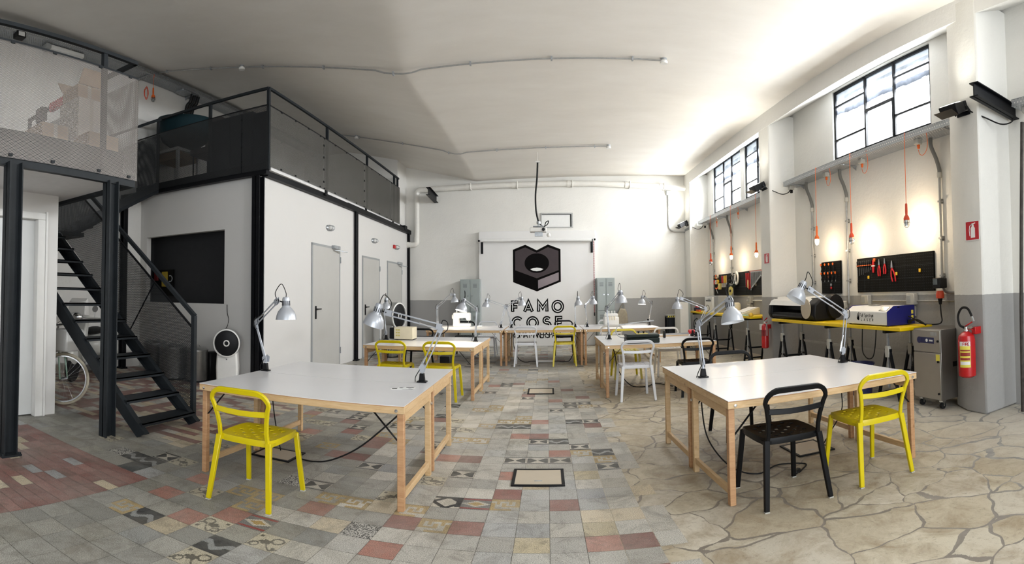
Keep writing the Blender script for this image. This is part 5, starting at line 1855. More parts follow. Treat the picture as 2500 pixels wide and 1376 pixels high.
desk_lamp((0.65, 11.28, Z), (0.65, 11.3, 1.23), (0.69, 10.95, 1.40), (0.71, 10.9, 1.24), (0.08, 0, -1), 'silver lamp at the right end of the back centre desks, above the yellow chair')
desk_lamp((0.93, 11.28, Z), (0.89, 11.3, 1.22), (1.07, 11.6, 1.40), (1.12, 11.62, 1.245), (0.05, 0, -1), 'silver lamp in the back row in front of the red chain')
desk_lamp((2.42, 11.28, Z), (2.49, 11.3, 1.25), (2.26, 11.0, 1.40), (2.18, 10.95, 1.235), (-0.1, -0.12, -1), 'lit silver lamp at the right end of the back row', True)


# ------------------------------------------------------------------ things on the desks
t = thing('flyer', 'fanned white cards with black print on the front left desk', 'card', (-1.12, 3.62, Z), 'cards on the front left desk')
def card(x, y, a, z, lab):
    t = thing('card', lab, 'card', (0, 0, 0), 'cards on the front left desk')
    G().box(-.045, .045, -.028, .028, 0, 0.0012).build('sheet', M['white'], t)
    G().box(-.03, .035, -.002, .02, 0.0012, 0.0016).build('print', M['ink'], t)
    t.location = (x, y, z)
    t.rotation_euler.z = a
bpy.data.objects.remove(t)
card(-1.17, 3.60, 0.5, Z, 'white card at the left of the fan of cards')
card(-1.12, 3.625, 0.15, Z + .0018, 'white card in the middle of the fan of cards')
card(-1.075, 3.645, -0.1, Z + .0036, 'white card with a black block, at the right of the fan of cards')


def sewing(x, y, s, rz, label, name='sewing_machine'):
    t = thing(name, label, 'sewing machine', (0, 0, 0))
    G().box(-.21, .21, -.09, .09, 0, .07).build('bed', M['white_plastic'], t, 0.012, seg=2)
    G().prism([(-.21, .06), (-.06, .06), (-.07, .19), (.10, .20), (.12, .14), (.21, .14), (.21, .30), (.19, .32), (-.19, .32), (-.21, .30)], (0, -.075, 0), (1, 0, 0), (0, 0, 1), (0, .15, 0)).build('arm', M['white_plastic'], t, 0.015, seg=2)
    G().tube([(.16, 0, .15), (.16, 0, .07)], .006).build('needle_bar', M['chrome'], t)
    G().tube([(-.12, 0, .32), (-.12, 0, .39)], .006).tube([(-.14, 0, .32), (-.14, 0, .37)], .012).build('spool_pin', M['white'], t, weld=False)
    G().lathe([(.05, 0), (.055, .01), (.05, .03)], (-.21, 0, .22), (-1, 0, 0), 20).build('hand_wheel', M['white_plastic'], t)
    t.location = (x, y, Z)
    t.rotation_euler.z = rz
    t.scale = (s, s, s)


sewing(-2.10, 11.72, 1.02, 0, 'white sewing machine with an open arm, under the lit back row lamp')
t = thing('overlock_machine', 'squat white overlock machine on the back right desk', 'sewing machine', (1.56, 11.75, Z))
G().box(1.38, 1.74, 11.62, 11.9, Z, Z + .20).build('body', M['white_plastic'], t, 0.03, seg=3)
G().box(1.40, 1.73, 11.70, 11.86, Z + .20, Z + .27).build('top_cover', M['white_plastic'], t, 0.02, seg=2)
for i in range(4):
    G().box(1.44 + i * .06, 1.465 + i * .06, 11.605, 11.625, Z + .12, Z + .21).build('tension_dial', M['cream_plastic'], t, 0.004)
g = G()
for i in range(4):
    g.tube([(1.44 + i * .075, 11.82, Z + .26), (1.44 + i * .075, 11.82, Z + .33)], .012)
g.build('thread_guide', M['white'], t, weld=False)
tag(G().ball((-1.62, 11.5, Z + .02), .05, 8, 6, (1.3, .8, .4)).build('fabric_scrap', M['white']), 'small white scrap lying right of the sewing machine', 'scrap')

t = thing('bench_power_supply', 'cream metal box with black front on the middle left desk', 'box', (-2.42, 7.95, Z))
G().box(-2.58, -2.25, 7.82, 8.10, Z + .01, Z + .205).build('case', M['cream_plastic'], t, 0.006)
g = G()
for i in range(3):
    for j in range(2):
        g.box(-2.545 + j * .04, -2.515 + j * .04, 7.8185, 7.8195, Z + .06 + i * .045, Z + .085 + i * .045)
g.build('vent_slot', M['ochre'], t, weld=False)
G().box(-2.665, -2.58, 7.83, 8.09, Z + .012, Z + .195).build('front_panel', M['black_plastic'], t, 0.01)
for x in (-2.56, -2.28):
    G().box(x, x + .03, 7.84, 8.08, Z, Z + .01).build('foot', M['black_rubber'], t)

t = thing('tool_case', 'black case with brass catches in front of the white chair', 'case', (1.42, 7.28, Z))
G().box(1.18, 1.68, 7.10, 7.40, Z, Z + .075).build('case_base', M['green_dark'], t, 0.008)
G().box(1.18, 1.68, 7.10, 7.40, Z + .078, Z + .125).build('lid', M['green_dark'], t, 0.015, seg=2)
G().box(1.34, 1.52, 7.18, 7.3, Z + .125, Z + .133).build('brass_plate', M['ochre'], t)
for x in (1.38, 1.46):
    G().lathe([(.012, 0), (.012, .02), (.02, .022), (.02, .03)], (x, 7.24, Z + .133), n=10).build('knob', M['black_plastic'], t)

t = thing('scroll_saw_arm', 'bent grey steel arm of a fret saw on the middle right desks', 'saw', (1.4, 8.0, Z))
pth = smooth_path([(1.32, 7.75, Z + .03), (1.18, 7.8, Z + .04), (1.12, 7.85, Z + .12), (1.16, 7.9, Z + .20), (1.30, 7.95, Z + .235), (1.68, 8.02, Z + .265)], 6)
G().tube(pth, .008).build('bow', M['galv'], t)
G().bar((1.62, 8.01, Z + .262), (1.80, 8.04, Z + .27), .03, .018).build('clamp_head', M['galv'], t)
G().lathe([(.015, 0), (.02, .02), (.012, .03)], (1.70, 8.02, Z + .275), n=12).build('wing_knob', M['black_plastic'], t)
G().box(1.26, 1.40, 7.70, 7.80, Z, Z + .022).build('foot', M['galv'], t, 0.003)

t = thing('bar_clamp', 'steel bar clamp with a red grip lying on the desk', 'clamp', (2.2, 7.95, Z))
G().bar((1.95, 7.90, Z + .05), (2.52, 7.98, Z + .05), .012, .028).build('bar', M['tool_steel'], t)
G().box(1.93, 1.965, 7.86, 7.94, Z, Z + .11).build('fixed_jaw', M['black_plastic'], t, 0.006)
G().box(2.44, 2.48, 7.93, 8.02, Z, Z + .10).build('sliding_jaw', M['black_plastic'], t, 0.006)
G().tube([(2.50, 7.98, Z + .07), (2.40, 7.96, Z + .075)], .035, 12).build('grip', M['red_tool'], t)
t = tag(G().bar((1.75, 8.1, Z + .008), (2.45, 8.15, Z + .008), .03, .014).build('wooden_batten', M['pine']), 'thin wooden batten on the desk behind the red clamp', 'batten')


# ------------------------------------------------------------------ floor boxes and loose cables
for x0, x1, y0, y1, lab in ((-.29, .12, 3.66, 4.05, 'square floor box lid in the middle aisle, nearest the camera'), (-.32, .09, 7.38, 7.82, 'square floor box lid in the middle aisle, farther one'),
                            (-2.58, -2.17, 3.66, 3.97, 'square floor box lid under the front left desks'), (2.10, 2.48, 3.70, 4.08, 'square floor box lid under the front right desks')):
    t = thing('floor_box', lab, 'floor box', ((x0 + x1) / 2, (y0 + y1) / 2, 0), 'floor boxes with dark frames')
    g = G()
    w = .025
    for b in ((x0, x1, y0, y0 + w), (x0, x1, y1 - w, y1), (x0, x0 + w, y0 + w, y1 - w), (x1 - w, x1, y0 + w, y1 - w)):
        g.box(*b, 0, 0.012)
    g.build('frame', M['steel_black'], t, 0.002, weld=False)
    G().box(x0 + w, x1 - w, y0 + w, y1 - w, 0, 0.009).build('lid', M['ivory'], t)
    G().box((x0 + x1) / 2 - .03, (x0 + x1) / 2 + .03, y0 + .1, y0 + .115, 0.009, 0.0105).build('lid_pull', M['galv'], t)


def cord(name, pts, r, label, m='black_rubber', n=6):
    return tag(G().tube(smooth_path(pts, n), r, 6).build(name, M[m]), label, 'cable')


cord('power_cable', [(-1.05, 3.9, .70), (-1.12, 3.85, .60), (-1.3, 3.8, .42), (-1.55, 3.75, .20), (-1.8, 3.75, .06), (-2.0, 3.78, .008), (-2.17, 3.8, .01)], .007, 'black cable sagging from the front left desk to its floor box')
cord('power_cable', [(-2.55, 3.95, .70), (-2.50, 3.98, .62), (-2.56, 4.0, .54), (-2.5, 3.95, .3), (-2.4, 3.9, .012)], .006, 'black cable dropping from the left lamp under the front left desks')
cord('power_cable', [(1.30, 3.95, .72), (1.28, 3.9, .5), (1.30, 3.8, .25), (1.42, 3.62, .06), (1.6, 3.5, .008), (1.85, 3.62, .006), (2.05, 3.52, .006), (1.95, 3.40, .008), (1.90, 3.36, .008)], .006, 'black cable lying on the paving under the front right desks')
tag(G().bar((1.92, 3.40, 0.018), (1.85, 3.34, 0.018), .035, .03).build('mains_plug', M['black_plastic'], None, .006), 'black mains plug on the paving under the front right desks', 'plug')
cord('power_cable', [(2.78, 3.98, .70), (2.76, 3.98, .5), (2.70, 3.9, .3), (2.6, 3.95, .1), (2.5, 3.92, .01)], .006, 'black cable hanging at the right under the front right desks')
tag(G().box(-.24, .12, 11.06, 11.13, 0, .045).build('power_strip', M['white_plastic'], None, .006), 'white power strip on the floor under the back centre desks', 'power strip')
cord('power_cable', [(-.78, 11.3, .70), (-.80, 11.25, .4), (-.7, 11.1, .12), (-.58, 11.0, .03), (-.48, 11.05, .008), (-.38, 11.0, .03), (-.24, 11.1, .02)], .008, 'tangled black cable left of the power strip')
cord('power_cable', [(.62, 11.3, .7), (.66, 11.28, .4), (.6, 11.2, .2), (.5, 11.1, .03), (.36, 11.05, .008), (.24, 11.12, .01), (.12, 11.1, .02)], .008, 'tangled black cable right of the power strip')
cord('power_cable', [(1.05, 7.9, .7), (1.1, 7.85, .5), (1.16, 7.9, .25), (1.35, 7.8, .02), (1.6, 7.7, .012), (1.8, 7.95, .01), (2.0, 7.6, .008)], .008, 'black cable on the paving under the middle right desks')
cord('power_cable', [(-2.7, 7.9, .7), (-2.74, 7.9, .4), (-2.9, 7.6, .1), (-3.1, 7.3, .01), (-3.3, 7.6, .01)], .008, 'black cable on the tiles under the middle left desks')
t = tag(G().box(-2.05, -1.85, 9.0, 9.35, 0, .36).build('computer_case', M['black_plastic'], None, .01), 'black box on the floor beyond the middle left desks', 'box')

# ------------------------------------------------------------------ back wall
# printed nut emblem and lettering on the white panel
def emblem():
    t = pw
    O = (0, PY - 0.0005, 0)
    u, v, n = (1, 0, 0), (0, 0, 1), V(0, -1, 0)
    k = 14.75 / 14.7
    S = lambda pts: [(x * k, 1.438 + (z - 1.438) * k) for x, z in pts]
    out = S([(-1.04, 2.805), (-0.66, 2.945), (-0.31, 2.78), (0.035, 2.945), (0.42, 2.805), (0.42, 1.86), (-0.31, 1.585), (-1.04, 1.86)])
    e = G().prism(out, O, u, v, n * .002).build('nut_emblem', M['ink'], t, smooth=0)
    O2 = (0, PY - 0.0025, 0)
    G().prism(S([(-.975, 2.755), (-.66, 2.868), (-.31, 2.705), (.035, 2.868), (.357, 2.755), (.357, 2.195), (-.31, 1.965), (-.975, 2.205)]), O2, u, v, n * .0015).build('nut_face', M['logo_face'], e, smooth=0)
    G().prism(S([(-.275, 1.91), (.357, 2.135), (.357, 1.90), (-.275, 1.665)]), O2, u, v, n * .0015).build('nut_side', M['logo_side'], e, smooth=0)
    O3 = (0, PY - 0.004, 0)
    G().prism(S(ell(-.31, 2.405, .375, .285, n=40)[:-1]), O3, u, v, n * .001).build('nut_hole', M['ink'], e, smooth=0)
    lens = []
    for i in range(13):
        a = PI * 0.27 + i / 12 * PI * 0.46
        lens.append((-.31 - .33 * math.cos(a + PI / 2 - PI / 2) * 0.9, 2.405 - .245 * math.sin(a)))
    lens = [(-.31 + x, 2.405 + y) for x, y in [(-.20, -.175), (-.12, -.145), (0, -.132), (.12, -.145), (.20, -.175), (.12, -.218), (0, -.235), (-.12, -.218)]]
    G().prism(S(lens), (0, PY - 0.005, 0), u, v, n * .001).build('hole_highlight', M['white'], e, smooth=0)
    for txt, x0, x1, z0, h, w in (('FAMO', -1.065, 0.46, 1.0, 0.285, 0.104), ('COSE', -1.06, 0.455, 0.535, 0.285, 0.104)):
        for m, ww, dd, nm in (('ink', w, 0.0, 'lettering'), ('white', 0.024, 0.0022, 'lettering_inline')):
            g = G()
            tot = sum(GL[c][1] for c in txt) * h
            gap = (x1 - x0 - tot) / 3
            x = x0
            for c in txt:
                for pts, cl in GL[c][0]:
                    P = [(x + p[0] * h, z0 + p[1] * h) for p in pts]
                    if ww < .05 and not cl:      # the inline stops short of the stroke ends
                        P = P[:]
                        for a, b in ((0, 1), (-1, -2)):
                            d = V(P[b][0] - P[a][0], P[b][1] - P[a][1], 0)
                            q = V(P[a][0], P[a][1], 0) + d.normalized() * min(0.026, d.length * .4)
                            P[a] = (q.x, q.y)
                    stroke(g, P, ww, (0, PY - 0.0005 - dd, 0), u, v, n, .002, bool(cl))
                x += GL[c][1] * h + gap
            g.build(nm, M[m], t, smooth=0, weld=False)
    g = G()
    write(g, 'ROMA MAKERSPACE', -1.08, 0.47, 0.24, 0.185, 0.026, (0, PY - .0005, 0), u, v, n, .002, 0.72)
    g.build('lettering', M['ink'], t, smooth=0, weld=False)


emblem()

# paper roll on brackets with its red chain
t = thing('backdrop_roll', 'white paper roll on black brackets above the nut emblem', 'roll', (-0.3, PY, 2.7))
G().tube([(-2.02, PY - .10, 3.085), (1.38, PY - .10, 3.06)], .045, 18).build('paper_roll', M['white'], t)
for x in (-2.0, 1.385):
    G().box(x - .035, x + .035, PY - .025, PY, 2.70, 3.09).bar((x, PY, 3.075), (x, PY - .13, 3.075), .05, .03).lathe([(.028, 0), (.028, .05)], (x - (.11 if x < 0 else -.06), PY - .1, 3.08), (1, 0, 0), 12).build('bracket', M['steel_black'], t, .004, weld=False)
g = G()
z = 3.03
i = 0
while z > 0.95:
    c = V(1.44, PY - .09, z)
    ux = V(1, 0, 0) if i % 2 else V(0, 1, 0)
    g.tube([c + ux * .011 * math.cos(a) + V(0, 0, .022) * math.sin(a) for a in [2 * PI * k / 8 for k in range(8)]], .005, 4, True)
    z -= .034
    i += 1
g.build('pull_chain', mat('red_chain', (.38, .03, .035, 1), .4), t, weld=False)
G().lathe([(.014, 0), (.017, .05), (.01, .1)], (1.44, PY - .09, .86), n=10).build('chain_weight', M['black_plastic'], t)

# ceiling-hung projector
t = thing('projector', 'small white projector hanging from the ceiling by a pole with a black cable', 'projector', (-0.22, 12.1, 2.8))
G().box(-.42, .0, 12.0, 12.26, 2.98, 3.08).build('body', M['white_plastic'], t, .015, seg=2)
G().tube([(-.08, 12.0, 3.03), (-.08, 11.97, 3.03)], .04, 18).build('lens', M['black_plastic'], t)
g = G().box(-.34, -.06, 12.04, 12.22, 3.11, 3.125).tube([(-.2, 12.13, 3.08), (-.2, 12.13, 3.24)], .02, 10).lathe([(.05, 0), (.05, .06)], (-.2, 12.13, 3.18), n=14)
g.box(-.30, -.10, 12.1, 12.16, 2.88, 2.98)
g.build('mount', M['galv'], t, weld=False)
G().ball((.05, 12.05, 2.90), .05, 12, 8).build('mouse_ball', M['white_plastic'], t)
G().tube(smooth_path([(-.21, 12.13, ceil_z(-.2, 12.1) - .25), (-.23, 12.12, 4.3), (-.27, 12.12, 3.9), (-.26, 12.12, 3.5), (-.2, 12.13, 3.22)], 6), .022, 8).build('cable_sleeve', M['black_rubber'], t)
G().tube(smooth_path([(-.2, 12.12, 3.2), (-.08, 12.1, 3.12), (.02, 12.08, 3.16), (.05, 12.06, 3.24), (-.02, 12.05, 3.2), (-.05, 12.04, 3.08)], 6), .012, 6).build('cable_loop', M['black_rubber'], t)
G().box(-.26, -.15, 12.07, 12.18, ceil_z(-.2, 12.1) - .27, ceil_z(-.2, 12.1) - .24).tube([(-.21, 12.12, ceil_z(-.2, 12.1)), (-.21, 12.12, ceil_z(-.2, 12.1) - .26)], .006, 6).build('ceiling_plate', M['white_plastic'], t, weld=False)

# walled-up hatch with frame
t = thing('wall_hatch', 'small framed hatch in the back wall above the projector', 'hatch', (.32, YB, 3.45))
g = G()
for b in ((-.18, .82, 3.86, 3.90), (-.18, .82, 3.46, 3.485), (-.18, -.15, 3.46, 3.9), (.775, .82, 3.46, 3.9)):
    g.box(b[0], b[1], YB - .03 - .001 * (b[1] - b[0] < .2), YB, b[2], b[3])
g.build('frame', M['zinc'], t, weld=False)
G().box(-.15, .775, YB - .012, YB, 3.485, 3.86).build('infill', M['white'], t)
G().box(.74, .775, YB - .02, YB - .011, 3.485, 3.86).box(-.15, .775, YB - .02, YB - .011, 3.845, 3.86).build('painted_shadow', M['steel_black'], t, weld=False)  # black strips painted in as shade along the frame's inner edge

# white waste pipe
t = thing('waste_pipe', 'fat white pipe running along the top of the back wall and down at the left', 'pipe', (0, YB, 3.0))
yp = YB - .13
path = [(-4.42, yp, 3.03), (-4.20, yp, 3.03)] + arc((-4.20, yp, 3.13), .10, -PI / 2, 0, 5, (1, 0, 0), (0, 0, 1))[1:] + [(-4.10, yp, 4.56)] + arc((-3.97, yp, 4.58), .13, PI, PI / 2, 6, (1, 0, 0), (0, 0, 1)) + [(-2.0, yp, 4.74), (1.5, yp, 4.77), (4.3, yp, 4.70), (4.9, yp - .0, 4.72)]
G().tube(path, .085, 16).build('pipe', M['pipe_white'], t)
for x in (-2.45, -1.0, .7, 2.5, 3.6):
    z = 4.71 + .02 * (x + 4) / 2 if x < 1.5 else 4.77 - .07 * (x - 1.5) / 2.8
    z = 4.735 if x < -1.5 else 4.745 if x < 0 else 4.765 if x < 1.6 else 4.745 if x < 3 else 4.72
    G().tube([(x - .05, yp, z), (x + .05, yp, z)], .098, 16).build('socket', M['pipe_white'], t)
    G().box(x + .09, x + .12, yp - .1, YB, z - .1, z + .11).build('clamp', M['pipe_white'], t, .01)
G().tube([(-4.42, yp, 3.03), (-4.30, yp, 3.03)], .1, 16).build('socket', M['pipe_white'], t)

def ibeam(t, p, q, h, w, m='steel_black', tt=.012, name='beam'):
    p, q = V(*p), V(*q)
    d = (q - p).normalized()
    s = d.cross(V(0, 0, 1)).normalized()
    upv = s.cross(d).normalized()
    g = G()
    g.bar(p, q, tt, h, upv)
    for k in (-1, 1):
        g.bar(p + upv * k * (h / 2 - tt / 2), q + upv * k * (h / 2 - tt / 2), w, tt, upv)
    return g.build(name, M[m], t, weld=False)
tag(ibeam(None, (-3.43, 13.6, 4.42), (-3.48, 14.89, 4.41), .22, .13, name='steel_beam_stub'), 'short black I-beam stub sticking out of the back wall at upper left', 'beam')
tag(G().box(-4.50, -4.32, 14.2, 14.45, 3.42, 3.56).build('bracket_block', M['steel_black'], None, .01), 'small black block at the far end of the gallery beam, by the white pipe', 'block')

# conduit and box on the right of the back wall
t = thing('wall_conduit', 'grey conduit dropping from a junction box on the back wall at upper right', 'conduit', (3.87, YB, 3.3))
G().box(3.80, 3.96, YB - .08, YB, 4.47, 4.62).build('junction_box', M['grey_plastic'], t, .006)
G().tube([(3.87, YB - .03, 4.47), (3.87, YB - .03, 3.55)] + arc((4.07, YB - .03, 3.55), .2, PI, 1.5 * PI, 6, (1, 0, 0), (0, 0, 1)) + [(4.42, YB - .03, 3.34)], .022, 8).build('pipe', M['zinc'], t)


def locker(x0, x1, cols, label):
    t = thing('locker', label, 'locker', ((x0 + x1) / 2, 14.6, 0), 'grey steel lockers by the wall panel')
    y0, y1, H = 14.42, YB - .02, 1.95
    G().box(x0, x1, y0 + .02, y1, .06, H).build('body', M['locker'], t, .004)
    G().box(x0 + .02, x1 - .02, y0 + .05, y1, 0, .06).build('plinth', M['steel_black'], t)
    w = (x1 - x0) / cols
    for i in range(cols):
        for z0, z1 in ((.09, 1.0), (1.02, H - .03)):
            a, b = x0 + i * w + .012, x0 + (i + 1) * w - .012
            d = G().box(a, b, y0, y0 + .02, z0, z1).build('door', M['locker'], t, .003)
            g = G()
            for k in range(4):
                g.box((a + b) / 2 - .06, (a + b) / 2 + .06, y0 - .002, y0, z1 - .12 - k * .03, z1 - .11 - k * .03)
            g.build('vent_slot', M['locker_gap'], d, weld=False)
            G().lathe([(.014, 0), (.014, .02)], (b - .05 if i == 0 else a + .05, y0, (z0 + z1) / 2), (0, -1, 0), 10).build('lock', M['chrome'], d)


locker(-2.64, -2.03, 2, 'grey steel locker left of the white panel')
locker(1.50, 2.04, 2, 'grey steel locker right of the white panel, beside the red chain')

t = thing('tote_bag', 'beige canvas bag hanging on the back wall, right of the grey locker', 'bag', (2.3, YB - .1, .5))
G().prism([(-.16, .0), (.12, -.03), (.2, .1), (.17, .35), (.12, .48), (-.05, .5), (-.17, .3)], (2.30, YB - .16, .56), (1, 0, 0), (0, 0, 1), (0, .14, 0)).build('pouch', M['canvas'], t, .04, seg=3)
G().strap([(2.22, YB - .08, 1.0), (2.30, YB - .04, 1.14), (2.36, YB - .02, 1.22), (2.40, YB - .04, 1.12), (2.40, YB - .08, .98)], .04, .012, (0, 1, .3)).build('strap', M['canvas'], t)

t = thing('tape_topped_stand', 'black metal stand with a black and yellow striped edge in the far right corner', 'stand', (3.7, 13.9, 0))
G().box(3.50, 3.92, 13.75, 14.1, .84, .87).build('top', M['grey_plastic'], t)
for i in range(7):
    G().prism([(0, 0), (.03, 0), (.05, .05), (.02, .05)], (3.50 + i * .06, 13.748, .80), (1, 0, 0), (0, 0, 1), (0, .002, 0)).build('yellow_stripe', M['label_yellow'], t)
G().box(3.50, 3.92, 13.75, 14.1, .80, .84).build('edge', M['black_plastic'], t)
for x in (3.52, 3.90):
    for y in (13.77, 14.08):
        G().box(x - .02, x + .02, y - .02, y + .02, 0, .8).build('leg', M['steel_black'], t)
G().box(3.54, 3.88, 13.8, 14.08, .05, .78).build('drawer_block', M['steel_dark'], t)

t = thing('tall_cabinet', 'tall pale cabinet edge-on beside the far pilaster', 'cabinet', (3.85, 13.2, 0))
G().box(3.68, 3.92, 13.0, 13.6, .05, 1.22).build('carcass', M['white_plastic'], t, .004)
G().box(3.92, 3.98, 13.0, 13.6, .05, 1.22).build('door', M['locker'], t, .004)
G().box(3.70, 3.96, 13.03, 13.58, 0, .05).build('plinth', M['steel_black'], t)

# ------------------------------------------------------------------ window wall
cable_tray(4.66, 4.97, 4.06, 8.62, 3.50, 0.085, 'galvanised cable tray under the nearest high window', (4.25, 6.6, 8.35), XR)
cable_tray(4.66, 4.97, 9.24, 14.25, 3.50, 0.085, 'galvanised cable tray under the two far high windows', (9.9, 11.2, 12.6, 14.0), XR)
cable_tray(4.66, 4.97, -2, 3.15, 3.50, 0.085, 'end of a galvanised cable tray behind the big black I-beam', (0.5, 2.9), XR)
cable_tray(4.40, 4.70, 14.35, 14.85, 3.36, 0.06, 'short cable tray stub in the far right corner', (), XR)


def wall_conduit(y, z1, label, elbow=False):
    t = thing('wall_conduit', label, 'conduit', (4.97, y, z1))
    G().tube(smooth_path([(4.90, y + .09, 3.50), (4.90, y + .085, 3.38), (4.94, y + .03, 3.2), (4.965, y, 3.05), (4.965, y, 2.98)], 5), .03, 10).build('flexible_hose', mat('dark_grey_hose', (.16, .16, .15, 1), .6) if 'dark_grey_hose' not in bpy.data.materials else bpy.data.materials['dark_grey_hose'], t)
    G().lathe([(.036, 0), (.036, .07)], (4.965, y, 2.93), n=12).build('coupling', M['cap'], t)
    p = [(4.965, y, 2.96), (4.965, y, z1)]
    if elbow:
        p = [(4.965, y, 2.96), (4.965, y, z1 + .12)] + arc((4.965, y - .12, z1 + .12), .12, 0, -PI / 2, 6, (0, 1, 0), (0, 0, 1)) + [(4.965, 4.05, z1)]
    G().tube(p, .019, 10).build('pipe', M['zinc'], t)
    g = G()
    z = 2.6
    while z > z1 + .1:
        g.bar((XR, y - .04, z), (XR, y + .04, z), .06, .02, (1, 0, 0)).box(4.94, XR, y - .028, y + .028, z - .012, z + .012)
        z -= .5
    g.build('clip', M['zinc'], t, weld=False)


wall_conduit(8.02, 1.10, 'grey conduit coming down left of the small tool board')
wall_conduit(6.86, 1.22, 'grey conduit coming down between the two near tool boards')
wall_conduit(4.62, 1.37, 'grey conduit with an elbow at its foot beside the nearest pilaster', True)
wall_conduit(13.75, 1.2, 'grey conduit nearest the far pilaster')
wall_conduit(12.28, 1.2, 'grey conduit passing between the two far tool boards')
tag(G().tube([(4.975, 4.05, 1.26), (4.975, 6.2, 1.26)], .012, 8).build('wall_pipe', M['zinc']), 'thin horizontal pipe on the grey dado behind the laser machine', 'pipe')
tag(G().tube([(4.975, 9.25, 1.26), (4.975, 11.3, 1.26)], .012, 8).build('wall_pipe', M['white']), 'thin horizontal white trunking on the grey dado behind the far bench', 'pipe')

# hanging lamps and their plugs
LX = 4.645
WL = [(7.36, 2.23, 'lit orange lamp left of the small tool board, near bay', 1, 'orange', 26), (6.30, 2.15, 'dark red-orange lamp with a black cage, middle one of the near bay', 0, 'orange_dark', 0),
      (4.98, 2.26, 'red-orange caged lamp, nearest of the near bay, above the black tool board', 1, 'orange_dark', 0),
      (13.08, 2.22, 'half-shielded red-orange lamp nearest the far pilaster', 0, 'orange_dark', 0), (11.50, 2.26, 'lit orange lamp above the left far tool board', 1, 'orange', 26), (9.96, 2.20, 'lit orange lamp beside the small fire sign', 1, 'orange', 26)]
for i, (y, z, lab, lit, m, gl) in enumerate(WL):
    if i == 2:
        work_lamp((LX, y, 3.58), z, lab, False, m, glow=12, face=0.6)
    elif i == 1:
        work_lamp((LX, y, 3.58), z, lab, False, m, glow=9, face=-0.45)
    elif i == 3:
        work_lamp((LX, y, 3.58), z, lab, False, m, glow=5, face=-0.2)  # bulb is dark, but a weak point light sits beside it
    else:
        work_lamp((LX, y, 3.58), z, lab, True, m, glow=gl * .2)
    t = thing('plug_socket', 'socket with orange plug under the tray, %s' % ['left of three, near bay', 'middle of three, near bay', 'right of three, near bay', 'left of three, far bay', 'middle of three, far bay', 'right of three, far bay'][i], 'socket', (4.8, y - .12, 3.35), 'sockets with orange plugs')
    G().box(4.75, 4.85, y - .16, y - .07, 3.42, 3.498).build('socket_body', M['cap'], t, .01)
    G().prism([(-.014, 0), (.014, 0), (.024, .06), (-.024, .06)], (4.79, y - .12, 3.36), (0, 1, 0), (0, 0, 1), (.03, 0, 0)).build('plug', M['orange'], t, .005)
    G().tube(smooth_path([(4.80, y - .12, 3.345), (4.79, y - .16, 3.27), (4.76, y - .26, 3.24), (4.73, y - .36, 3.30), (4.70, y - .40, 3.42), (4.67, y - .40, 3.555)], 5), .0045, 6).build('cord', M['orange'], t)

# black floodlights on the pilasters
def wall_flood(x, y, z, label):
    t = thing('floodlight', label, 'lamp', (x, y, z), 'black floodlights on the pilasters')
    up_ = V(-.45, 0, .9).normalized()
    ax = V(-.9, 0, -.45).normalized()
    o = V(x - .06, y, z + .03)
    g = G()
    vs = []
    for d, a, b in ((0, .07, .055), (.24, .13, .07)):
        for sy, sz in ((-1, -1), (1, -1), (1, 1), (-1, 1)):
            vs.append(o + ax * d + V(0, sy * a, 0) + up_ * sz * b)
    g.add(vs, [(0, 1, 2, 3), (7, 6, 5, 4), (0, 4, 5, 1), (1, 5, 6, 2), (2, 6, 7, 3), (3, 7, 4, 0)])
    g.add([o + ax * .24 + V(0, -.13, 0) - up_ * .07, o + ax * .24 + V(0, .13, 0) - up_ * .07, o + ax * .34 + V(0, .14, 0) + up_ * .02, o + ax * .34 + V(0, -.14, 0) + up_ * .02], [(0, 1, 2, 3)])
    g.build('housing', M['black_plastic'], t, .006, weld=False)
    fins = G()
    for k in range(5):
        fins.bar(o - ax * .035 + V(0, -.06 + .03 * k, 0) - up_ * .05, o - ax * .035 + V(0, -.06 + .03 * k, 0) + up_ * .06, .008, .05, ax)
    fins.bar(V(x, y - .10, z - .04), V(x, y + .10, z - .04), .05, .012, (1, 0, 0)).bar(V(x - .01, y - .11, z - .04), o + ax * .03 + V(0, -.11, 0), .012, .03).bar(V(x - .01, y + .11, z - .04), o + ax * .03 + V(0, .11, 0), .012, .03)
    fins.build('bracket', M['steel_black'], t, weld=False)
    q = G().add([o + ax * .03 + up_ * .066 + V(0, -.06, 0), o + ax * .03 + up_ * .066 + V(0, .06, 0), o + ax * .23 + up_ * .074 + V(0, .11, 0), o + ax * .23 + up_ * .074 + V(0, -.11, 0)], [(0, 1, 2, 3)])
    q.build('lens', M['flood_on'], t, smooth=0)
    yy = 1 if y > 4 else 1
    G().tube(smooth_path([(x - .02, y - .1, z - .03), (x + .1, y - .26, z - .13), (x + .22, y - .38, z - .20), (x + .32, y - .46, z - .17), (x + .36, y - .5, z - .08)], 6), .009, 6).build('cable', M['black_rubber'], t)
    l = bpy.data.lights.new('flood_light', 'SPOT')
    l.energy, l.color, l.spot_size, l.spot_blend, l.shadow_soft_size = 60, (1, .98, .90), 2.7, 1.0, .08
    lo = bpy.data.objects.new('flood_light', l)
    COL.objects.link(lo)
    lo.parent = t
    lo.location = (o + ax * .1 + up_ * .11) - V(x, y, z)
    lo.rotation_euler = V(-.75, 0, 1).to_track_quat('-Z', 'Y').to_euler()


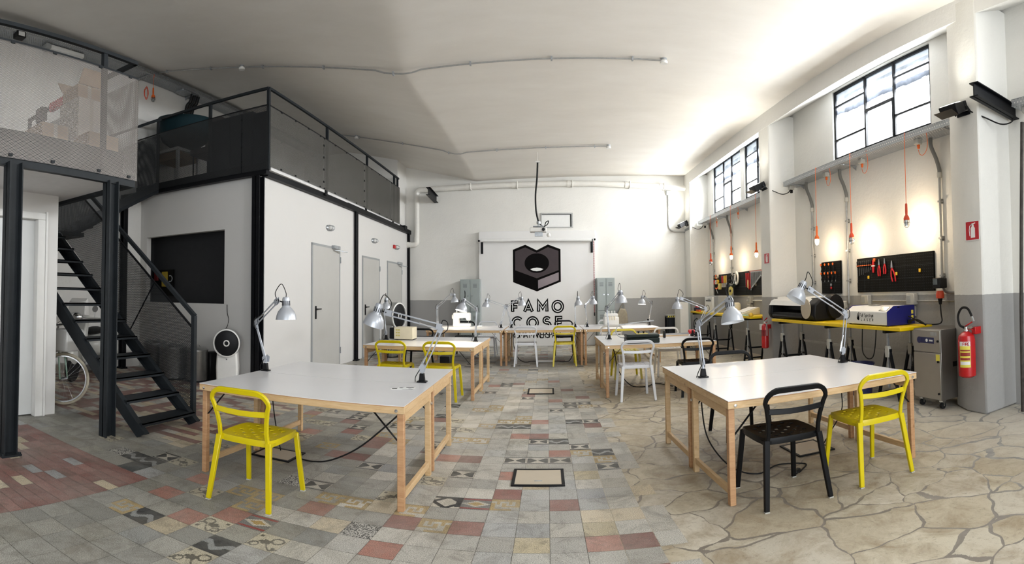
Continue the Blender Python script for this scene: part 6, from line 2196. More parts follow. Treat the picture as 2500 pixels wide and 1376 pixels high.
wall_flood(4.39, 3.66, 3.50, 'black floodlight on the nearest pilaster, under the big I-beam')
wall_flood(4.40, 8.98, 3.54, 'black floodlight on the middle pilaster, in front of a far window')
wall_flood(4.40, 14.55, 3.55, 'black floodlight in the far right corner')
for y, lab in ((3.02, 'behind the big I-beam'), (8.52, 'at the left end of the near cable tray'), (13.95, 'at the left end of the far cable tray')):
    t = thing('junction_box', 'pale junction box with a black plug %s' % lab, 'box', (4.78, y, 3.35))
    G().box(4.73, 4.83, y - .06, y + .04, 3.42, 3.50).build('housing', M['cap'], t, .008)
    G().box(4.76, 4.81, y - .03, y + .02, 3.36, 3.42).build('plug', M['black_plastic'], t, .006)

# big I-beam end and black standpipe near the camera
t = thing('steel_beam', 'big black I-beam crossing the upper right corner of the photo', 'beam', (4.6, 3.0, 3.4))
ibeam(t, (4.03, 3.21, 3.545), (5.02, 3.33, 3.545), .17, .11)
tag(G().tube([(4.72, 3.05, 3.30), (4.72, 3.10, 2.2), (4.72, 3.14, 1.2), (4.72, 3.16, 0.0)], .022, 10).build('standpipe', mat('rusty_dark_pipe', (.05, .042, .036, 1), .6, .3, .4, 14)), 'dark rusty vertical pipe at the right edge of the photo', 'pipe')

# signs
def fire_sign(x, y0, y1, z0, z1, label):
    t = thing('fire_extinguisher_sign', label, 'sign', (x, (y0 + y1) / 2, z0), 'red fire extinguisher signs')
    G().box(x - .004, x, y0, y1, z0, z1).build('plate', M['white'], t)
    G().box(x - .006, x - .004, y0 + .008, y1 - .008, z0 + .008, z1 - .008).build('red_field', M['sign_red'], t)
    yc, h = (y0 + y1) / 2 - .01, z1 - z0
    o = (x - .006, yc, z0 + .03)
    u, v, n = (0, -1, 0), (0, 0, 1), (-.0015, 0, 0)
    g = G()
    k = h / .21
    g.prism([(-.03 * k, 0), (.03 * k, 0), (.03 * k, .10 * k), (.014 * k, .122 * k), (.014 * k, .14 * k), (-.014 * k, .14 * k), (-.014 * k, .122 * k), (-.03 * k, .10 * k)], o, u, v, n)
    g.prism([(-.03 * k, .135 * k), (.035 * k, .15 * k), (.035 * k, .16 * k), (-.02 * k, .15 * k)], o, u, v, n)
    stroke(g, [(-.015 * k, .145 * k), (-.045 * k, .125 * k), (-.052 * k, .08 * k), (-.045 * k, .02 * k)], .008 * k, o, u, v, V(-1, 0, 0), .0015)
    g.build('pictogram', M['white'], t, smooth=0, weld=False)


fire_sign(4.388, 3.47, 3.68, 1.955, 2.175, 'red fire extinguisher sign on the nearest pilaster')
fire_sign(4.397, 8.80, 9.04, 2.00, 2.21, 'red fire extinguisher sign on the middle pilaster')


def extinguisher(x, y, z, r, h, label, big=True):
    t = thing('fire_extinguisher', label, 'fire extinguisher', (x, y, z), 'red fire extinguishers on the pilasters')
    G().lathe([(r * .7, 0), (r, .02), (r, h - r * .9), (r * .9, h - r * .45), (r * .5, h - r * .1), (r * .3, h)], (x, y, z), n=28).build('cylinder', M['red'], t)
    tp = z + h
    g = G().lathe([(.022, 0), (.022, .05)], (x, y, tp), n=12).bar((x, y + .02, tp + .035), (x, y - .10, tp + .05), .022, .02).lathe([(.03, 0), (.03, .014)], (x, y, tp + .005), n=14)
    g.build('valve', M['chrome'], t, weld=False)
    G().bar((x, y + .01, tp + .055), (x, y - .11, tp + .115), .024, .012).bar((x, y, tp + .03), (x, y - .10, tp + .02), .02, .01).build('lever', M['red'], t, .003, weld=False)
    if big:
        hose = smooth_path([(x, y + .03, tp + .04), (x, y + .10, tp + .07), (x, y + .12, tp + .17), (x, y + .06, tp + .255), (x, y - .03, tp + .25), (x, y - .09, tp + .165), (x, y - .105, tp + .135)], 6)
        G().tube(hose, .014, 8).build('hose', M['black_rubber'], t)
        G().tube([(x, y - .09, tp + .165), (x, y - .115, tp + .11)], .016, 8).build('nozzle', M['chrome'], t)
    # wrapped label facing the room and the viewer
    def wrap(a0, a1, z0, z1, m, nm, rr=1.004, parent=t):
        q = G()
        n = 10
        P = [V(x + r * rr * math.cos(a0 + (a1 - a0) * i / n), y + r * rr * math.sin(a0 + (a1 - a0) * i / n), 0) for i in range(n + 1)]
        for i in range(n):
            q.quad(P[i] + V(0, 0, z0), P[i + 1] + V(0, 0, z0), P[i + 1] + V(0, 0, z1), P[i] + V(0, 0, z1))
        return q.build(nm, M[m], parent, smooth=0.9)
    if big:
        c = -PI * .82
        a0, a1 = c - .75, c + .55
        L = wrap(a0, a1, z + .12, z + h - .11, 'label_yellow', 'label')
        wrap(a0, a1, z + h - .155, z + h - .105, 'label_white', 'title_band', 1.008, L)
        for za, zb, m in ((.20, .225, 'label_red'), (.245, .285, 'label_red'), (.30, .315, 'label_red'), (.15, .185, 'label_white')):
            wrap(a0 + .06, a1 - .06, z + za, z + zb, m, 'printed_band', 1.008, L)
        # the word FIRE on the title band
        ctr = V(x + r * 1.012 * math.cos(c), y + r * 1.012 * math.sin(c), z + h - .146)
        tx = V(-math.sin(c), math.cos(c), 0)
        gg = G()
        write(gg, 'FIRE', -.030, .045, 0, .030, .006, ctr, tx, V(0, 0, 1), V(math.cos(c), math.sin(c), 0), .001)
        gg.build('lettering', M['sign_red'], L, smooth=0, weld=False)
        G().box(x + r * .2, 4.392, y - .12, y - .06, tp - .03, tp + .05).build('wall_bracket', M['red'], t, .004)
    else:
        G().box(x + r * .5, 4.406, y - .04, y + .04, tp - .10, tp - .02).build('wall_bracket', M['red'], t, .004)
        wrap(PI * .55, PI * 1.5, z + .24, z + h - .12, 'black_plastic', 'label')
        G().box(x - r - .012, x - r + .02, y + .0, y + .08, tp - .12, tp - .01).build('inspection_tag', M['label_white'], t)
        G().tube(smooth_path([(x, y - .03, tp + .03), (x, y - r - .01, tp - .05), (x, y - r - .012, z + .25)], 6), .012, 8).build('hose', M['grey_plastic'], t)
        G().lathe([(.035, 0), (.04, .01)], (x - .03, y + .05, tp + .10), (-1, .3, 0), 14).build('pressure_gauge', M['red'], t)


extinguisher(4.265, 3.61, 0.44, .102, .51, 'large red fire extinguisher on the nearest pilaster, under its sign')
extinguisher(4.28, 8.84, 0.36, .075, .48, 'smaller red fire extinguisher with a white tag on the middle pilaster', False)
tag(G().lathe([(.035, 0), (.05, .05), (.03, .08)], (4.14, 9.30, .985), (1, 0, .2), 14).build('cable_reel', M['gold_knob']), 'yellow and black tape roll at the right end of the far bench', 'tape')

# ------------------------------------------------------------------ tool boards with tools
def board(y0, y1, z0, z1, label):
    t = thing('tool_board', label, 'tool board', (4.97, (y0 + y1) / 2, z0))
    b = G().box(4.965, 4.998, y0, y1, z0, z1).build('board', M['pegboard'], t, .003)
    g = G()
    n = max(1, round((y1 - y0) / .21))
    for i in range(1, n):
        y = y0 + (y1 - y0) * i / n
        g.box(4.9635, 4.965, y - .002, y + .002, z0, z1)
    for z in (z0 + (z1 - z0) * .36, z0 + (z1 - z0) * .68):
        g.box(4.9635, 4.965, y0, y1, z - .003, z + .003)
    g.build('panel_seam', M['steel_dark'], t, weld=False)
    d = G()
    y = y0 + .03
    while y < y1 - .02:
        z = z0 + .03
        while z < z1 - .02:
            d.quad((4.9645, y - .003, z - .003), (4.9645, y + .003, z - .003), (4.9645, y + .003, z + .003), (4.9645, y - .003, z + .003))
            z += .04
        y += .04
    d.build('peg_holes', M['locker_gap'], t, smooth=0, weld=False)['kind'] = 'stuff'
    return t


board(4.78, 6.60, 1.40, 1.945, 'wide black tool board with red pliers, above the laser machine')
board(7.10, 7.73, 1.39, 1.955, 'small black tool board with orange hooks, above the plotter')
board(12.42, 13.70, 1.38, 1.965, 'black tool board with tape rolls and brushes, above the far bench')
board(10.30, 12.18, 1.385, 1.965, 'black tool board with spanners and red bars, beside the middle pilaster')

XT = 4.945


def screwdriver(y, z, L, hm, label, group, hh=.085):
    t = thing('screwdriver', label, 'screwdriver', (XT, y, z - hh - L), group)
    G().lathe([(.008, 0), (.014, .012), (.013, .05), (.016, hh - .01), (.010, hh)], (XT, y, z - hh), n=10).build('handle', M[hm], t)
    G().lathe([(.0165, 0), (.0165, .012)], (XT, y, z - hh + .02), n=10).build('collar', M['orange'], t)
    G().tube([(XT, y, z - hh), (XT, y, z - hh - L)], .0045, 6).build('blade', M['tool_steel'], t)


for i in range(8):
    y = 6.56 - i * .052
    screwdriver(y, 1.90 - .0 * i, [.24, .13, .12, .12, .09, .085, .08, .05][i], 'black_plastic', 'black and orange screwdriver on the wide tool board, %s from the left' % ['first', 'second', 'third', 'fourth', 'fifth', 'sixth', 'seventh', 'eighth'][i], 'screwdrivers on the wide tool board', .10)


def pliers(y, z, s, label, spread=.05, lean=0.0):
    t = thing('pliers', label, 'pliers', (XT, y, z - .2 * s), 'red pliers on the wide tool board')
    c = V(XT, y, z - .07 * s)
    lv = V(0, -lean, 0)
    G().prism([(-.016, -.01), (.016, -.01), (.012, .03), (.004, .072), (-.004, .072), (-.012, .03)], c, V(0, s, 0), V(0, 0, s), (.012, 0, 0)).build('jaws', M['tool_steel'], t, .002)
    for k in (-1, 1):
        G().strap([c + V(.006, k * -.004, -.005) , c + V(.006, k * spread * .7, -.05 * s) + lv * .3, c + V(.006, k * spread, -.10 * s) + lv * .6, c + V(.006, k * spread * .75, -.16 * s) + lv], .022, .016, (0, 1, 0)).build('handle', M['red_tool'], t, .004)


pliers(5.99, 1.90, 1.12, 'large red-handled pliers on the wide tool board, leftmost', .028)
pliers(5.85, 1.905, 1.02, 'red-handled cutters on the wide tool board, middle of three pliers', .026)
pliers(5.68, 1.86, 1.35, 'long red-handled pump pliers on the wide tool board, handles spread', .045, .05)
t = thing('hacksaw_handle', 'red tool with a pale collar left of the red pliers', 'tool', (XT, 6.15, 1.70))
G().prism([(-.022, 0), (.022, .0), (.03, .1), (.02, .2), (-.025, .2), (-.03, .1)], (XT, 6.14, 1.70), (0, 1, 0), (0, 0, 1), (.014, 0, 0)).build('grip', M['red'], t, .004)
G().box(XT - .002, XT + .016, 6.10, 6.18, 1.80, 1.815).build('collar', M['label_white'], t)
for i, y in enumerate((6.08, 6.05)):
    lab = 'orange hook on the wide tool board, %s of the pair' % ('left' if i == 0 else 'right')
    hk = G().strap([(XT + .02, y + .03, 1.91), (XT - .02, y + .02, 1.915), (XT - .03, y, 1.90), (XT - .03, y, 1.87)], .014, .01, (0, 1, 0))
    tag(hk.build('tool_hook', M['orange']), lab, 'hook', 'orange hooks on the tool boards')
for i, (y, z) in enumerate(((6.28, 1.635), (5.58, 1.665), (5.06, 1.69))):
    tag(G().box(4.95, 4.966, y - .02, y + .02, z - .025, z + .025).build('tool_clip', M['gold_knob'], None, .004), 'small amber clip on the wide tool board, %s' % ['left', 'middle', 'right'][i], 'clip', 'amber clips on the tool boards')
for r_, z in enumerate((1.915, 1.76)):
    for i in range(5 if r_ else 4):
        y = 7.70 - i * .135 if not r_ else 7.70 - i * .12
        t = thing('tool_hook', 'orange hook on the small tool board, %s row, %s' % (['upper', 'lower'][r_], ['leftmost', 'second from left', 'third from left', 'fourth from left', 'rightmost'][i]), 'hook', (XT, y, z - .1), 'orange hooks on the tool boards')
        G().strap([(XT + .02, y + .03, z - .02), (XT, y + .02, z + .01), (XT - .02, y, z), (XT - .02, y - .015, z - .03)], .018, .012, (0, 1, 0)).build('hook', M['orange'], t)
        G().strap([(XT - .01, y - .01, z - .02), (XT - .01, y - .03, z - .08), (XT - .01, y - .01, z - .13)], .02, .014, (0, 1, 0)).build('tool_grip', M['black_plastic'], t)
        G().tube([(XT - .01, y - .01, z - .13), (XT - .01, y, z - .16)], .005).build('tip', M['tool_steel'], t)
t = thing('chisel', 'small chisel with a bright blade on the small tool board', 'chisel', (XT, 7.46, 1.60))
G().lathe([(.008, 0), (.011, .05)], (XT, 7.46, 1.66), n=10).build('handle', M['orange'], t)
G().box(XT - .004, XT + .002, 7.452, 7.468, 1.60, 1.66).build('blade', M['tool_steel'], t)
for i, (z, m) in enumerate(((1.545, 'galv'), (1.49, 'red'))):
    tag(G().lathe([(.022, 0), (.026, .012), (.01, .016)], (4.965, 7.40, z), (-1, 0, 0), 16).build('round_magnet', M[m]), '%s round magnet low on the small tool board' % ('grey' if i == 0 else 'reddish'), 'magnet')

# far boards
def tape(y, z, r, m, label, hole=.55):
    t = thing('tape_roll', label, 'tape', (4.94, y, z - r), 'tape rolls on the far tool board')
    G().lathe([(r * hole, 0), (r, 0), (r, .045), (r * hole, .045)], (4.965, y, z), (-1, 0, 0), 24, False, False).build('roll', M[m], t)
    G().lathe([(r * hole * .98, .002), (r * hole * .98, .043)], (4.965, y, z), (-1, 0, 0), 24, False, False).build('core', M['ivory'], t)


for y, z, r, m, lab in ((13.60, 1.90, .06, 'black_plastic', 'black tape roll, top left on the far tool board'), (13.45, 1.91, .06, 'orange', 'orange tape roll, top row on the far tool board'),
                        (13.36, 1.92, .06, 'ivory', 'cream tape roll, top row on the far tool board'), (13.60, 1.76, .06, 'red_tool', 'red tape roll, second row on the far tool board'),
                        (13.46, 1.76, .06, 'white', 'white tape roll, second row on the far tool board'), (13.35, 1.77, .06, 'gold_knob', 'yellow tape roll, second row on the far tool board')):
    tape(y, z, r, m, lab)
t = thing('hand_saw', 'hand saw with an orange handle low on the far tool board', 'saw', (XT, 13.4, 1.52))
G().strap([(XT, 13.56, 1.60), (XT, 13.48, 1.57), (XT, 13.38, 1.59), (XT, 13.34, 1.63)], .03, .02, (0, 0, 1)).build('handle', M['orange'], t, .005)
G().bar((XT, 13.5, 1.57), (XT, 13.35, 1.44), .004, .03).build('blade', M['tool_steel'], t)
for i in range(6):
    y = 13.02 - i * .075
    m = ['red', 'red', 'wood_handle', 'gold_knob', 'gold_knob', 'wood_handle'][i]
    t = thing('brush', '%s on the far tool board, %s from the left' % ('dark red-handled scraper' if i < 2 else 'wooden-handled brush', ['first', 'second', 'third', 'fourth', 'fifth', 'sixth'][i]), 'brush', (XT, y, 1.6), 'brushes and scrapers on the far tool board')
    G().prism([(-.016, 0), (.016, 0), (.02, .12), (.01, .2), (-.01, .2), (-.02, .12)], (XT, y, 1.72), (0, 1, 0), (0, 0, 1), (.012, 0, 0)).build('handle', M[m], t, .003)
    G().prism([(-.022, 0), (.022, 0), (.018, .11), (-.018, .11)], (XT, y, 1.61), (0, 1, 0), (0, 0, 1), (.008, 0, 0)).build('bristles', M['ivory'] if i % 2 == 0 else M['tool_steel'], t)
tag(G().box(4.90, 4.965, 13.08, 13.22, 1.55, 1.72).build('tool_pouch', M['ochre'], None, .01), 'mustard pouch low on the far tool board', 'pouch')
# black headset, white ring and grinder between the far boards
t = thing('ear_defenders', 'black ear defenders hanging between the far tool boards', 'ear defenders', (4.9, 12.2, 1.62))
G().tube(arc((4.92, 12.22, 1.80), .11, 0, PI, 12, (0, 1, 0), (0, 0, 1)), .016, 8).build('headband', M['black_plastic'], t)
for s in (-1, 1):
    G().ball((4.92, 12.22 + .11 * s, 1.76), .06, 12, 8, (.7, .6, 1)).build('ear_cup', M['black_plastic'], t)
t = thing('white_hose_coil', 'white hose coil beside the black ear defenders', 'coil', (4.9, 11.85, 1.7))
G().tube([V(4.93, 11.86 + .10 * math.cos(a), 1.82 + .15 * math.sin(a)) for a in [2 * PI * i / 28 for i in range(28)]], .026, 8, True).build('hose', M['white_plastic'], t)
G().tube([V(4.90, 11.96 + .07 * math.cos(a), 1.80 + .12 * math.sin(a)) for a in [2 * PI * i / 28 for i in range(28)]], .010, 8, True).build('cord', M['galv'], t)
t = thing('angle_grinder', 'dark green angle grinder with an abrasive disc under the ear defenders', 'grinder', (4.85, 12.05, 1.4))
G().tube([(4.90, 12.22, 1.66), (4.88, 12.08, 1.63), (4.88, 11.92, 1.64)], [.05, .055, .045], 14).build('body', M['green_dark'], t)
G().lathe([(.03, 0), (.115, .0), (.115, .008), (.03, .008)], (4.82, 12.03, 1.50), (-1, -.25, .1), 28).build('disc', M['ochre'], t)
G().lathe([(.034, 0), (.034, .012)], (4.811, 12.027, 1.501), (-1, -.25, .1), 16).build('disc_nut', M['black_plastic'], t)
G().box(4.86, 4.92, 12.16, 12.22, 1.42, 1.54).build('guard', M['galv'], t, .008)
for i in range(4):
    y = 11.26 - i * .085
    L = [.34, .36, .40, .38][i]
    tag(G().bar((XT, y, 1.92), (XT, y - .01, 1.92 - L), .03, .02, (1, 0, 0)).build('pry_bar', M['red'], None, .004), 'red steel bar on the tool board with spanners, %s of four' % ['first', 'second', 'third', 'last'][i], 'bar', 'red bars on the far tool board')
tag(G().prism([(-.04, 0), (.03, .02), (.04, .12), (.02, .22), (-.03, .2)], (XT - .02, 11.12, 1.54), (0, 1, 0), (0, 0, 1), (.02, 0, 0)).build('scraper_pad', M['wood_handle'], None, .008), 'pale wooden-backed pad hanging in front of the red bars', 'pad')
for i in range(12):
    y = 10.96 - i * .052
    L = .40 - i * .026 if i else .42
    t = thing('spanner', 'steel spanner on the far tool board, number %s from the left' % ['one, the longest', 'two', 'three', 'four', 'five', 'six', 'seven', 'eight', 'nine', 'ten', 'eleven', 'twelve'][i], 'spanner', (XT, y, 1.93 - L), 'spanners on the far tool board')
    G().bar((XT, y, 1.93), (XT, y, 1.95 - L), .012, .006, (1, 0, 0)).build('shank', M['tool_steel'], t)
    G().lathe([(.010, 0), (.018, 0), (.018, .008), (.010, .008)], (XT + .004, y, 1.93), (-1, 0, 0), 12, False, False).build('ring_end', M['tool_steel'], t)
    G().prism([(-.02, -.035), (-.008, -.02), (.008, -.02), (.02, -.035), (.022, -.01), (.008, .015), (-.008, .015), (-.022, -.01)], (XT - .004, y, 1.95 - L), (0, 1, 0), (0, 0, 1), (.008, 0, 0)).build('open_end', M['tool_steel'], t)
tag(G().box(4.95, 4.966, 10.68, 10.71, 1.60, 1.66).build('tool_clip', M['ivory'], None, .004), 'small pale clip under the spanners', 'clip', 'amber clips on the tool boards')
tag(G().bar((4.955, 11.05, 1.945), (4.955, 10.34, 1.945), .012, .02).build('spanner_rail', M['orange_dark']), 'thin orange rail along the top of the spanner board', 'rail')

# sockets on the dado
def socket_box(y, z, label, big=True):
    t = thing('wall_socket', label, 'socket', (4.95, y, z - .1), 'grey wall sockets')
    G().box(4.91, 5.0, y - .09, y + .09, z, z + .16).build('housing', M['cap'], t, .01)
    G().box(4.905, 4.912, y - .01, y + .075, z + .03, z + .13).build('window', M['grey_plastic'], t, .003)
    if big:
        G().box(4.89, 5.0, y - .05, y + .10, z - .17, z - .01).build('lower_socket', M['cap'], t, .012)
        G().box(4.884, 4.891, y + .0, y + .085, z - .11, z - .04).build('socket_lid', M['grey_plastic'], t, .004)


socket_box(6.35, 1.20, 'grey wall socket behind the left end of the laser machine')
socket_box(5.24, 1.21, 'grey wall socket behind the blue end of the laser machine')
socket_box(11.02, 1.19, 'grey wall socket behind the far bench scale')
socket_box(7.02, 1.10, 'small grey wall socket at the foot of a conduit', False)
t = thing('hanging_sensor', 'black plug unit with an orange collar hanging right of the wide tool board', 'plug', (4.85, 4.62, 1.2))
G().box(4.80, 4.94, 4.50, 4.66, 1.43, 1.57).build('housing', M['black_plastic'], t, .012)
G().box(4.797, 4.80, 4.56, 4.64, 1.48, 1.555).build('screen', M['screen'], t)
G().lathe([(.055, 0), (.06, .05), (.045, .10)], (4.87, 4.58, 1.30), n=16).build('orange_collar', M['orange_dark'], t)
G().lathe([(.02, 0), (.035, .08)], (4.87, 4.58, 1.22), n=12).build('strain_relief', M['black_rubber'], t)
G().tube(smooth_path([(4.87, 4.58, 1.23), (4.87, 4.57, 1.1), (4.86, 4.55, 1.0), (4.84, 4.62, .96), (4.7, 4.75, .97), (4.55, 4.8, 1.05), (4.52, 4.86, 1.08)], 6), .009, 6).build('cable', M['black_rubber'], t)

# ------------------------------------------------------------------ yellow benches on trestles
def bench(y0, y1, label, z=.96):
    tag(G().box(4.15, 4.75, y0, y1, z - .045, z).build('workbench_board', M['bench'], None, .004), label, 'bench', 'yellow bench boards on trestles')


bench(4.63, 8.27, 'yellow bench board carrying the laser machine and plotter')
bench(9.26, 13.75, 'yellow bench board in the far bay, with the scale on it', .965)


def trestle(y, label, xa=4.24, xb=4.66, ztop=.915):
    t = thing('trestle', label, 'trestle', (4.45, y, 0), 'black folding trestles under the yellow benches')
    G().box(4.17, 4.73, y - .03, y + .03, ztop - .04, ztop).build('top_beam', M['steel_black'], t, .004)
    for x in (xa, xb):
        zc = .66
        f = G()
        for s in (-1, 1):
            f.bar((x, y + .03 * s, zc), (x, y + .22 * s, 0), .03, .045, (0, 1, 0))
        f.bar((x, y - .12, .33), (x, y + .12, .33), .025, .03)
        f.box(x - .02, x + .02, y - .06, y + .06, zc - .03, zc + .01)
        f.build('a_frame', M['steel_black'], t, .003, weld=False)
        c = G().bar((x, y, .16), (x, y, ztop - .03), .028, .028, (0, 1, 0))
        zz = .2
        while zz < ztop - .1:
            c.box(x - .0155, x - .014, y - .005, y + .005, zz, zz + .012)
            zz += .05
        c.build('height_post', M['galv'], t, weld=False)
        G().prism([(-.035, .0), (.035, .0), (.045, .09), (.03, .15), (-.03, .15), (-.045, .09)], (x - .03, y, zc - .10), (0, 1, 0), (0, 0, 1), (.05, 0, 0)).build('clamp_block', M['cap'], t, .006)
    G().bar((xa, y, .30), (xb, y, .30), .02, .03).bar((xa, y + .2, .06), (xb, y + .2, .06), .03, .03).build('stretcher', M['steel_black'], t, weld=False)
    return t


for y, lab in ((8.00, 'trestle at the left end of the near bench, under the plotter'), (6.42, 'trestle under the middle of the near bench'), (4.98, 'trestle at the right end of the near bench, beside the steel cabinet'),
               (13.40, 'trestle at the left end of the far bench'), (11.70, 'trestle under the middle of the far bench'), (9.62, 'trestle at the right end of the far bench, beside the smaller extinguisher')):
    trestle(y, lab)
for y0, y1, lab in ((6.42, 8.0, 'grey steel brace between the two left trestles of the near bench'), (4.98, 6.42, 'grey steel brace between the two right trestles of the near bench'), (9.62, 11.7, 'grey steel brace between the right trestles of the far bench')):
    tag(G().bar((4.66, y0 + .03, .56), (4.66, y1 - .03, .56), .02, .04).build('trestle_brace', M['zinc']), lab, 'brace')

# plotter
t = thing('plotter', 'black and white wide-format plotter on the near yellow bench', 'plotter', (4.45, 7.55, .96))
ya, yb = 6.92, 8.42
body = [(-.20, 0), (.22, 0), (.24, .10), (.24, .24), (.14, .31), (-.08, .31), (-.22, .22), (-.24, .08)]
G().prism([(-.20, .02), (.24, .02), (.24, .28), (.02, .30), (.02, .12), (-.2, .10)], (4.45, ya + .28, .96), (1, 0, 0), (0, 0, 1), (0, yb - ya - .34, 0)).build('body', M['black_plastic'], t, .01)
G().prism(body, (4.45, ya, .96), (1, 0, 0), (0, 0, 1), (0, .30, 0)).build('right_end', M['black_plastic'], t, .03, seg=3)
G().prism(body, (4.45, yb - .12, .96), (1, 0, 0), (0, 0, 1), (0, .12, 0)).build('left_end', M['black_plastic'], t, .03, seg=3)
G().prism([(-.21, .225), (-.235, .20), (.0, .27), (.20, .31), (.20, .335), (-.02, .325), (-.18, .27)], (4.45, ya + .22, .96), (1, 0, 0), (0, 0, 1), (0, yb - ya - .25, 0)).build('top_cover', M['white_plastic'], t, .012, seg=2)
G().prism([(-.02, .326), (.18, .338), (.18, .341), (-.02, .329)], (4.45, ya + .5, .96), (1, 0, 0), (0, 0, 1), (0, .7, 0)).build('roll_window', M['grey_plastic'], t)
G().prism([(-.24, .03), (-.10, .05), (-.10, .075), (-.24, .06)], (4.45, ya + .34, .96), (1, 0, 0), (0, 0, 1), (0, yb - ya - .5, 0)).build('output_tray', M['black_plastic'], t, .006)
G().lathe([(.0, .0), (.135, .0), (.135, .012), (.0, .012)], (4.20, ya + .20, .96 + .165), (-1, 0, .0), 36).build('round_cover', M['ivory'], t)
G().lathe([(.16, 0), (.17, .04), (.17, .16), (.14, .2)], (4.62, ya - .06, .96 + .19), (0, 1, 0), 28).build('roll_holder', M['black_plastic'], t)
t.scale = (1, 1.15, 1.2)

# laser machine
t = thing('laser_cutter', 'white and blue desktop laser machine with lettering on its front', 'laser', (4.45, 5.1, .96))
y0, y1 = 4.93, 5.89
G().prism([(.0, .015), (.50, .015), (.50, .255), (.12, .255), (.0, .185)], (4.20, y0 + .012, .96), (1, 0, 0), (0, 0, 1), (0, y1 - y0 - .024, 0)).build('case', M['white_plastic'], t, .006)
for ya in (y0, y1 - .012):
    G().prism([(-.004, .008), (.51, .008), (.51, .262), (.118, .262), (-.004, .19)], (4.20, ya, .96), (1, 0, 0), (0, 0, 1), (0, .012, 0)).build('side_panel', M['blue'], t, .003)
G().prism([(.018, .1975), (.10, .245), (.10, .249), (.018, .2015)], (4.20, y0 + .06, .96), (1, 0, 0), (0, 0, 1), (0, .15, 0)).build('display', M['screen'], t)
for x in (4.24, 4.58):
    for y in (y0 + .06, y1 - .06):
        G().lathe([(.02, 0), (.02, .016)], (x, y, .96), n=10).build('foot', M['black_rubber'], t)
O, u, v, n = (4.20, 5.62, .96), (0, -1, 0), (0, 0, 1), V(-1, 0, 0)
lt_ = G()
write(lt_, 'Full Spectrum', .0, .30, .115, .045, .006, (4.20, 5.54, .96), u, v, n, .001, .75)
write(lt_, 'LASER', .03, .30, .062, .028, .006, (4.20, 5.54, .96), u, v, n, .001)
stroke(lt_, [(-.0, .100), (.30, .100)], .003, (4.20, 5.54, .96), u, v, n, .001)
lt_.build('lettering', M['ink'], t, smooth=0, weld=False)
fan = G()
for i in range(6):
    a = PI * .5 + .10 + i * .20
    c = V(4.1995, 5.56, .96 + .06)
    d = V(0, -math.cos(a), math.sin(a))
    L = .12 * (1 - i * .1)
    fan.bar(c + d * .015, c + d * L, .002, .009, d.cross(V(1, 0, 0)))
fan.build('fan_logo', M['ink'], t, smooth=0, weld=False)
for z in (.10, .17):
    G().box(4.64, 4.68, y0 - .002, y0, .96 + z - .025, .96 + z + .025).build('warning_label', M['label_yellow'], t)
G().box(4.38, 4.42, y0 - .003, y0, .96 + .235, .96 + .25).build('key_switch', M['black_plastic'], t)
G().box(4.56, 4.62, y0 - .03, y0, .96 + .02, .96 + .07).build('power_inlet', M['black_plastic'], t, .005)
G().lathe([(.10, 0), (.10, .01)], (4.45, 5.5, 1.222), n=20).build('top_vent', M['stainless'], t)

# fume extractor cabinet
t = thing('fume_extractor', 'stainless steel filter cabinet on castors at the end of the near bench', 'cabinet', (4.5, 4.23, 0))
x0, x1, y0, y1 = 4.24, 4.80, 4.0, 4.47
G().box(x0 + .004, x1, y0, y1, .115, .955).build('carcass', M['stainless_dark'], t, .004)
G().box(x0 - .012, x0 + .004, y0 + .004, y1 - .004, .125, .675).build('lower_door', M['stainless'], t, .004)
G().box(x0 - .012, x0 + .004, y0 + .004, y1 - .004, .685, .945).build('upper_door', M['stainless'], t, .004)
p = G().box(x0 - .017, x0 - .012, y0 + .10, y1 - .10, .79, .86).build('control_panel', M['navy'], t, .002)
G().lathe([(.036, 0), (.04, .008)], (x0 - .012, y1 - .12, .825), (-1, 0, 0), 24).build('round_badge', M['navy'], t)
G().lathe([(.018, 0), (.018, .004)], (x0 - .017, y0 + .22, .825), (-1, 0, 0), 20).build('gauge', M['white_plastic'], p)
sq = G()
for k in range(3):
    sq.box(x0 - .0185, x0 - .017, y0 + .12 + k * .02, y0 + .135 + k * .02, .815, .835)
sq.build('marking', M['white_plastic'], p, weld=False)
for z in (.58, .20, .82):
    G().lathe([(.014, 0), (.014, .012)], (x0 - .012, y0 + .035, z), (-1, 0, 0), 10).build('lock', M['black_plastic'], t)
G().box(x0 - .0135, x0 - .012, y0 + .012, y0 + .075, .59, .665).build('warning_label', M['label_yellow'], t)
G().box(x0 - .0135, x0 - .012, y0 + .05, y0 + .16, .88, .925).build('name_plate', M['galv'], t)
G().box(4.45, 4.62, y0 - .002, y0, .50, .56).build('side_handle', M['black_plastic'], t)
for x in (x0 + .07, x1 - .07):
    for y in (y0 + .06, y1 - .06):
        c = G().lathe([(.0, -.018), (.038, -.018), (.042, 0), (.038, .018), (.0, .018)], (x, y, .042), (0, 1, 0), 18, False, False).build('castor', M['black_rubber'], t)
        G().box(x - .03, x + .03, y - .03, y + .03, .09, .116).bar((x, y - .024, .04), (x, y - .024, .1), .02, .004, (0, 1, 0)).bar((x, y + .024, .04), (x, y + .024, .1), .02, .004, (0, 1, 0)).build('fork', M['chrome'], c, weld=False)

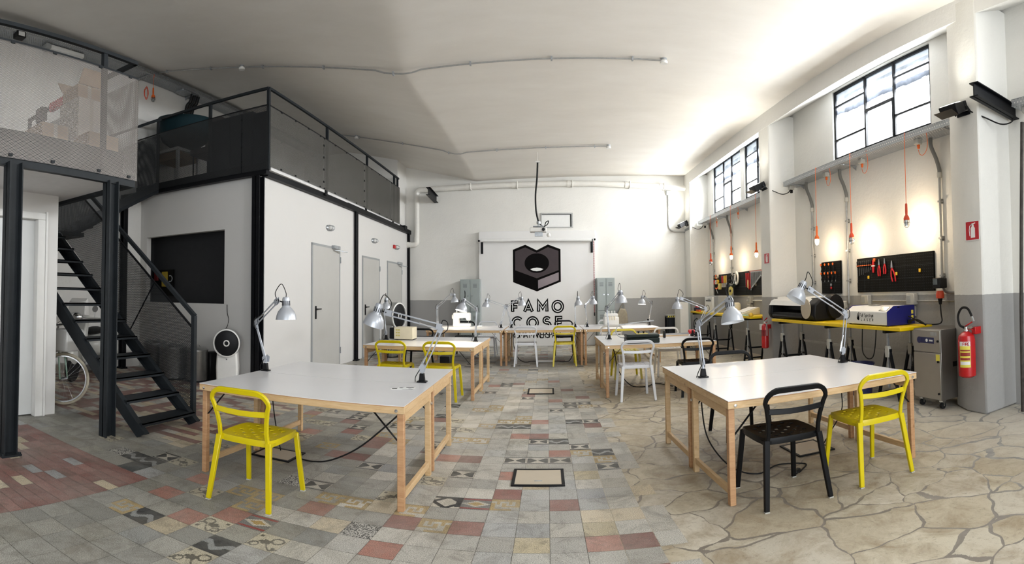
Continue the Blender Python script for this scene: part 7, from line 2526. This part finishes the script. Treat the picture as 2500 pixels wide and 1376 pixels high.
pts = smooth_path([(4.62, 4.70, .90), (4.62, 4.72, .72), (4.60, 4.78, .5), (4.58, 4.82, .3), (4.62, 4.66, .25), (4.62, 4.50, .25)], 14)
tag(G().tube(pts, [.062 + .006 * (i % 2) for i in range(len(pts))], 14).build('extraction_hose', M['black_rubber']), 'black corrugated hose between the laser machine and the steel cabinet', 'hose')
cord('power_cable', [(4.40, 5.75, .91), (4.38, 5.74, .6), (4.38, 5.68, .50), (4.38, 5.58, .47), (4.38, 5.48, .52), (4.40, 5.45, .7), (4.42, 5.45, .91)], .008, 'black cable loop hanging under the near bench')
cord('power_cable', [(4.5, 4.80, 1.02), (4.5, 4.66, 1.04), (4.55, 4.55, .97)], .010, 'black cable from the blue laser side to the steel cabinet')
cord('power_cable', [(4.55, 4.66, .90), (4.5, 4.56, .74), (4.5, 4.49, .70)], .009, 'black cable drooping behind the steel cabinet')
t = thing('bucket', 'dark blue plastic bucket under the near bench', 'bucket', (4.15, 5.45, 0))
G().lathe([(.15, 0), (.155, .02), (.19, .42), (.2, .42), (.2, .44), (.183, .44), (.148, .03), (0, .03)], (4.20, 5.55, 0), n=32, cap1=False).build('body', M['navy'], t)
G().tube(arc((4.20, 5.55, .43), .195, PI * 1.02, PI * 1.98, 14, (0, 1, 0), (-.9, 0, .25)), .005, 6).build('handle', M['galv'], t)

# things on the far bench
Zb = .965
t = thing('desktop_printer', 'tall white machine with a grey top on the far bench, under the tape rolls', 'machine', (4.5, 12.6, Zb))
G().box(4.26, 4.32, 11.95, 12.55, Zb, Zb + .40).build('front_frame', M['white_plastic'], t, .004)
G().box(4.32, 4.72, 11.65, 12.55, Zb, Zb + .42).build('body', M['grey_plastic'], t, .01)
G().box(4.255, 4.262, 12.05, 12.45, Zb + .28, Zb + .31).box(4.255, 4.262, 12.1, 12.3, Zb + .33, Zb + .345).build('slot', M['black_plastic'], t, weld=False)
tag(G().box(4.44, 4.56, 11.40, 11.50, Zb, Zb + .09).build('small_box', M['black_plastic'], None, .004), 'small black box on the far bench, right of the tall white machine', 'box')
t = thing('plastic_jug', 'white plastic jug on the far bench, left of the scale', 'jug', (4.5, 11.5, Zb))
G().lathe([(.09, 0), (.10, .02), (.10, .20), (.085, .24), (.05, .26)], (4.50, 10.85, Zb), n=24).build('body', M['cream_plastic'], t)
G().tube(smooth_path([(4.50, 10.95, Zb + .22), (4.50, 11.01, Zb + .2), (4.50, 11.01, Zb + .1), (4.50, 10.95, Zb + .06)], 5), .012).build('handle', M['cream_plastic'], t)
t = thing('spray_bottle', 'slim white bottle on the far bench beside the scale', 'bottle', (4.36, 10.62, Zb))
G().lathe([(.04, 0), (.042, .01), (.042, .13), (.02, .17), (.02, .19)], (4.36, 10.62, Zb), n=20).build('body', M['cream_plastic'], t)
G().lathe([(.022, 0), (.022, .03)], (4.36, 10.62, Zb + .19), n=14).build('cap', M['white'], t)
t = thing('paper_trimmer', 'pale sloping desktop device with a white plate on the far bench', 'scale', (4.45, 10.5, Zb))
G().prism([(-.22, .0), (.24, 0), (.24, .15), (.20, .16), (-.22, .03)], (4.45, 9.92, Zb), (1, 0, 0), (0, 0, 1), (0, .58, 0)).build('body', M['cream_plastic'], t, .01)
G().prism([(-.17, .05), (.18, .156), (.18, .162), (-.17, .056)], (4.45, 9.97, Zb), (1, 0, 0), (0, 0, 1), (0, .46, 0)).build('plate', M['white'], t)
G().prism([(-.20, .040), (-.175, .048), (-.175, .053), (-.20, .045)], (4.45, 10.01, Zb), (1, 0, 0), (0, 0, 1), (0, .4, 0)).build('display', M['black_plastic'], t)
t.name = 'bench_scale'
tag(G().box(4.18, 4.36, 9.55, 10.1, Zb, Zb + .008).build('green_sheet', mat('mint_sheet', (.30, .52, .42, 1), .5)), 'mint green sheet at the right end of the far bench', 'sheet')
tag(G().box(4.36, 4.42, 9.95, 10.05, Zb, Zb + .03).build('small_block', M['ochre'], None, .004), 'small brown block beside the mint green sheet', 'block')
t = thing('glue_bottle', 'dark bottle with a red cap at the left end of the far bench', 'bottle', (4.35, 13.0, Zb))
G().box(4.25, 4.36, 13.25, 13.55, Zb, Zb + .10).build('body', M['navy'], t, .012)
G().box(4.27, 4.33, 13.3, 13.5, Zb + .10, Zb + .14).build('cap', M['red_tool'], t, .008)
G().box(4.20, 4.26, 12.9, 13.2, Zb, Zb + .05).build('tray', M['orange'], t, .006)
t.name = 'tool_caddy'
t['label'], t['category'] = 'small navy caddy with a red top at the left end of the far bench', 'caddy'
cord('power_cable', [(4.40, 10.6, .92), (4.36, 10.8, .75), (4.40, 10.95, .60), (4.45, 11.2, .62), (4.5, 11.5, .9)], .009, 'black cable looping under the far bench')
